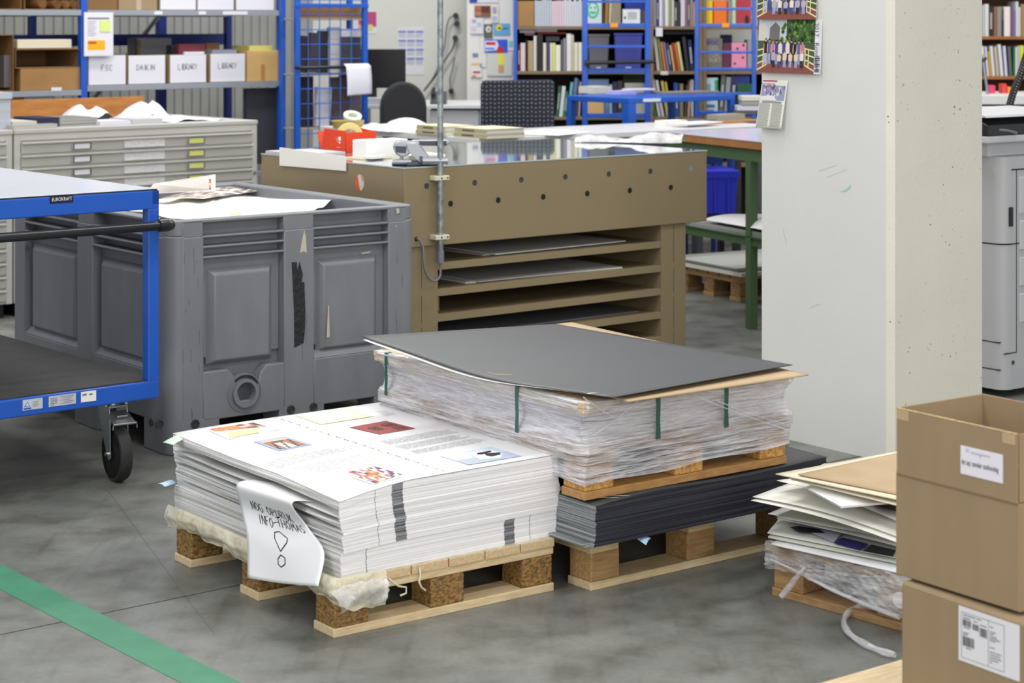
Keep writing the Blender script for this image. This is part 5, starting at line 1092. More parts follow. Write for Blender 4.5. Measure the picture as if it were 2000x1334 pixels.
def carton(label, px0, px1, py0, zb, word=None, m=CARD, front=(214, 214, 224), open_=True, dep=.42, y=.02, group=None, name='cardboard_box', cat='cardboard box', dark=False):
    x0, x1 = RP(px0, 100, y)[0], RP(px1, 100, y)[0]; zt_ = RP((px0 + px1) / 2, py0, y)[1]; w_, h_ = x1 - x0, zt_ - zb
    q = T(name, label, cat, tuple(RO + uv(THR)[0] * x0 + uv(THR)[1] * y + Vector((0, 0, zb + .001))), THR, group)
    mb = MB(); e = .005
    if dark: mb.box(0, e, 0, dep, 0, h_); mb.box(w_ - e, w_, 0, dep, 0, h_); mb.box(0, w_, 0, dep, 0, e); mb.box(0, w_, 0, dep, h_ - e, h_); mb.box(0, w_, dep - e, dep, 0, h_)
    else:
        mb.box(0, w_, 0, e, 0, h_); mb.box(0, w_, dep - e, dep, 0, h_); mb.box(0, e, e, dep - e, 0, h_); mb.box(w_ - e, w_, e, dep - e, 0, h_); mb.box(e, w_ - e, e, dep - e, 0, e)
        if not open_: mb.box(0, w_, 0, dep, h_ - e, h_)
    mb.build('box_body', m, q, bevel=.002)
    if front: MB().box(.004, w_ - .004, -.0022, -.0006, .004, h_ - .002).build('paper_front', colmat(front), q)
    if word:
        mb = MB(); fn = plane((0, -.0024, 0), (1, 0, 0), (0, 0, 1)); L = len(word); hh_ = .036; adv = min(.78, (w_ * .55) / L / hh_)
        rnd.seed(len(word)); pen(mb, word, w_ / 2 - L * adv * hh_ / 2, h_ * .48, hh_, .0036, fn, c=(60, 62, 74), adv=adv, jit=.02); mb.build('handwriting', vcol(), q)
    return q, w_, h_
WC = 'white fronted boxes on the middle rack shelf'
carton('white fronted carton lettered FSC on the middle rack shelf', 172, 246, 108, zm, 'FSC', group=WC)
carton('white fronted carton lettered DAIKIN on the middle rack shelf', 250, 323, 108, zm, 'DAIKIN', group=WC)
carton('white fronted carton lettered LIBRARY under the dark red folder', 331, 403, 107, zm, 'LIBRARY', group=WC)
carton('white fronted carton lettered LIBRARY next to the plain brown carton', 410, 479, 105, zm, 'LIBRARY', group=WC)
q, w_, h_ = carton('plain brown carton with tape at the right end of the middle rack shelf', 483, 544, 99, zm, None, m=mat('tan_carton', (196, 160, 104), .7, noise=.05, ns=6), front=None)
MB().box(w_ * .44, w_ * .56, -.001, 0, 0, h_ * .55).build('tape_piece', mat('brown_tape', (170, 128, 70), .35), q)
def rslab(label, name, cat, px0, px1, py0, py1, y, dep, m, rot=0, th=None, **k):
    x0, x1 = RP(px0, 100, y)[0], RP(px1, 100, y)[0]; z1 = RP((px0 + px1) / 2, py0, y)[1]; z0 = RP((px0 + px1) / 2, py1, y)[1]
    return slab(label, name, cat, tuple(RO), THR, x0, x1, y, y + dep, z0, z1, m, rot, **k)
rslab('yellow topped papers sticking out of the plain brown carton', 'paper_bundle', 'papers', 487, 532, 89, 140, .06, .2, colmat((206, 200, 110)))
rslab('dark red folder sticking up out of the carton lettered LIBRARY', 'folder', 'folder', 349, 401, 86, 140, .08, .04, colmat((112, 46, 60)))
rslab('white card sticking up in front of the dark red folder', 'card', 'card', 360, 399, 101, 140, .05, .015, colmat((216, 216, 226)))
rslab('black folder sticking up left of the dark red folder', 'folder', 'folder', 335, 347, 88, 140, .12, .06, colmat((40, 40, 46)))
rslab('pale blue magazines sticking up from the second carton lettered LIBRARY', 'magazine_bundle', 'magazines', 415, 462, 97, 140, .10, .08, colmat((170, 174, 200)))
rslab('brown board divider in the last white fronted carton', 'board', 'board', 404, 429, 84, 140, .30, .02, colmat((140, 104, 70)))
rslab('clear plastic bags of spools behind the carton lettered DAIKIN', 'plastic_bag', 'plastic bag', 268, 335, 74, 140, .32, .12, colmat((110, 110, 114), .3))
rslab('narrow brown post card behind the carton lettered DAIKIN', 'board', 'board', 268, 274, 78, 140, .29, .02, colmat((96, 76, 50)))
zl = zm - .022
carton('closed tape sealed brown carton at the bottom of the left rack bay', 40, 157, 133, zl, None, m=mat('brown_carton', (150, 112, 66), .65, noise=.1, ns=4), front=None, open_=False)
carton('brown carton lying open on its side above the tape sealed carton', 30, 157, 96, RP(98, 133)[1], None, m=mat('dark_brown_carton', (124, 90, 52), .7, noise=.1, ns=4), front=None, dark=True)
rslab('white stack of boards on top of the open brown carton', 'board_stack', 'boards', 34, 140, 77, 94.5, .04, .4, colmat((206, 198, 176)), bevel=.003)
carton('brown carton lying open at the left photo edge of the middle shelf', -40, 27, 68, zl, None, m=mat('dark_brown_carton', (124, 90, 52), .7), front=None, dark=True, y=.0)
rslab('grey board leaning inside the open carton at the left photo edge', 'board', 'board', 8, 22, 108, 171, .03, .3, colmat((96, 88, 90)), bevel=.002)
q, w_, h_ = carton('brown carton of cardboard tubes on the upper rack shelf', 48, 155, -30, zu, None, m=mat('dark_brown_carton', (124, 90, 52), .7), front=None, dark=True)
q0_, w0_, h0_ = carton('brown open carton on the upper rack shelf at the left photo edge', -60, 42, -30, zu, None, m=mat('dark_brown_carton', (124, 90, 52), .7), front=None, dark=True)
TUBE = mat('card_tube', (140, 98, 56), .7); GT = 'cardboard tubes in the carton on the upper rack shelf'
for i, px in enumerate((82, 111, 128, 144)):
    a_, z_ = RP(px, 9, .04); rr_ = .026 if i else .031
    if i == 0: z_ = RP(px, 8, .04)[1]
    o = MB().lathe([(rr_, 0), (rr_, .38), (rr_ - .009, .38), (rr_ - .009, 0), (rr_, 0)], (a_, .03, zu + .0075 + rr_), (0, 1, 0), 22).build('cardboard_tube', TUBE, smooth=40); place(o, tuple(RO), THR)
    tag(o, ('widest cardboard tube at the left of the tube carton', 'cardboard tube second from the left in the tube carton', 'cardboard tube third from the left in the tube carton', 'cardboard tube at the right of the tube carton')[i], 'cardboard tube', GT)
carton('dark brown carton next to the blue upright on the upper rack shelf', 170, 229, -30, zu, None, m=mat('dark_brown_carton', (124, 90, 52), .7), front=None, open_=False)
q, w_, h_ = carton('brown carton with a strip of tape on the upper rack shelf', 232, 307, -30, zu, None, front=None, open_=False)
MB().box(w_ * .45, w_ * .58, -.001, 0, 0, .2).build('tape_piece', colmat((176, 160, 140), .3), q)
carton('white fronted carton left of centre on the upper rack shelf', 312, 383, -30, zu, None, group='white cartons on the upper rack shelf')
carton('white fronted carton in the middle of the upper rack shelf', 385, 457, -30, zu, None, group='white cartons on the upper rack shelf')
carton('white fronted carton at the right end of the upper rack shelf', 460, 535, -30, zu, None, group='white cartons on the upper rack shelf')
q, w_, h_ = carton('brown carton with a grey label behind the pine plank', 22, 104, 183, .551, None, front=None, open_=False, m=mat('dark_brown_carton', (124, 90, 52), .7))
MB().box(w_ * .3, w_ * .98, -.002, 0, h_ - .1, h_ - .004).build('paper_label', colmat((150, 150, 150)), q)
rslab('dark grey panel standing under the right end of the rack', 'panel', 'panel', 482, 545, 172, 320, .05, .04, colmat((58, 60, 66)))
# notice on the upright
a0, z1 = hit(164, 24, RO - uv(THR)[1] * .008, THR); a1, z0 = hit(221, 109, RO - uv(THR)[1] * .008, THR)
t2 = T('notice_sheet', 'white notice with a green sticky note hanging on the blue rack upright', 'notice', tuple(RO - uv(THR)[1] * .008), THR)
MB().box(a0, a1, -.001, .0, z0, z1).build('paper', colmat((216, 216, 224)), t2)
mb = MB(); fn = plane((a0, -.0012, z0), (1, 0, 0), (0, 0, 1)); w_, h_ = a1 - a0, z1 - z0
rect(mb, w_ * .12, w_ * .72, h_ * .14, h_ * .36, fn, (228, 170, 30)); rect(mb, w_ * .14, w_ * .42, h_ * .28, h_ * .33, fn, (196, 60, 40), .001); rect(mb, w_ * .12, w_ * .86, h_ * .84, h_ * .88, fn, (120, 122, 140))
for k in range(8): rect(mb, w_ * .12, w_ * (.42 - .04 * (k % 3)), h_ * (.78 - k * .045), h_ * (.795 - k * .045), fn, (160, 150, 165))
mb.build('printing', vcol(), t2)
MB().box(a0 + w_ * .54, a0 + w_ * .90, -.004, -.0015, z0 + h_ * .55, z0 + h_ * .82).build('sticky_note', colmat((206, 222, 130)), t2)

# ------------------------------------------------------------------ mesh trolley
MO = W(580, 225, 12.5); MO.z = 0; THM = 40.0
t = T('mesh_trolley', 'tall blue trolley with wire mesh side right of the rack', 'trolley', tuple(MO), THM)
mw = hit(712, 200, MO, THM)[0]; md = .17
for x in (0, mw):
    for y in (0, md): MB().box(x - .017, x + .017, y - .017, y + .017, .12, 2.1).build('post', BLUE, t, bevel=.004)
mb = MB()
for px in (602, 624, 644, 665, 686): a_, _ = hit(px, 100, MO, THM); mb.cyl((a_, 0, .2), (a_, 0, 2.1), .0035, 6)
for i in range(20): mb.cyl((0, 0, .25 + i * .095), (mw, 0, .25 + i * .095), .0035, 6)
mb.build('wire_mesh', BLUE, t)
def MP(px, py, y=0.0): return hit(px, py, MO + uv(THM)[1] * y, THM)
zs = [MP(600, 250)[1], MP(600, 144)[1], MP(600, 36)[1]]
for z_ in zs: mb = MB(); mb.box(0, mw, .0, md, z_ - .012, z_); mb.build('shelf', mat('board_shelf', (150, 144, 136), .6), t, bevel=.002)
MB().box(-.02, mw + .02, -.02, .0, MP(640, 12)[1] - .01, MP(640, 10)[1] + .01).build('rail', BLUE, t, bevel=.002)
zh = MP(640, 131)[1]; mb = MB(); mb.tube([(-.015, -.01, zh), (-.012, -.055, zh), (mw + .01, -.055, zh), (mw + .014, -.01, zh)], .011, 10); mb.build('handle_bar', BLACKP, t, smooth=60)
for x in (0, mw):
    for y in (0, md): MB().lathe([(.05, -.015), (.06, -.01), (.06, .01), (.05, .015)], (x, y, .06), (1, 0, .1), 20).build('castor', RUBBER, t, smooth=40)
def mslab(label, name, cat, px0, px1, py0, zb, y, dep, m, rot=0, tilt=0):
    x0, x1 = MP(px0, 100, y)[0], MP(px1, 100, y)[0]; z1 = MP((px0 + px1) / 2, py0, y)[1]
    o = slab(label, name, cat, tuple(MO), THM, x0, x1, y, y + dep, zb + .001, z1, m, 0)
    if tilt: o.data.transform(Matrix.Translation(((x0 + x1) / 2, y, zb)) @ Matrix.Rotation(math.radians(tilt), 4, 'Y') @ Matrix.Translation((-(x0 + x1) / 2, -y, -zb)))
    return o
mslab('leaning maroon black panel furthest left in the mesh trolley', 'panel', 'panel', 584, 600, 70, zs[1] + .004, .12, .035, colmat((52, 44, 52)), tilt=5)
mslab('leaning dark grey panel left of the middle in the mesh trolley', 'panel', 'panel', 603, 622, 64, zs[1] + .004, .10, .035, colmat((70, 68, 76)), tilt=4)
mslab('black portfolio standing in the middle of the mesh trolley', 'portfolio', 'portfolio', 625, 641, 60, zs[1], .10, .035, colmat((44, 42, 46)))
mslab('pale grey panel standing in the mesh trolley', 'panel', 'panel', 644, 664, 53, zs[1], .08, .035, colmat((190, 190, 192)))
mslab('dark grey case standing at the right in the mesh trolley', 'case', 'case', 667, 705, 72, zs[1], .06, .08, colmat((66, 66, 70)))
mslab('white papers on the dark grey case in the mesh trolley', 'paper_stack', 'papers', 667, 705, 56, MP(686, 72, .06)[1], .06, .035, colmat((206, 206, 216)))
mslab('white leaning panel in the lower part of the mesh trolley', 'panel', 'panel', 617, 645, 170, zs[0] + .003, .06, .035, colmat((196, 198, 212)), tilt=3)
mslab('brown grey panel in the lower part of the mesh trolley', 'panel', 'panel', 648, 705, 150, zs[0], .10, .035, colmat((100, 86, 82)))
mslab('black panel at the lower left of the mesh trolley', 'panel', 'panel', 584, 612, 150, zs[0], .10, .035, colmat((38, 38, 44)))
mslab('flat brown carton on the upper shelf of the mesh trolley', 'cardboard_box', 'cardboard box', 584, 705, 14, zs[2], .06, .035, mat('brown_carton', (150, 112, 66), .65))
a0, z1 = MP(676, 125, -.075); a1, z0 = MP(724, 186, -.075)
t2 = T('hanging_sheet', 'white sheet folded over the black handle of the mesh trolley', 'paper sheet', tuple(MO), THM)
MB().grid(lambda a, b: Vector((a0 + (a1 - a0) * a + .01 * b, -.072 + .055 * max(0, .08 - b) * 6 - .008 * math.sin(3 * b), z1 - (z1 - z0) * b * (1 - .04 * a))), 6, 20).build('paper', colmat((220, 221, 232)), t2, smooth=60, solid=.001)

# ------------------------------------------------------------------ back wall, desk, chairs
def fbox(label, name, cat, px0, px1, py0, py1, Y, dep, m, bevel=.0, group=None, build=True):
    a, b = W(px0, py0, Y), W(px1, py1, Y)
    o = MB().box(0, b.x - a.x, 0, dep, 0, a.z - b.z).build(name, m, bevel=bevel); o.location = (a.x, Y, b.z); return tag(o, label, cat, group)
def fdec(o, pieces, px0, py1, Y, off=.0015):       # printed pieces given in photo pixels
    mb = MB(); s = Y / F; fn = plane((0, -.0006, 0), (1, 0, 0), (0, 0, 1))
    for i, (c, *pts) in enumerate(pieces): patch(mb, [((x - px0) * s, (py1 - y) * s) for x, y in pts], fn, c, off + i * .00004)
    return mb.build('printing', vcol(), o)
def R4(x0, y0, x1, y1): return [(x0, y1), (x1, y1), (x1, y0), (x0, y0)]
YW = WB - .004
o = fbox('pink poster with a pale foot on the white back wall', 'poster', 'poster', 698, 736, 22, 66, YW, .003, colmat((214, 212, 216))); fdec(o, [((176, 70, 118), *R4(700, 23, 735, 52)), ((196, 150, 160), *R4(700, 48, 716, 56)), ((206, 206, 120), *R4(719, 48, 728, 60))], 698, 66, YW)
o = fbox('year calendar with lilac month bars on the white back wall', 'calendar', 'calendar', 776, 829, 53, 146, YW, .003, colmat((212, 213, 220)))
P = []
for r_ in range(4):
    for c_ in range(3): x0 = 778 + c_ * 17; y0 = 60 + r_ * 17.5; P.append(((130, 136, 196), *R4(x0, y0, x0 + 15, y0 + 4))); [P.append(((190, 194, 214), *R4(x0, y0 + 6 + k * 2.6, x0 + 14, y0 + 7.2 + k * 2.6))) for k in range(3)]
fdec(o, P, 776, 146, YW)
# pinboard cupboard
CB = 14.35
t = T('tall_cupboard', 'tall white cupboard covered with pinned drawings and notes', 'cupboard', (W(912, 0, CB).x, CB, 0), 0)
cw_ = W(1003, 0, CB).x - W(912, 0, CB).x
MB().box(0, cw_, 0, .5, 0, 2.3).build('carcass', colmat((214, 213, 208)), t, bevel=.004)
MB().box(cw_ * .27, cw_ * .275, -.003, 0, 0, 2.3).build('door_gap', colmat((170, 168, 162)), t)
for lab, x0, x1, y0, y1, base_, pcs in (
    ('blue and white card at the top of the white cupboard', 916, 975, -12, 5, (206, 204, 216), [((50, 64, 150), *R4(917, -10, 932, 5))]),
    ('dark red and brown picture card on the white cupboard', 927, 958, 11, 33, (130, 80, 60), [((90, 50, 40), *R4(940, 13, 956, 24)), ((170, 120, 90), *R4(929, 22, 940, 31)), ((190, 90, 80), *R4(930, 12, 939, 20))]),
    ('cream card with lilac figures beside the red picture', 959, 974, 8, 44, (214, 208, 190), [((150, 150, 196), *R4(962, 14, 970, 26)), ((170, 176, 200), *R4(961, 32, 971, 40))]),
    ('pale drawing with coloured scribbles on the white cupboard', 919, 944, 35, 66, (206, 206, 212), [((180, 150, 190), *R4(922, 38, 930, 44)), ((160, 190, 190), *R4(932, 44, 940, 52)), ((200, 180, 200), *R4(921, 52, 930, 60))]),
    ('grey card with a white clock face on the white cupboard', 945, 962, 47, 74, (90, 92, 84), [((206, 206, 200), (948, 57), (951, 51), (957, 51), (960, 57), (957, 63), (951, 63)), ((60, 60, 60), *R4(953, 55, 956, 60))]),
    ('light blue card with a yellow sun on the white cupboard', 964, 996, 46, 69, (96, 160, 200), [((226, 200, 40), (968, 54), (972, 48), (978, 48), (981, 54), (977, 60), (971, 60)), ((40, 40, 40), *R4(973, 53, 978, 57)), ((60, 110, 160), *R4(982, 54, 992, 57))]),
    ('bright blue card with white and red shapes on the white cupboard', 946, 991, 77, 103, (36, 90, 200), [((216, 214, 226), (947, 80), (970, 79), (974, 88), (970, 98), (947, 100)), ((190, 40, 50), (968, 103), (973, 91), (981, 91), (985, 103)), ((196, 50, 70), *R4(949, 82, 968, 88)), ((90, 130, 210), *R4(948, 93, 966, 97))]),
    ('white card with a green leaf at the right of the white cupboard', 992, 1007, 71, 99, (210, 214, 220), [((130, 190, 180), *R4(994, 80, 1002, 92))]),
    ('cream sheet low on the white cupboard with a blue sketch', 921, 950, 98, 131, (212, 210, 204), [((110, 130, 160), *R4(923, 104, 934, 112))]),
    ('drawing with orange bar and pink letters on the white cupboard', 919, 941, 121, 151, (216, 212, 206), [((222, 180, 90), *R4(921, 123, 937, 127)), ((190, 60, 110), *R4(924, 139, 938, 143)), ((216, 110, 60), *R4(922, 147, 930, 150)), ((90, 170, 180), *R4(937, 124, 941, 132))]),
    ('grey sheet with a yellow note and an orange mark on the white cupboard', 951, 1000, 104, 148, (200, 200, 194), [((220, 220, 60), *R4(973, 105, 984, 127)), ((196, 150, 110), *R4(973, 128, 984, 142))])):
    o = fbox(lab, 'pinned_card', 'card', x0, x1, y0, y1, CB - .006 - .0022 * (x0 % 4), .0015, colmat(base_), group='cards pinned on the white cupboard'); fdec(o, pcs, x0, y1, CB)
# plugs and cables on the wall
BK = mat('black_cable', (40, 40, 46), .5); GC = mat('grey_flex', (110, 110, 114), .5)
for i, (x, y) in enumerate(((890, 30), (892, 46), (889, 74), (881, 178))):
    a = W(x, y, WB - .05); o = MB().cyl((0, .045, 0), (0, -.02, 0), .02, 12).build('power_plug', BK, smooth=40, bevel=.003); o.location = a; tag(o, ('topmost black power plug on the back wall', 'black power plug just below the topmost one on the back wall', 'third black power plug down on the back wall', 'round black power plug low on the back wall')[i], 'power plug')
for i, (pts, m_) in enumerate((([(888, 30), (878, 36), (872, 55), (868, 90), (858, 125), (846, 152), (828, 176)], GC), ([(889, 76), (884, 95), (866, 122), (850, 150), (828, 178)], BK), ([(888, 112), (884, 135), (879, 155), (881, 176)], GC))):
    P = [W(x, y, WB - .06) for x, y in pts]; tag(MB().tube([cat(P, j / 24) for j in range(25)], .006, 6).build('power_cable', m_, smooth=60), ('grey cable curving down from the topmost plug', 'black cable hanging from the third plug to the desk', 'thin grey cable down to the round low plug')[i], 'cable')
# desk
dy = 13.2
DKM = colmat((196, 199, 201), .4)
A_ = W(700, 205, dy); B_ = W(945, 205, dy)
t = T('desk', 'light grey desk with drawers below the calendar', 'desk', (A_.x, dy, 0), 0)
MB().box(0, B_.x - A_.x, 0, .8, A_.z - .025, A_.z).build('desktop', DKM, t, bevel=.003)
MB().box(0, .03, .05, .75, 0, A_.z - .026).build('end_panel', DKM, t); MB().box(B_.x - A_.x - .03, B_.x - A_.x, .05, .75, 0, A_.z - .026).build('end_panel', DKM, t)
for i in range(4): MB().box(.48, B_.x - A_.x - .035, .03, .7, A_.z - .22 - i * .2, A_.z - .035 - i * .2).build('drawer', colmat((176, 179, 182), .4), t, bevel=.004)
q = W(752, 96, dy + .25); q2 = W(752, 192, dy + .25)
t = T('monitor', 'black computer monitor on the grey desk', 'monitor', (W(792, 0, dy + .25).x, dy + .25, A_.z), 0)
mz0, mz1 = W(0, 172, dy + .25).z - A_.z, W(0, 96, dy + .25).z - A_.z
MB().box(-.46, 0, 0, .03, mz0, mz1).build('screen', mat('dark_screen', (16, 17, 20), .25), t, bevel=.004); MB().box(-.26, -.20, .03, .05, .0, mz0 + .1).build('stand', BLACKP, t); MB().box(-.34, -.12, -.04, .14, 0, .012).build('foot', BLACKP, t, bevel=.003)
fbox('light grey keyboard tray and papers in front of the monitor', 'paper_tray', 'tray', 712, 745, 192, 205, dy + .05, .2, colmat((170, 174, 180)), .003)
t = T('desk_phone', 'dark desk phone right of the black chair', 'phone', (W(840, 0, dy + .1).x, dy + .1, A_.z), 0)
MB().hexa([(0, 0, 0), (.11, 0, 0), (.11, .14, 0), (0, .14, 0), (0, 0, .02), (.11, 0, .02), (.11, .14, .085), (0, .14, .085)]).build('base', mat('phone_grey', (54, 60, 68), .4), t, bevel=.004)
MB().tube([(.02, .03, .06), (.018, .07, .085), (.02, .11, .10)], .014, 8).build('handset', BLACKP, t, smooth=60)
# office chair, seen from behind
t = T('office_chair', 'black office chair with rounded back at the grey desk', 'office chair', (W(789, 0, 12.7).x, 12.7, 0), 0)
zt_, zb_ = W(0, 160, 12.7).z, W(0, 262, 12.7).z; cw2 = .145
out = [(cw2 * math.cos(q) * (1 if math.sin(q) > 0 else 1), (zt_ - .17) + .17 * math.sin(q)) for q in [i * math.pi / 14 for i in range(15)]] + [(-cw2, zb_), (-cw2 * .7, zb_ - .05), (cw2 * .7, zb_ - .05), (cw2, zb_)]
MB().prism(out, lambda x, y, q: (x, q, y), 0, .05).build('backrest', mat('black_fabric', (30, 31, 36), .8, noise=.1, ns=60), t, bevel=.018, seg=3, smooth=50)
MB().prism([(x * 1.03 - .012, y) for x, y in out], lambda x, y, q: (x, q, y), .045, .065).build('backrest_shell', mat('dark_green_plastic', (20, 52, 52), .5), t, bevel=.008)
MB().box(-.04, .04, -.035, 0, .45, zb_ + .1).build('back_bracket', BLACKP, t, bevel=.004)
MB().box(-.23, .23, .02, .48, .44, .52).build('seat', mat('black_fabric', (30, 31, 36), .8), t, bevel=.03, seg=3); MB().cyl((0, .25, .08), (0, .25, .44), .028, 12).build('gas_column', CHROME, t)
for k in range(5): a_ = k * 2 * math.pi / 5 + .3; MB().tube([(0, .25, .09), (.28 * math.cos(a_), .25 + .28 * math.sin(a_), .065)], [.025, .015], 8).build('base_arm', BLACKP, t)
# dotted chair
dc = 11.98
A_, B_ = W(938, 156, dc), W(1083, 250, dc); w_ = B_.x - A_.x
t = T('upholstered_chair', 'chair with wide black back dotted in grey behind the white bench', 'chair', (A_.x, dc, 0), 0)
MB().prism([(0.0, .5), (w_, .5), (w_ + .0, A_.z - .02), (w_ - .015, A_.z), (.02, A_.z - .004), (.002, A_.z - .03)], lambda x, y, q: (x, q, y), 0, .05).build('backrest', mat('black_upholstery', (28, 29, 36), .85), t, bevel=.012)
mb = MB(); fn = plane((0, -.0008, 0), (1, 0, 0), (0, 0, 1))
for i in range(18):
    for j in range(16):
        x, y = .014 + i * (w_ - .028) / 17, A_.z - .014 - j * .0262 + (.0 if i % 2 else .004); patch(mb, [(x + .0062 * math.cos(k * math.pi / 4), y + .0062 * math.sin(k * math.pi / 4)) for k in range(8)], fn, (96, 102, 122), .001)
mb.build('woven_dots', vcol(), t)
MB().box(0, w_, .05, .48, .42, .5).build('seat', mat('black_upholstery', (28, 29, 36), .85), t, bevel=.02)
for x in (.03, w_ - .03):
    for y in (.03, .44): MB().cyl((x, y, 0), (x, y, .42), .014, 10).build('leg', BLACKP, t)

# ------------------------------------------------------------------ benches
WO = G(935, 271, .90); WO.z = 0; THW = 38.0; uW, vW = uv(THW)
t = T('work_bench', 'long light grey work bench behind the light table', 'work bench', tuple(WO), THW)
blen = local(G(605, 247, .90), WO, THW).y
MB().box(0, 2.3, 0, .68, .868, .90).build('bench_top', LIGHTGREY, t, bevel=.004)
MB().box(0, .5, .684, 1.61, .868, .90).build('bench_top', LIGHTGREY, t, bevel=.004)
for x, y in ((.06, .06), (2.2, .06), (.06, 1.5), (2.2, .6), (.44, 1.5)): MB().box(x - .025, x + .025, y - .025, y + .025, 0, .868).build('leg', mat('bench_leg', (70, 72, 78), .5), t)
MB().box(.06, 2.2, .05, .08, .80, .866).build('apron_rail', mat('bench_leg', (70, 72, 78), .5), t)
def WP(px, py, z=.9): q = local(G(px, py, z), WO, THW); return q.x, q.y
def wslab(label, name, cat, px0, py0, w_, l_, z0, h_, m, rot=0, **k):
    x, y = WP(px0, py0, z0); return slab(label, name, cat, tuple(WO), THW, x, x + w_, y, y + l_, z0 + .0005, z0 + .0005 + h_, m, rot, **k)
def cream_book(label, px, py, w_, l_, z0, h_=.026, rot=0):
    x, y = WP(px, py, .9); o = T('book', label, 'book', tuple(WO + uW * x + vW * y + Vector((0, 0, z0))), THW + rot, 'cream books lying on the white bench')
    MB().box(0, w_, 0, l_, 0, .003).build('cover', colmat((206, 198, 162)), o); MB().box(0, w_, 0, l_, h_ - .003, h_).build('cover', colmat((216, 208, 174)), o)
    MB().box(0, .003, 0, l_, .003, h_ - .003).build('spine', colmat((176, 170, 140)), o); MB().box(.004, w_ - .004, .004, l_ - .004, .003, h_ - .003).build('page_block', colmat((200, 200, 196)), o)
    mb = MB(); fn = plane((-.0006, l_, 0), (0, -1, 0), (0, 0, 1)); rr = random.Random(int(px)); x_ = l_ * .25
    while x_ < l_ * .6: rect(mb, x_, x_ + .012, h_ * .3, h_ * .65, fn, (70, 66, 60), .0004); x_ += .016
    mb.build('printing', vcol(), o)
cream_book('lower cream book of the left pair on the white bench', 868, 266, .20, .28, .901); cream_book('upper cream book of the left pair on the white bench', 868, 266, .20, .27, .928)
cream_book('lower cream book of the right pair on the white bench', 950, 272, .27, .30, .901); cream_book('upper cream book of the right pair on the white bench', 950, 272, .265, .29, .928)
def wcr(label, pts, m, h_, seed, name='cloth', cat='cloth'):
    P = [G(x, y, .902) for x, y in pts]; r = random.Random(seed); f = [r.uniform(3, 9) for _ in range(4)]
    return tag(MB().grid(lambda a, b: (P[0] * (1 - a) + P[1] * a) * (1 - b) + (P[3] * (1 - a) + P[2] * a) * b + Vector((0, 0, h_ * math.sin(math.pi * a) ** .5 * math.sin(math.pi * b) ** .5 * (.75 + .25 * math.sin(f[0] * a + f[1] * b)) + .001)), 18, 12).build(name, m, smooth=60), label, cat)
wcr('folded white cloth on the white bench left of the cream books', [(735, 256), (815, 260), (850, 246), (760, 240)], colmat((226, 226, 236)), .06, 1)
wcr('lilac folded papers in front of the white cloth on the bench', [(700, 252), (760, 258), (775, 250), (720, 243)], colmat((206, 202, 220)), .03, 2, 'paper_pile', 'papers')
wcr('small tan papers on the folded lilac papers', [(748, 252), (785, 255), (790, 249), (760, 245)], colmat((206, 184, 150)), .035, 3, 'paper_pile', 'papers')
wcr('flat white sheet near the front corner of the white bench', [(985, 262), (1090, 265), (1160, 258), (1060, 252)], WHITE, .004, 4, 'paper_sheet', 'paper sheet')
wslab('white flat box at the far end of the white bench', 'flat_box', 'box', 1300, 246, .18, .10, .90, .03, colmat((226, 226, 218)))
wslab('dark grey book at the far end of the white bench', 'book', 'book', 1330, 243, .32, .2, .90, .018, colmat((90, 90, 88)))
wslab('white leaflet hanging over the dark grey book on the far bench end', 'leaflet', 'leaflet', 1335, 243.5, .34, .16, .9185, .006, colmat((216, 216, 220)), 8)
wslab('grey ring binder on the far part of the white bench', 'binder', 'binder', 1402, 240, .24, .1, .90, .05, colmat((150, 150, 138)))
wslab('brown board under books at the far right of the white bench', 'board', 'board', 1390, 243, .5, .3, .9, .012, colmat((156, 112, 76)))
# basket and tape on the bench end
x, y = WP(655, 252)
o = MB().lathe([(.0, 0), (.085, 0), (.10, .045), (.092, .045), (.08, .006), (0, .006)], tuple(Vector((0, 0, 0))), (0, 0, 1), 28).build('shallow_basket', mat('straw', (186, 160, 92), .8), smooth=50); o.location = WO + uW * (x + .10) + vW * (y + .02) + Vector((0, 0, .901)); tag(o, 'shallow straw coloured dish at the left end of the white bench', 'dish')
o2 = MB().lathe([(.03, -.01), (.055, -.01), (.055, .01), (.03, .01), (.03, -.01)], (0, 0, 0), (.2, -.5, 1), 28).build('tape_roll', mat('multi_tape', (206, 214, 196), .3), smooth=40); o2.location = o.location + Vector((.03, -.02, .07)); tag(o2, 'small pale tape roll lying tilted on the straw coloured dish', 'tape')
# green bench
THG = 26.0; GO = G(1292, 256, .95); GO.z = 0; uG, vG = uv(THG)
GRN = mat('green_enamel', (70, 98, 62), .5); glen = 1.75
t = T('green_bench', 'bench with green steel frame and wooden edge left of the pillar', 'work bench', tuple(GO - vG * glen), THG)
MB().box(0, .95, 0, glen, .905, .943).build('bench_top', mat('plywood_edge', (160, 108, 60), .6, noise=.1, ns=9), t, bevel=.002)
MB().box(-.003, .953, -.003, glen + .003, .943, .950).build('laminate', mat('lilac_white_laminate', (206, 206, 222), .15, spec=.8), t, bevel=.001)
mb = MB(); mb.box(.02, .06, .02, glen - .02, .84, .904); mb.box(.89, .93, .02, glen - .02, .84, .904); mb.box(.06, .89, .02, .06, .84, .904); mb.box(.06, .89, glen - .06, glen - .02, .84, .904); mb.build('top_frame', GRN, t, bevel=.002)
gy = []
for x, y in ((.02, .05), (.89, .05), (.02, glen - .1), (.89, glen - .1), (.02, glen - .84), (.89, glen - .84)): MB().box(x, x + .045, y, y + .045, 0, .84).build('leg', GRN, t, bevel=.002)
gz = hit(1400, 453, GO, THG + 90)[1]
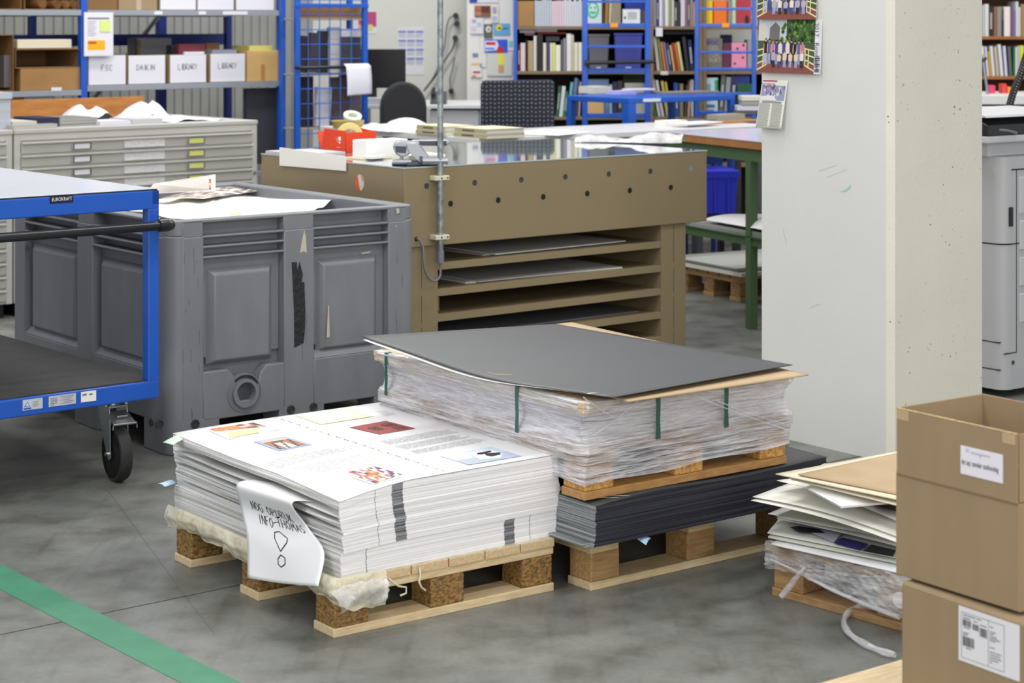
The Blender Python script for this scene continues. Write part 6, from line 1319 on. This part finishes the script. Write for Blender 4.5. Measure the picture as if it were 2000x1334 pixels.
mb = MB(); mb.box(.03, .05, .02, glen - .02, gz - .045, gz); mb.box(.90, .92, .02, glen - .02, gz - .045, gz); mb.box(.02, .93, .02, glen - .02, gz - .004, gz + .002); mb.build('lower_shelf', GRN, t)
def gslab(label, name, cat, x0, x1, y0, y1, z0, z1, m, rot=0, **k): return slab(label, name, cat, tuple(GO - vG * glen), THG, x0, x1, y0, y1, z0, z1, m, rot, **k)
gslab('stack of grey sheets on the lower shelf of the green bench', 'sheet_stack', 'paper stack', .03, .8, .3, 1.5, gz + .003, gz + .030, EDGE_G, 1)
gslab('dull beige board on the grey sheets of the green bench', 'board', 'board', .06, .8, .35, 1.3, gz + .031, gz + .045, colmat((196, 190, 172)), -2)
bo_ = GO - vG * glen
o = MB().grid(lambda a, b: Vector((.02 + .35 * a, .2 + 1.15 * b, gz + .048 + .075 * math.sin(math.pi * min(1, a * 1.1)) ** .7 * (.6 + .4 * math.sin(b * 4)))), 12, 20).build('white_foil', colmat((226, 226, 230)), smooth=60); place(o, tuple(bo_), THG); tag(o, 'loose white foil heaped along the lower shelf of the green bench', 'foil')
# crate, standing behind the bench
t = T('blue_crate', 'bright blue plastic crate behind the green bench', 'crate', (W(1352, 0, 11.5).x, 11.5, W(0, 420, 11.5).z), 8)
zc = W(0, 334, 11.5).z - W(0, 420, 11.5).z; zb0 = W(0, 420, 11.5).z; CBL = mat('blue_crate_plastic', (28, 40, 170), .4)
mb = MB(); P = lambda e, z: [(-.1 + .012 - e, .0 - e + .012, z), (.262 + e, .012 - e, z), (.262 + e, .38 + e, z), (-.1 + .012 - e, .38 + e, z)]
mb.hexa(P(0, 0) + P(.012, zc - .02)); mb.build('crate_body', CBL, t, bevel=.004)
MB().hexa(P(.018, zc - .045) + P(.020, zc)).build('rim', CBL, t, bevel=.003)
for x in (.04, .13, .21): MB().box(x, x + .012, -.004, .02, .01, zc - .05).build('rib', CBL, t, bevel=.002)
t = T('crate_stand', 'dark low stand carrying the bright blue crate', 'stand', (W(1352, 0, 11.5).x, 11.5, 0), 8)
MB().box(-.12, .30, 0, .42, zb0 - .03, zb0 - .002).build('stand_top', BLACKP, t)
for x, y in ((-.10, .02), (.26, .02), (-.10, .38), (.26, .38)): MB().box(x, x + .03, y, y + .03, 0, zb0 - .03).build('leg', BLACKP, t)
fbox('pink box on a blue shelf behind the green bench', 'pink_box', 'box', 1345, 1396, 286, 301, 12.2, .3, colmat((206, 110, 170)))
t = T('blue_shelf_trolley', 'low blue shelf trolley carrying a pink box behind the green bench', 'trolley', (W(1335, 0, 12.15).x, 12.15, 0), 0); zq = W(0, 301, 12.2).z - .001
MB().box(0, .24, 0, .4, zq - .022, zq).build('shelf_board', colmat((170, 150, 120)), t); MB().box(-.003, .243, -.012, -.001, zq - .06, zq - .004).build('shelf_edge', BLUE, t)
for x, y in ((.0, .0), (.21, 0), (0, .37), (.21, .37)): MB().box(x, x + .028, y, y + .028, 0, zq - .023).build('leg', BLUE_D, t)
# low pallet under the green bench
LPO = G(1420, 590); 
t = pallet('chipboard block pallet with boards on the floor under the green bench', tuple(G(1446, 590)), 30.0, .75, .6, mat('pale_chip_block', (160, 128, 88), .8, c2=(120, 92, 60), ns=90, lo=.4, hi=.6), PINE_OLD, PINE_OLD, ndeck=6, along='x')
lo_ = G(1446, 590)
for i, (c, z0, z1, lab) in enumerate((((214, 214, 206), .1445, .166, 'thick white board on the pallet under the green bench'), ((110, 110, 110), .1665, .178, 'dark grey board on the white board under the green bench'), ((150, 152, 146), .1785, .186, 'mid grey board topmost on the pallet under the green bench'))):
    slab(lab, 'board', 'board', tuple(lo_), 30.0, -.03, .76, -.05 + .02 * i, .66, z0, z1, colmat(c))

# ------------------------------------------------------------------ blue tube table in the background
BT = W(1228, 192, 12.4); BZT = BT.z; BT.z = 0; THB2 = 38.0
t = T('blue_trolley', 'low blue table trolley with papers in front of the bookcases', 'trolley', tuple(BT), THB2)
btw = hit(1436, 183, BT, THB2)[0]; btl = hit(1106, 183, BT, THB2 + 90)[0]
MB().box(0, btw, 0, btl, BZT - .035, BZT).build('top_frame', BLUE, t, bevel=.005)
for x, y, s_ in ((-.0, -.0, .065), (btw - .04, 0, .04), (0, btl - .045, .045), (btw - .04, btl - .04, .04)): MB().box(x, x + s_, y, y + s_, .1, BZT - .035).build('leg', BLUE, t, bevel=.004)
mb = MB(); mb.box(.04, btw, .01, .04, .80, .84); mb.box(.01, .04, .04, btl, .80, .84); mb.build('lower_rail', BLUE, t, bevel=.003)
a_, z_ = hit(1256, 189, BT, THB2); b_, _ = hit(1290, 189, BT, THB2); MB().box(a_, b_, -.0015, 0, BZT - .026, BZT - .006).build('sticker', colmat((206, 210, 220)), t)
def bts(label, name, cat, px, py, w_, l_, z0, h_, m, rot=0):
    q = local(G(px, py, BZT), BT, THB2); return slab(label, name, cat, tuple(BT), THB2, q.x, q.x + w_, q.y, q.y + l_, z0, z0 + h_, m, rot)
bts('stack of white papers at the left of the blue table trolley', 'paper_stack', 'paper stack', 1160, 183, .16, .16, BZT + .001, .045, colmat((206, 204, 200)))
bts('spread lilac leaflets on the blue table trolley', 'leaflet_pile', 'leaflets', 1205, 185, .18, .12, BZT + .001, .022, colmat((176, 172, 216)), 12)
bts('white leaflets over the lilac ones on the blue table trolley', 'leaflet_pile', 'leaflets', 1235, 184, .20, .10, BZT + .024, .010, colmat((214, 212, 226)), -8)
bts('flat grey brown board at the right of the blue table trolley', 'board', 'board', 1310, 184, .45, .2, BZT + .001, .010, colmat((130, 122, 118)))

# ------------------------------------------------------------------ bookcases along the back wall
YB = 14.0; sB = YB / F
def bz(y): return 1.55 - (y - YH) * sB
def bxx(px): return (px - 1000) * sB
BWOOD = mat('grey_brown_shelf', (120, 102, 80), .6, noise=.1, ns=5); BWOOD2 = mat('red_brown_shelf', (150, 92, 44), .5, noise=.1, ns=5); BACKD = mat('dark_bookcase_back', (44, 38, 34), .8)
def bookcase(label, px0, px1, rows, wood, post=None, back=BACKD, top=2.6):
    t = T('bookcase', label, 'bookcase', (bxx(px0), YB, 0), 0); w_ = bxx(px1) - bxx(px0)
    for y in rows: MB().box(.01, w_ - .01, -.0, .36, bz(y) - .022, bz(y)).build('shelf', wood, t, bevel=.001)
    for x in (0, w_ - .025): MB().box(x, x + .025, -.01, .37, 0, top).build('side_panel', post or wood, t)
    if back: MB().box(.01, w_ - .01, .36, .375, 0, top).build('back_panel', back, t)
    return t
bookcase('bookcase with a blue post left of the first blue ladder', 1003, 1268, (-45, 51.5, 139, 228, 320), BWOOD, BLUE)
bookcase('bookcase between and behind the two blue ladders', 1269, 1372, (-45, 51.5, 139, 228, 320), BWOOD)
t = bookcase('bookcase behind the right blue ladder with the white wall showing', 1373, 1500, (-45, 51.5, 139, 228, 320), BWOOD, back=None)
MB().box(.01, bxx(1500) - bxx(1373) - .01, .36, .375, 0, bz(100)).build('back_panel', BACKD, t)
bookcase('red brown wooden bookcase seen right of the pillar', 1880, 2060, (-30, 71, 149, 215, 300), BWOOD2, back=mat('brown_back', (84, 54, 30), .7))
names = {}
CN = [('black', (30, 30, 32)), ('dark grey', (80, 80, 84)), ('grey', (134, 134, 134)), ('light grey', (184, 184, 186)), ('white', (220, 220, 220)), ('cream', (214, 206, 176)), ('tan', (176, 148, 104)), ('brown', (100, 70, 46)), ('dark red', (100, 34, 40)), ('red', (180, 50, 46)), ('orange', (214, 110, 46)), ('yellow', (216, 184, 40)), ('lime green', (190, 206, 60)), ('green', (60, 130, 70)), ('dark green', (30, 70, 44)), ('teal', (70, 140, 150)), ('light blue', (130, 170, 200)), ('blue', (50, 80, 170)), ('navy blue', (34, 40, 84)), ('lilac', (150, 146, 190)), ('pink', (206, 140, 160)), ('purple', (90, 60, 110)), ('olive', (120, 116, 70))]
def cname(c): return min(CN, key=lambda n: sum((a - b) ** 2 for a, b in zip(n[1], c)))[0]
ORD = ['first', 'second', 'third', 'fourth', 'fifth', 'sixth', 'seventh', 'eighth', 'ninth', 'tenth', 'eleventh', 'twelfth', 'thirteenth', 'fourteenth', 'fifteenth', 'sixteenth', 'seventeenth', 'eighteenth', 'nineteenth', 'twentieth', 'twenty-first', 'twenty-second', 'twenty-third', 'twenty-fourth']
def books(row, base, items, group, Y=YB + .012, dep=.24):
    """items: (left px, right px, top px, colour, lean in degrees)"""
    zb = bz(base) + .0008
    cs = [cname(i[3]) for i in items]
    for k, (x0, x1, yt, c, ln) in enumerate(items):
        h_ = bz(yt) - zb; w_ = (x1 - x0) * sB - .0012
        nb = ('between %s and %s' % (cs[k - 1], cs[k + 1])) if 0 < k < len(items) - 1 else ('at the left end' if k == 0 else 'at the right end')
        lab = '%s book %s, %s' % (cs[k], nb, row)
        if lab in names: lab = '%s book, %s from the left, %s' % (cs[k], ORD[min(k, 23)], row)
        names[lab] = 1
        o = T('book', lab[0] + lab[1:], 'book', (bxx(x0), Y, zb), 0, group)
        if ln: o.rotation_euler = (0, math.radians(ln), 0)
        e = min(.0025, w_ * .2)
        MB().box(0, w_, 0, .004, 0, h_).build('spine', colmat(c), o)
        mb = MB(); mb.box(0, e, .004, dep, 0, h_); mb.box(w_ - e, w_, .004, dep, 0, h_); mb.build('cover', colmat(c), o) if False else o
        MB().box(0, e, .0045, dep, 0, h_).build('cover', colmat(c), o); MB().box(w_ - e, w_, .0045, dep, 0, h_).build('cover', colmat(c), o)
        MB().box(e + .0003, w_ - e - .0003, .006, dep - .004, .002, h_ - .003).build('page_block', colmat((206, 202, 190)), o)
        if w_ > .014 and sum(c) < 330 and k % 2 == 0:
            mb = MB(); fn = plane((0, -.0004, 0), (1, 0, 0), (0, 0, 1)); rr = random.Random(k); y_ = h_ * .25
            while y_ < h_ * .75: rect(mb, w_ * .3, w_ * .7, y_, y_ + .008, fn, (206, 206, 200), .0004); y_ += .013
            mb.build('spine_printing', vcol(), o)
BKc = (34, 32, 34); GY = (134, 134, 134); WHc = (222, 220, 214); CRm = (206, 200, 170)
r = random.Random(12)
fbox('brown carton at the left end of the top shelf behind the office chairs', 'cardboard_box', 'cardboard box', 1010, 1043, 2, 51.2, YB + .01, .25, mat('brown_carton', (150, 112, 66), .65), .002)
fbox('open grey tray resting between the shelves above the pink rolled paper', 'tray', 'tray', 1015, 1045, 58, 64, YB + .02, .2, colmat((150, 150, 156)))
mags = []
x = 1044.5
while x < 1136:
    c = (176, 182, 194) if x < 1078 else ((206, 184, 196) if x < 1100 else (196, 198, 206)); mags.append((x, x + 4.2, 0 + r.uniform(-2, 3), c, 0)); x += 4.8
for k, (x0, x1, yt, c, ln) in enumerate(mags):
    o = MB().box(0, (x1 - x0) * sB, 0, .22, 0, bz(yt) - bz(51)).build('magazine', colmat(c)); o.location = (bxx(x0), YB + .012, bz(51.4) + .0006)
    tag(o, 'pale magazine upright on the top shelf left of the first blue ladder' if x0 < 1078 else ('pinkish white magazine upright on the top shelf left of the first ladder' if x0 < 1100 else 'silvery white magazine upright on the top shelf beside the first ladder post'), 'magazine', 'pale magazines on the top shelf' if x0 < 1078 else ('pinkish magazines on the top shelf' if x0 < 1100 else 'silvery magazines on the top shelf'))
B1 = [(1011, 1016.5, 87, (70, 20, 34), 0), (1017, 1026, 84, (206, 180, 186), 0), (1027, 1031, 78, (24, 26, 30), 0), (1031.5, 1042, 80, (160, 142, 100), 0), (1042.5, 1048, 70, (196, 196, 200), 0), (1048.5, 1060, 68, (34, 30, 32), 0), (1061, 1067, 84, (206, 200, 190), 0), (1067.5, 1074, 82, (60, 60, 70), 0), (1074.5, 1079, 84, (206, 206, 214), 0), (1079.5, 1085, 84, (206, 214, 100), 0), (1085.5, 1095, 88, (220, 218, 206), 0), (1096, 1100, 78, (90, 90, 96), 0), (1100.5, 1106, 75, (130, 128, 136), 0), (1107, 1116, 66, (214, 212, 214), 0), (1116.5, 1121, 68, (190, 186, 170), 0), (1121.5, 1129, 83, (214, 210, 180), 0), (1130, 1136.5, 83, (220, 218, 212), 0)]
books('middle shelf left of the first ladder', 139, B1, 'books on the middle shelf left of the first blue ladder')
fbox('rolled pink paper lying across the middle shelf books', 'paper_roll', 'roll', 1024, 1044, 62, 69, YB + .05, .1, colmat((190, 130, 146)), .01)
fbox('black box lying flat on the books of the middle shelf', 'flat_box', 'box', 1066, 1093, 71, 80.5, YB + .05, .15, colmat((60, 60, 64)), .002)
fbox('white booklet above the dark red book on the middle shelf', 'booklet', 'booklet', 1046, 1088, 55, 62, YB + .05, .2, colmat((210, 210, 216)))
fbox('dark red booklet lying below the white booklet on the middle shelf', 'booklet', 'booklet', 1050, 1106, 63, 66.5, YB + .05, .2, colmat((130, 30, 36)))
books('bottom shelf behind the dotted chair', 228, [(1086, 1091, 168, (40, 90, 70), 5), (1092, 1099, 168, (200, 206, 208), 6), (1100, 1105, 178, (40, 110, 60), 6), (1107, 1112, 160, (110, 170, 190), 7), (1115, 1121, 152, (90, 120, 150), 6), (1123, 1128, 156, (50, 54, 80), 4), (1129, 1133, 160, (150, 140, 140), 3)], 'leaning books on the bottom shelf behind the dotted chair')
# behind the first ladder
o = fbox('white panel with a green round emblem behind the first blue ladder', 'panel', 'panel', 1143, 1175, -5, 51, YB + .01, .02, colmat((196, 200, 208)))
em = [(1158 + 12 * math.cos(k * math.pi / 8), 19 + 17 * math.sin(k * math.pi / 8)) for k in range(16)]; em2 = [(1158 + 8.5 * math.cos(k * math.pi / 8), 19 + 12.5 * math.sin(k * math.pi / 8)) for k in range(16)]
fdec(o, [((60, 176, 130), *em[::-1]), ((196, 200, 208), *em2[::-1]), ((60, 176, 130), *R4(1152, 12, 1156, 18)), ((60, 176, 130), *R4(1160, 12, 1164, 18)), ((60, 176, 130), (1150, 22), (1166, 22), (1162, 28), (1154, 28))], 1143, 51, YB)
books('top shelf behind the first ladder', 51.5, [(1176.5, 1180, 0, (60, 60, 60), 0), (1181, 1188, -4, (150, 110, 50), 2), (1189.5, 1193, -2, (206, 190, 160), 2), (1194, 1213, -4, (140, 130, 112), 0)], 'books on the top shelf behind the first ladder')
o = fbox('blue tub behind the top of the first blue ladder', 'plastic_tub', 'tub', 1220, 1262, -12, 51, YB + .05, .25, colmat((30, 50, 140)), .006)
o = fbox('white notice card in front of the blue tub', 'notice_card', 'card', 1216, 1250, 18, 46, YB + .004, .003, colmat((224, 226, 228))); fdec(o, [((150, 152, 156), *R4(1226, 24 + k * 3, 1244, 25 + k * 3)) for k in range(5)] + [((40, 50, 70), *R4(1219, 32, 1222, 37))], 1216, 46, YB)
fbox('dark grey carton right of the white notice card', 'cardboard_box', 'box', 1250.5, 1263, 20, 51, YB + .02, .02, colmat((70, 72, 74)))
def tub(label, px0, px1, py0, py1, m):
    q = T('storage_box', label, 'storage box', (bxx(px0), YB + .01, bz(py1) + .001), 0); w_, h_ = (px1 - px0) * sB, (py1 - py0) * sB
    MB().hexa([(.012, .01, 0), (w_ - .012, .01, 0), (w_ - .012, .28, 0), (.012, .28, 0), (0, 0, h_), (w_, 0, h_), (w_, .29, h_), (0, .29, h_)]).build('tub_body', m, q, bevel=.006)
    MB().box(-.004, w_ + .004, -.004, .294, h_ - .012, h_ + .002).build('rim', m, q, bevel=.003); MB().box(w_ * .4, w_ * .6, .004, .012, h_ * .06, h_ * .1).build('small_label', colmat((206, 210, 216)), q)
tub('grey plastic tub behind the first blue ladder', 1149, 1190, 68, 138.5, colmat((96, 94, 100))); tub('violet blue plastic tub behind the first blue ladder', 1200, 1255, 66, 138.5, colmat((64, 70, 150)))
fbox('light blue glossy folder bundle low behind the first blue ladder', 'folder_bundle', 'folders', 1148, 1189, 155, 227.5, YB + .06, .2, colmat((130, 160, 200)), .003)
fbox('tan carton low behind the first blue ladder', 'cardboard_box', 'cardboard box', 1146, 1179, 195, 227.5, YB + .01, .04, mat('tan_carton', (196, 160, 104), .7))
books('bottom shelf behind the first ladder', 228, [(1190.5, 1196, 165, (130, 160, 190), 0), (1197, 1206, 160, (40, 44, 84), 0), (1207, 1216, 158, (60, 52, 50), 0)], 'books on the bottom shelf behind the first ladder')
fbox('cream bag shaped box low behind the first blue ladder', 'box', 'box', 1219, 1262, 162, 227.5, YB + .05, .15, colmat((186, 184, 174)), .006); fbox('dark green folder above the cream box', 'folder', 'folder', 1217, 1262, 143.5, 161.5, YB + .08, .2, colmat((30, 54, 26)))
# between ladders
books('top shelf between the two ladders', 51.5, [(1272, 1276, -6, (196, 176, 170), 0), (1276.5, 1282, -4, (150, 150, 156), 0), (1282.5, 1287, -6, (50, 44, 110), 0), (1288, 1294, -4, (206, 204, 206), 0), (1294.5, 1298, -2, (150, 146, 176), 0), (1299, 1306, -6, (206, 206, 200), 0), (1306.5, 1311, -4, (146, 150, 110), 0), (1312, 1317, -5, (186, 186, 170), 0), (1317.5, 1323, 3, (60, 62, 62), 0), (1323.5, 1329, 4, (50, 50, 54), 0), (1330, 1338, -5, (196, 192, 200), 0), (1338.5, 1343, -3, (120, 100, 116), 0), (1343.5, 1348, -5, (90, 80, 90), 0), (1348.5, 1354, -4, (130, 122, 120), 0), (1354.5, 1359, 4, (206, 150, 50), 0)], 'books on the top shelf between the ladders')
books('middle shelf between the two ladders', 139, [(1270, 1275, 84, (170, 60, 46), -6), (1277, 1281, 86, (120, 60, 50), -6), (1284, 1290, 72, (170, 170, 160), -7), (1292, 1296, 74, (120, 126, 60), -7), (1298, 1302, 82, (200, 110, 70), -8), (1304, 1308, 82, (110, 110, 160), -9), (1309.5, 1314, 84, (60, 60, 90), -9), (1316, 1319.5, 88, (206, 170, 110), -9), (1321, 1325, 84, (150, 50, 40), -9), (1326, 1329.5, 84, (190, 120, 40), -9), (1331, 1336, 82, (200, 192, 130), -9), (1341, 1347, 72, (40, 40, 56), -7), (1349, 1356, 78, (24, 30, 80), -5)], 'leaning books on the middle shelf between the ladders')
fbox('black flat folders lying on the middle shelf books', 'folder', 'folder', 1297, 1368, 61, 67, YB + .05, .2, colmat((30, 30, 34)))
books('bottom shelf between the two ladders', 228, [(1272, 1277, 160, (150, 140, 146), -8), (1279, 1283, 162, (60, 130, 60), -9), (1286, 1291, 154, (190, 188, 196), -10), (1293, 1298, 156, (190, 186, 190), -10), (1302, 1307, 158, (176, 166, 90), -9), (1309, 1313, 160, (190, 170, 60), -9), (1319, 1327, 162, (30, 70, 150), -2), (1328, 1335, 164, (130, 120, 90), 0), (1337, 1341, 166, (80, 70, 60), 4), (1343, 1347, 158, (190, 150, 140), 4), (1350, 1355, 156, (176, 176, 180), 0)], 'books on the bottom shelf between the ladders')
o = fbox('small white card hanging on the top shelf between the ladders', 'shelf_card', 'card', 1281, 1294, 54, 71, YB - .006, .002, colmat((214, 214, 220)))
fbox('white paper label on the middle shelf edge between the ladders', 'shelf_label', 'label', 1290, 1305, 139, 146, YB - .004, .002, colmat((206, 204, 196)))
# right ladder bay
fbox('yellow magazine box on the top shelf behind the right ladder', 'magazine_box', 'magazine box', 1366, 1392, 1, 51, YB + .01, .2, colmat((230, 184, 24)), .002); fbox('orange magazine box on the top shelf behind the right ladder', 'magazine_box', 'magazine box', 1394, 1420, 1, 51, YB + .01, .2, colmat((226, 110, 36)), .002)
fbox('grey folder right of the orange magazine box', 'folder', 'folder', 1422, 1429, 0, 51, YB + .01, .2, colmat((140, 130, 130))); o = fbox('green and white patterned book right of the orange magazine box', 'book', 'book', 1430, 1437, -2, 51, YB + .01, .2, colmat((180, 196, 160))); o = fbox('dark red magazine box on the top shelf behind the right ladder', 'magazine_box', 'magazine box', 1438, 1467, -2, 51, YB + .01, .2, colmat((170, 54, 66)), .002); fdec(o, [((40, 40, 40), (1455, 48), (1462, 48), (1463, 36), (1458, 28), (1455, 34))], 1438, 51, YB)
o = fbox('grey brown box lettered in violet and pale type behind the right ladder', 'lettered_box', 'box', 1366, 1411, 75, 138.5, YB + .01, .2, colmat((112, 106, 98)), .002)
VIO = colmat((60, 56, 150)); PAL = colmat((176, 174, 160))
for txt, yy, m_ in (('GRAPHIC', 87, VIO), ('SCHOOL', 98, PAL), ('AND ON', 111, PAL), ('GEDRUKT', 121, PAL)): lettering(txt, .046, (.004, -.0005, (138.5 - yy) * sB), (1, 0, 0), (0, 0, 1), 'printed_word', m_, o, off=.001, sx=.72)
fbox('navy blue case behind the lettered box', 'case', 'case', 1412, 1430, 68, 138.5, YB + .12, .2, colmat((36, 34, 84)), .002); fbox('dark red transparent sheet beside the pink box', 'sheet', 'sheet', 1412, 1428, 84, 138.5, YB + .02, .02, colmat((96, 44, 66)))
o = fbox('pink box with dark dots behind the right ladder', 'pink_box', 'box', 1429, 1458, 84, 138.5, YB + .01, .2, colmat((220, 140, 170)), .002); fdec(o, [((50, 46, 80), *[(x + 2.4 * math.cos(k * math.pi / 3), y + 2.8 * math.sin(k * math.pi / 3)) for k in range(6)][::-1]) for x, y in ((1452, 88), (1451, 112), (1435, 124), (1440, 95))], 1429, 138.5, YB)
fbox('grey metal tray right of the pink box', 'metal_tray', 'tray', 1460, 1480, 78, 138.5, YB + .01, .2, colmat((140, 144, 156)), .002)
o = fbox('pale blue booklet with sketches on the bottom shelf behind the right ladder', 'booklet', 'booklet', 1367, 1402, 152, 227.5, YB + .01, .02, colmat((176, 200, 210))); fdec(o, [((70, 100, 150), *R4(1372, 204, 1396, 210)), ((90, 120, 160), *R4(1370, 214, 1394, 218)), ((120, 150, 170), *R4(1374, 164, 1388, 184)), ((60, 140, 100), *R4(1396, 156, 1402, 176))], 1367, 227.5, YB)
books('bottom shelf behind the right ladder', 228, [(1404, 1412, 146, (100, 98, 96), 4), (1414, 1423, 150, (140, 142, 146), 4), (1426, 1438, 148, (40, 46, 90), 2), (1440, 1465, 148, (36, 50, 120), 0)], 'books on the bottom shelf behind the right ladder')
fbox('dark green patterned box low beside the right ladder', 'green_box', 'box', 1441, 1471, 164, 205, YB - .05, .03, colmat((36, 90, 56)), .002)
for k, (x0, x1, y0, y1, c, lab) in enumerate(((1449, 1490, 188, 197, (206, 204, 196), 'cream booklet uppermost right of the blue table trolley'), (1450, 1492, 198, 206, (150, 152, 150), 'grey booklets below the cream booklet'), (1440, 1495, 207, 216, (196, 196, 214), 'lilac white booklets lowest of the pile by the pillar'))):
    fbox(lab, 'booklet_pile', 'booklets', x0, x1, y0, y1 - .2, 12.8, .2, colmat(c))
t = T('side_table', 'small dark side table carrying the booklet pile beside the pillar', 'table', (W(1436, 0, 12.78).x, 12.78, 0), 0); zt_ = W(0, 216.2, 12.8).z
MB().box(0, .3, 0, .3, zt_ - .02, zt_ - .001).build('table_top', colmat((90, 84, 80)), t)
for x, y in ((.01, .01), (.26, .01), (.01, .26), (.26, .26)): MB().box(x, x + .03, y, y + .03, 0, zt_ - .02).build('leg', colmat((60, 60, 66)), t)
# ladders
def ladder(label, px0, px1, wpost, rungs, thick, Y, tagx, bar=None):
    s = Y / F; x0, x1 = (px0 - 1000) * s, (px1 - 1000) * s; wp = wpost * s
    t = T('blue_rack_frame', label, 'trolley frame', (x0, Y, 0), 0); w_ = x1 - x0; zz = lambda y: 1.55 - (y - YH) * s
    for x in (0, w_ - wp): MB().box(x, x + wp, 0, .03, .0, 2.3).build('post', BLUE, t, bevel=.003)
    for y, h_ in rungs: MB().box(wp, w_ - wp, .004, .026, zz(y) - h_ * s / 2, zz(y) + h_ * s / 2).build('rung', BLUE, t, bevel=.003)
    if tagx: MB().box(tagx[0] * s - px0 * s, tagx[1] * s - px0 * s, -.004, .004, zz(53), zz(45)).build('orange_clip', colmat((230, 150, 30)), t)
    for x in (0, w_ - wp): MB().box(x, x + wp, -.06, .2, .03, .07).build('foot_rail', BLUE, t, bevel=.003)
    if bar:
        z_ = zz(bar[2]); MB().tube([(bar[0] * s - px0 * s, -.02, z_), ((bar[1] - px0) * s, -.02, z_ + .01)], .013, 10).build('black_bar', BLACKP, t, smooth=60)
        MB().box(bar[0] * s - px0 * s, bar[0] * s - px0 * s + .03, -.03, .0, z_ - .02, z_ + .02).build('bar_bracket', BLACKP, t, bevel=.004)
ladder('blue tube frame with rungs and black bar in front of the plastic tubs', 1137, 1271, 11, [(3, 5), (49.5, 8), (91, 5.5), (138, 10), (226, 9)], None, 13.64, (1192, 1207), (1142, 1279, 123))
ladder('blue tube frame with rungs in front of the yellow and orange boxes', 1357, 1477, 8, [(17.5, 5), (49.5, 7), (102, 5), (135, 6), (183, 5), (221, 8)], None, 13.64, (1410, 1424))
# right of the pillar
books('upper shelf right of the pillar', 71, [(1903, 1911, 8, (176, 170, 160), 0), (1912, 1918, 6, (150, 150, 150), 0), (1919, 1924, 10, (170, 176, 180), 0), (1924.5, 1932, 8, (200, 200, 196), 0), (1932.5, 1941, 12, (36, 34, 34), 0), (1942, 1948, 13, (130, 84, 76), 0), (1948.5, 1957, 13, (130, 130, 118), 0), (1957.5, 1961, 40, (30, 30, 34), 0), (1962, 1974, 13, (216, 206, 206), 0), (1975, 1979, 18, (120, 80, 100), 0), (1979.5, 1984, 20, (110, 104, 150), 0), (1985, 1990, 3, (190, 196, 206), 0), (1990.5, 1994, 14, (206, 206, 196), 0), (1995, 2006, 8, (150, 116, 86), 0)], 'books on the upper shelf right of the pillar')
books('lower shelf right of the pillar', 149, [(1905, 1912, 92, (150, 150, 150), -4), (1914, 1920, 96, (80, 100, 160), -4), (1922, 1927, 90, (206, 206, 210), -5), (1929, 1933, 91, (206, 200, 214), -5), (1935, 1937.5, 100, (216, 176, 40), -5), (1939, 1945, 90, (200, 200, 200), -5), (1947, 1953, 91, (176, 166, 150), -5), (1955, 1961, 87, (206, 206, 210), -5), (1964, 1969, 90, (196, 196, 216), -4), (1972, 1978, 91, (90, 90, 94), -3), (1980, 1983, 92, (30, 110, 66), 0), (1984, 1988, 92, (196, 200, 190), 0), (1989, 1992, 90, (200, 190, 210), 0), (1993, 2001, 89, (190, 210, 60), 0)], 'books on the lower shelf right of the pillar')
YR = 12.6
o_ = W(1905, 186, YR)
t = T('office_table', 'light grey office table behind the copier right of the pillar', 'table', (o_.x, YR, 0), 0)
MB().box(0, .6, 0, .7, o_.z - .06, o_.z).build('table_top', LIGHTGREY, t, bevel=.004); 
for x, y in ((.02, .03), (.55, .03), (.02, .62), (.55, .62)): MB().box(x, x + .03, y, y + .03, 0, o_.z - .061).build('leg', STEEL, t)
fbox('pink folder on the office table right of the pillar', 'folder', 'folder', 1933, 1944, 167, 185.6, YR + .3, .1, colmat((200, 60, 100))); fbox('red and white booklets on the office table right of the pillar', 'booklet_pile', 'booklets', 1958, 1966, 164, 185.6, YR + .3, .1, colmat((206, 60, 60))); fbox('orange booklet on the office table right of the pillar', 'booklet', 'booklet', 1968, 1975, 170, 185.6, YR + .3, .1, colmat((220, 130, 40)))
t = T('desk_lamp_arm', 'thin grey metal arm standing on the office table', 'metal arm', (W(1929, 0, YR + .1).x, YR + .1, o_.z), 0)
MB().tube([(0, 0, .0), (-.03, 0, .22), (-.02, 0, .26)], .009, 10).build('arm', STEEL, t, smooth=60); MB().cyl((-.04, 0, .215), (-.01, 0, .24), .013, 10).build('joint', BLACKP, t)
A_, B_ = W(1962, 232, 8.9), W(2010, 95, 8.9)
t = T('cable_sleeve', 'black woven cable hose rising behind the copier', 'cable hose', tuple(A_ - Vector((0, 0, 0))), 0); D_ = B_ - A_
MB().tube([D_ * (i / 12) + Vector((.002 * math.sin(i), 0, 0)) for i in range(13)], .017, 12).build('hose', mat('woven_black', (26, 26, 28), .6, bump=.5, bs=120), t, smooth=60)
mb = MB()
for i in range(26):
    for j in (-1, 0, 1): p = D_ * ((i + .5 * (j % 2)) / 26) + Vector((j * .009, -.0165 + abs(j) * .004, 0)); mb.box(p.x - .003, p.x + .003, p.y - .001, p.y, p.z - .001, p.z + .001)
mb.build('weave_flecks', colmat((190, 190, 190)), t)
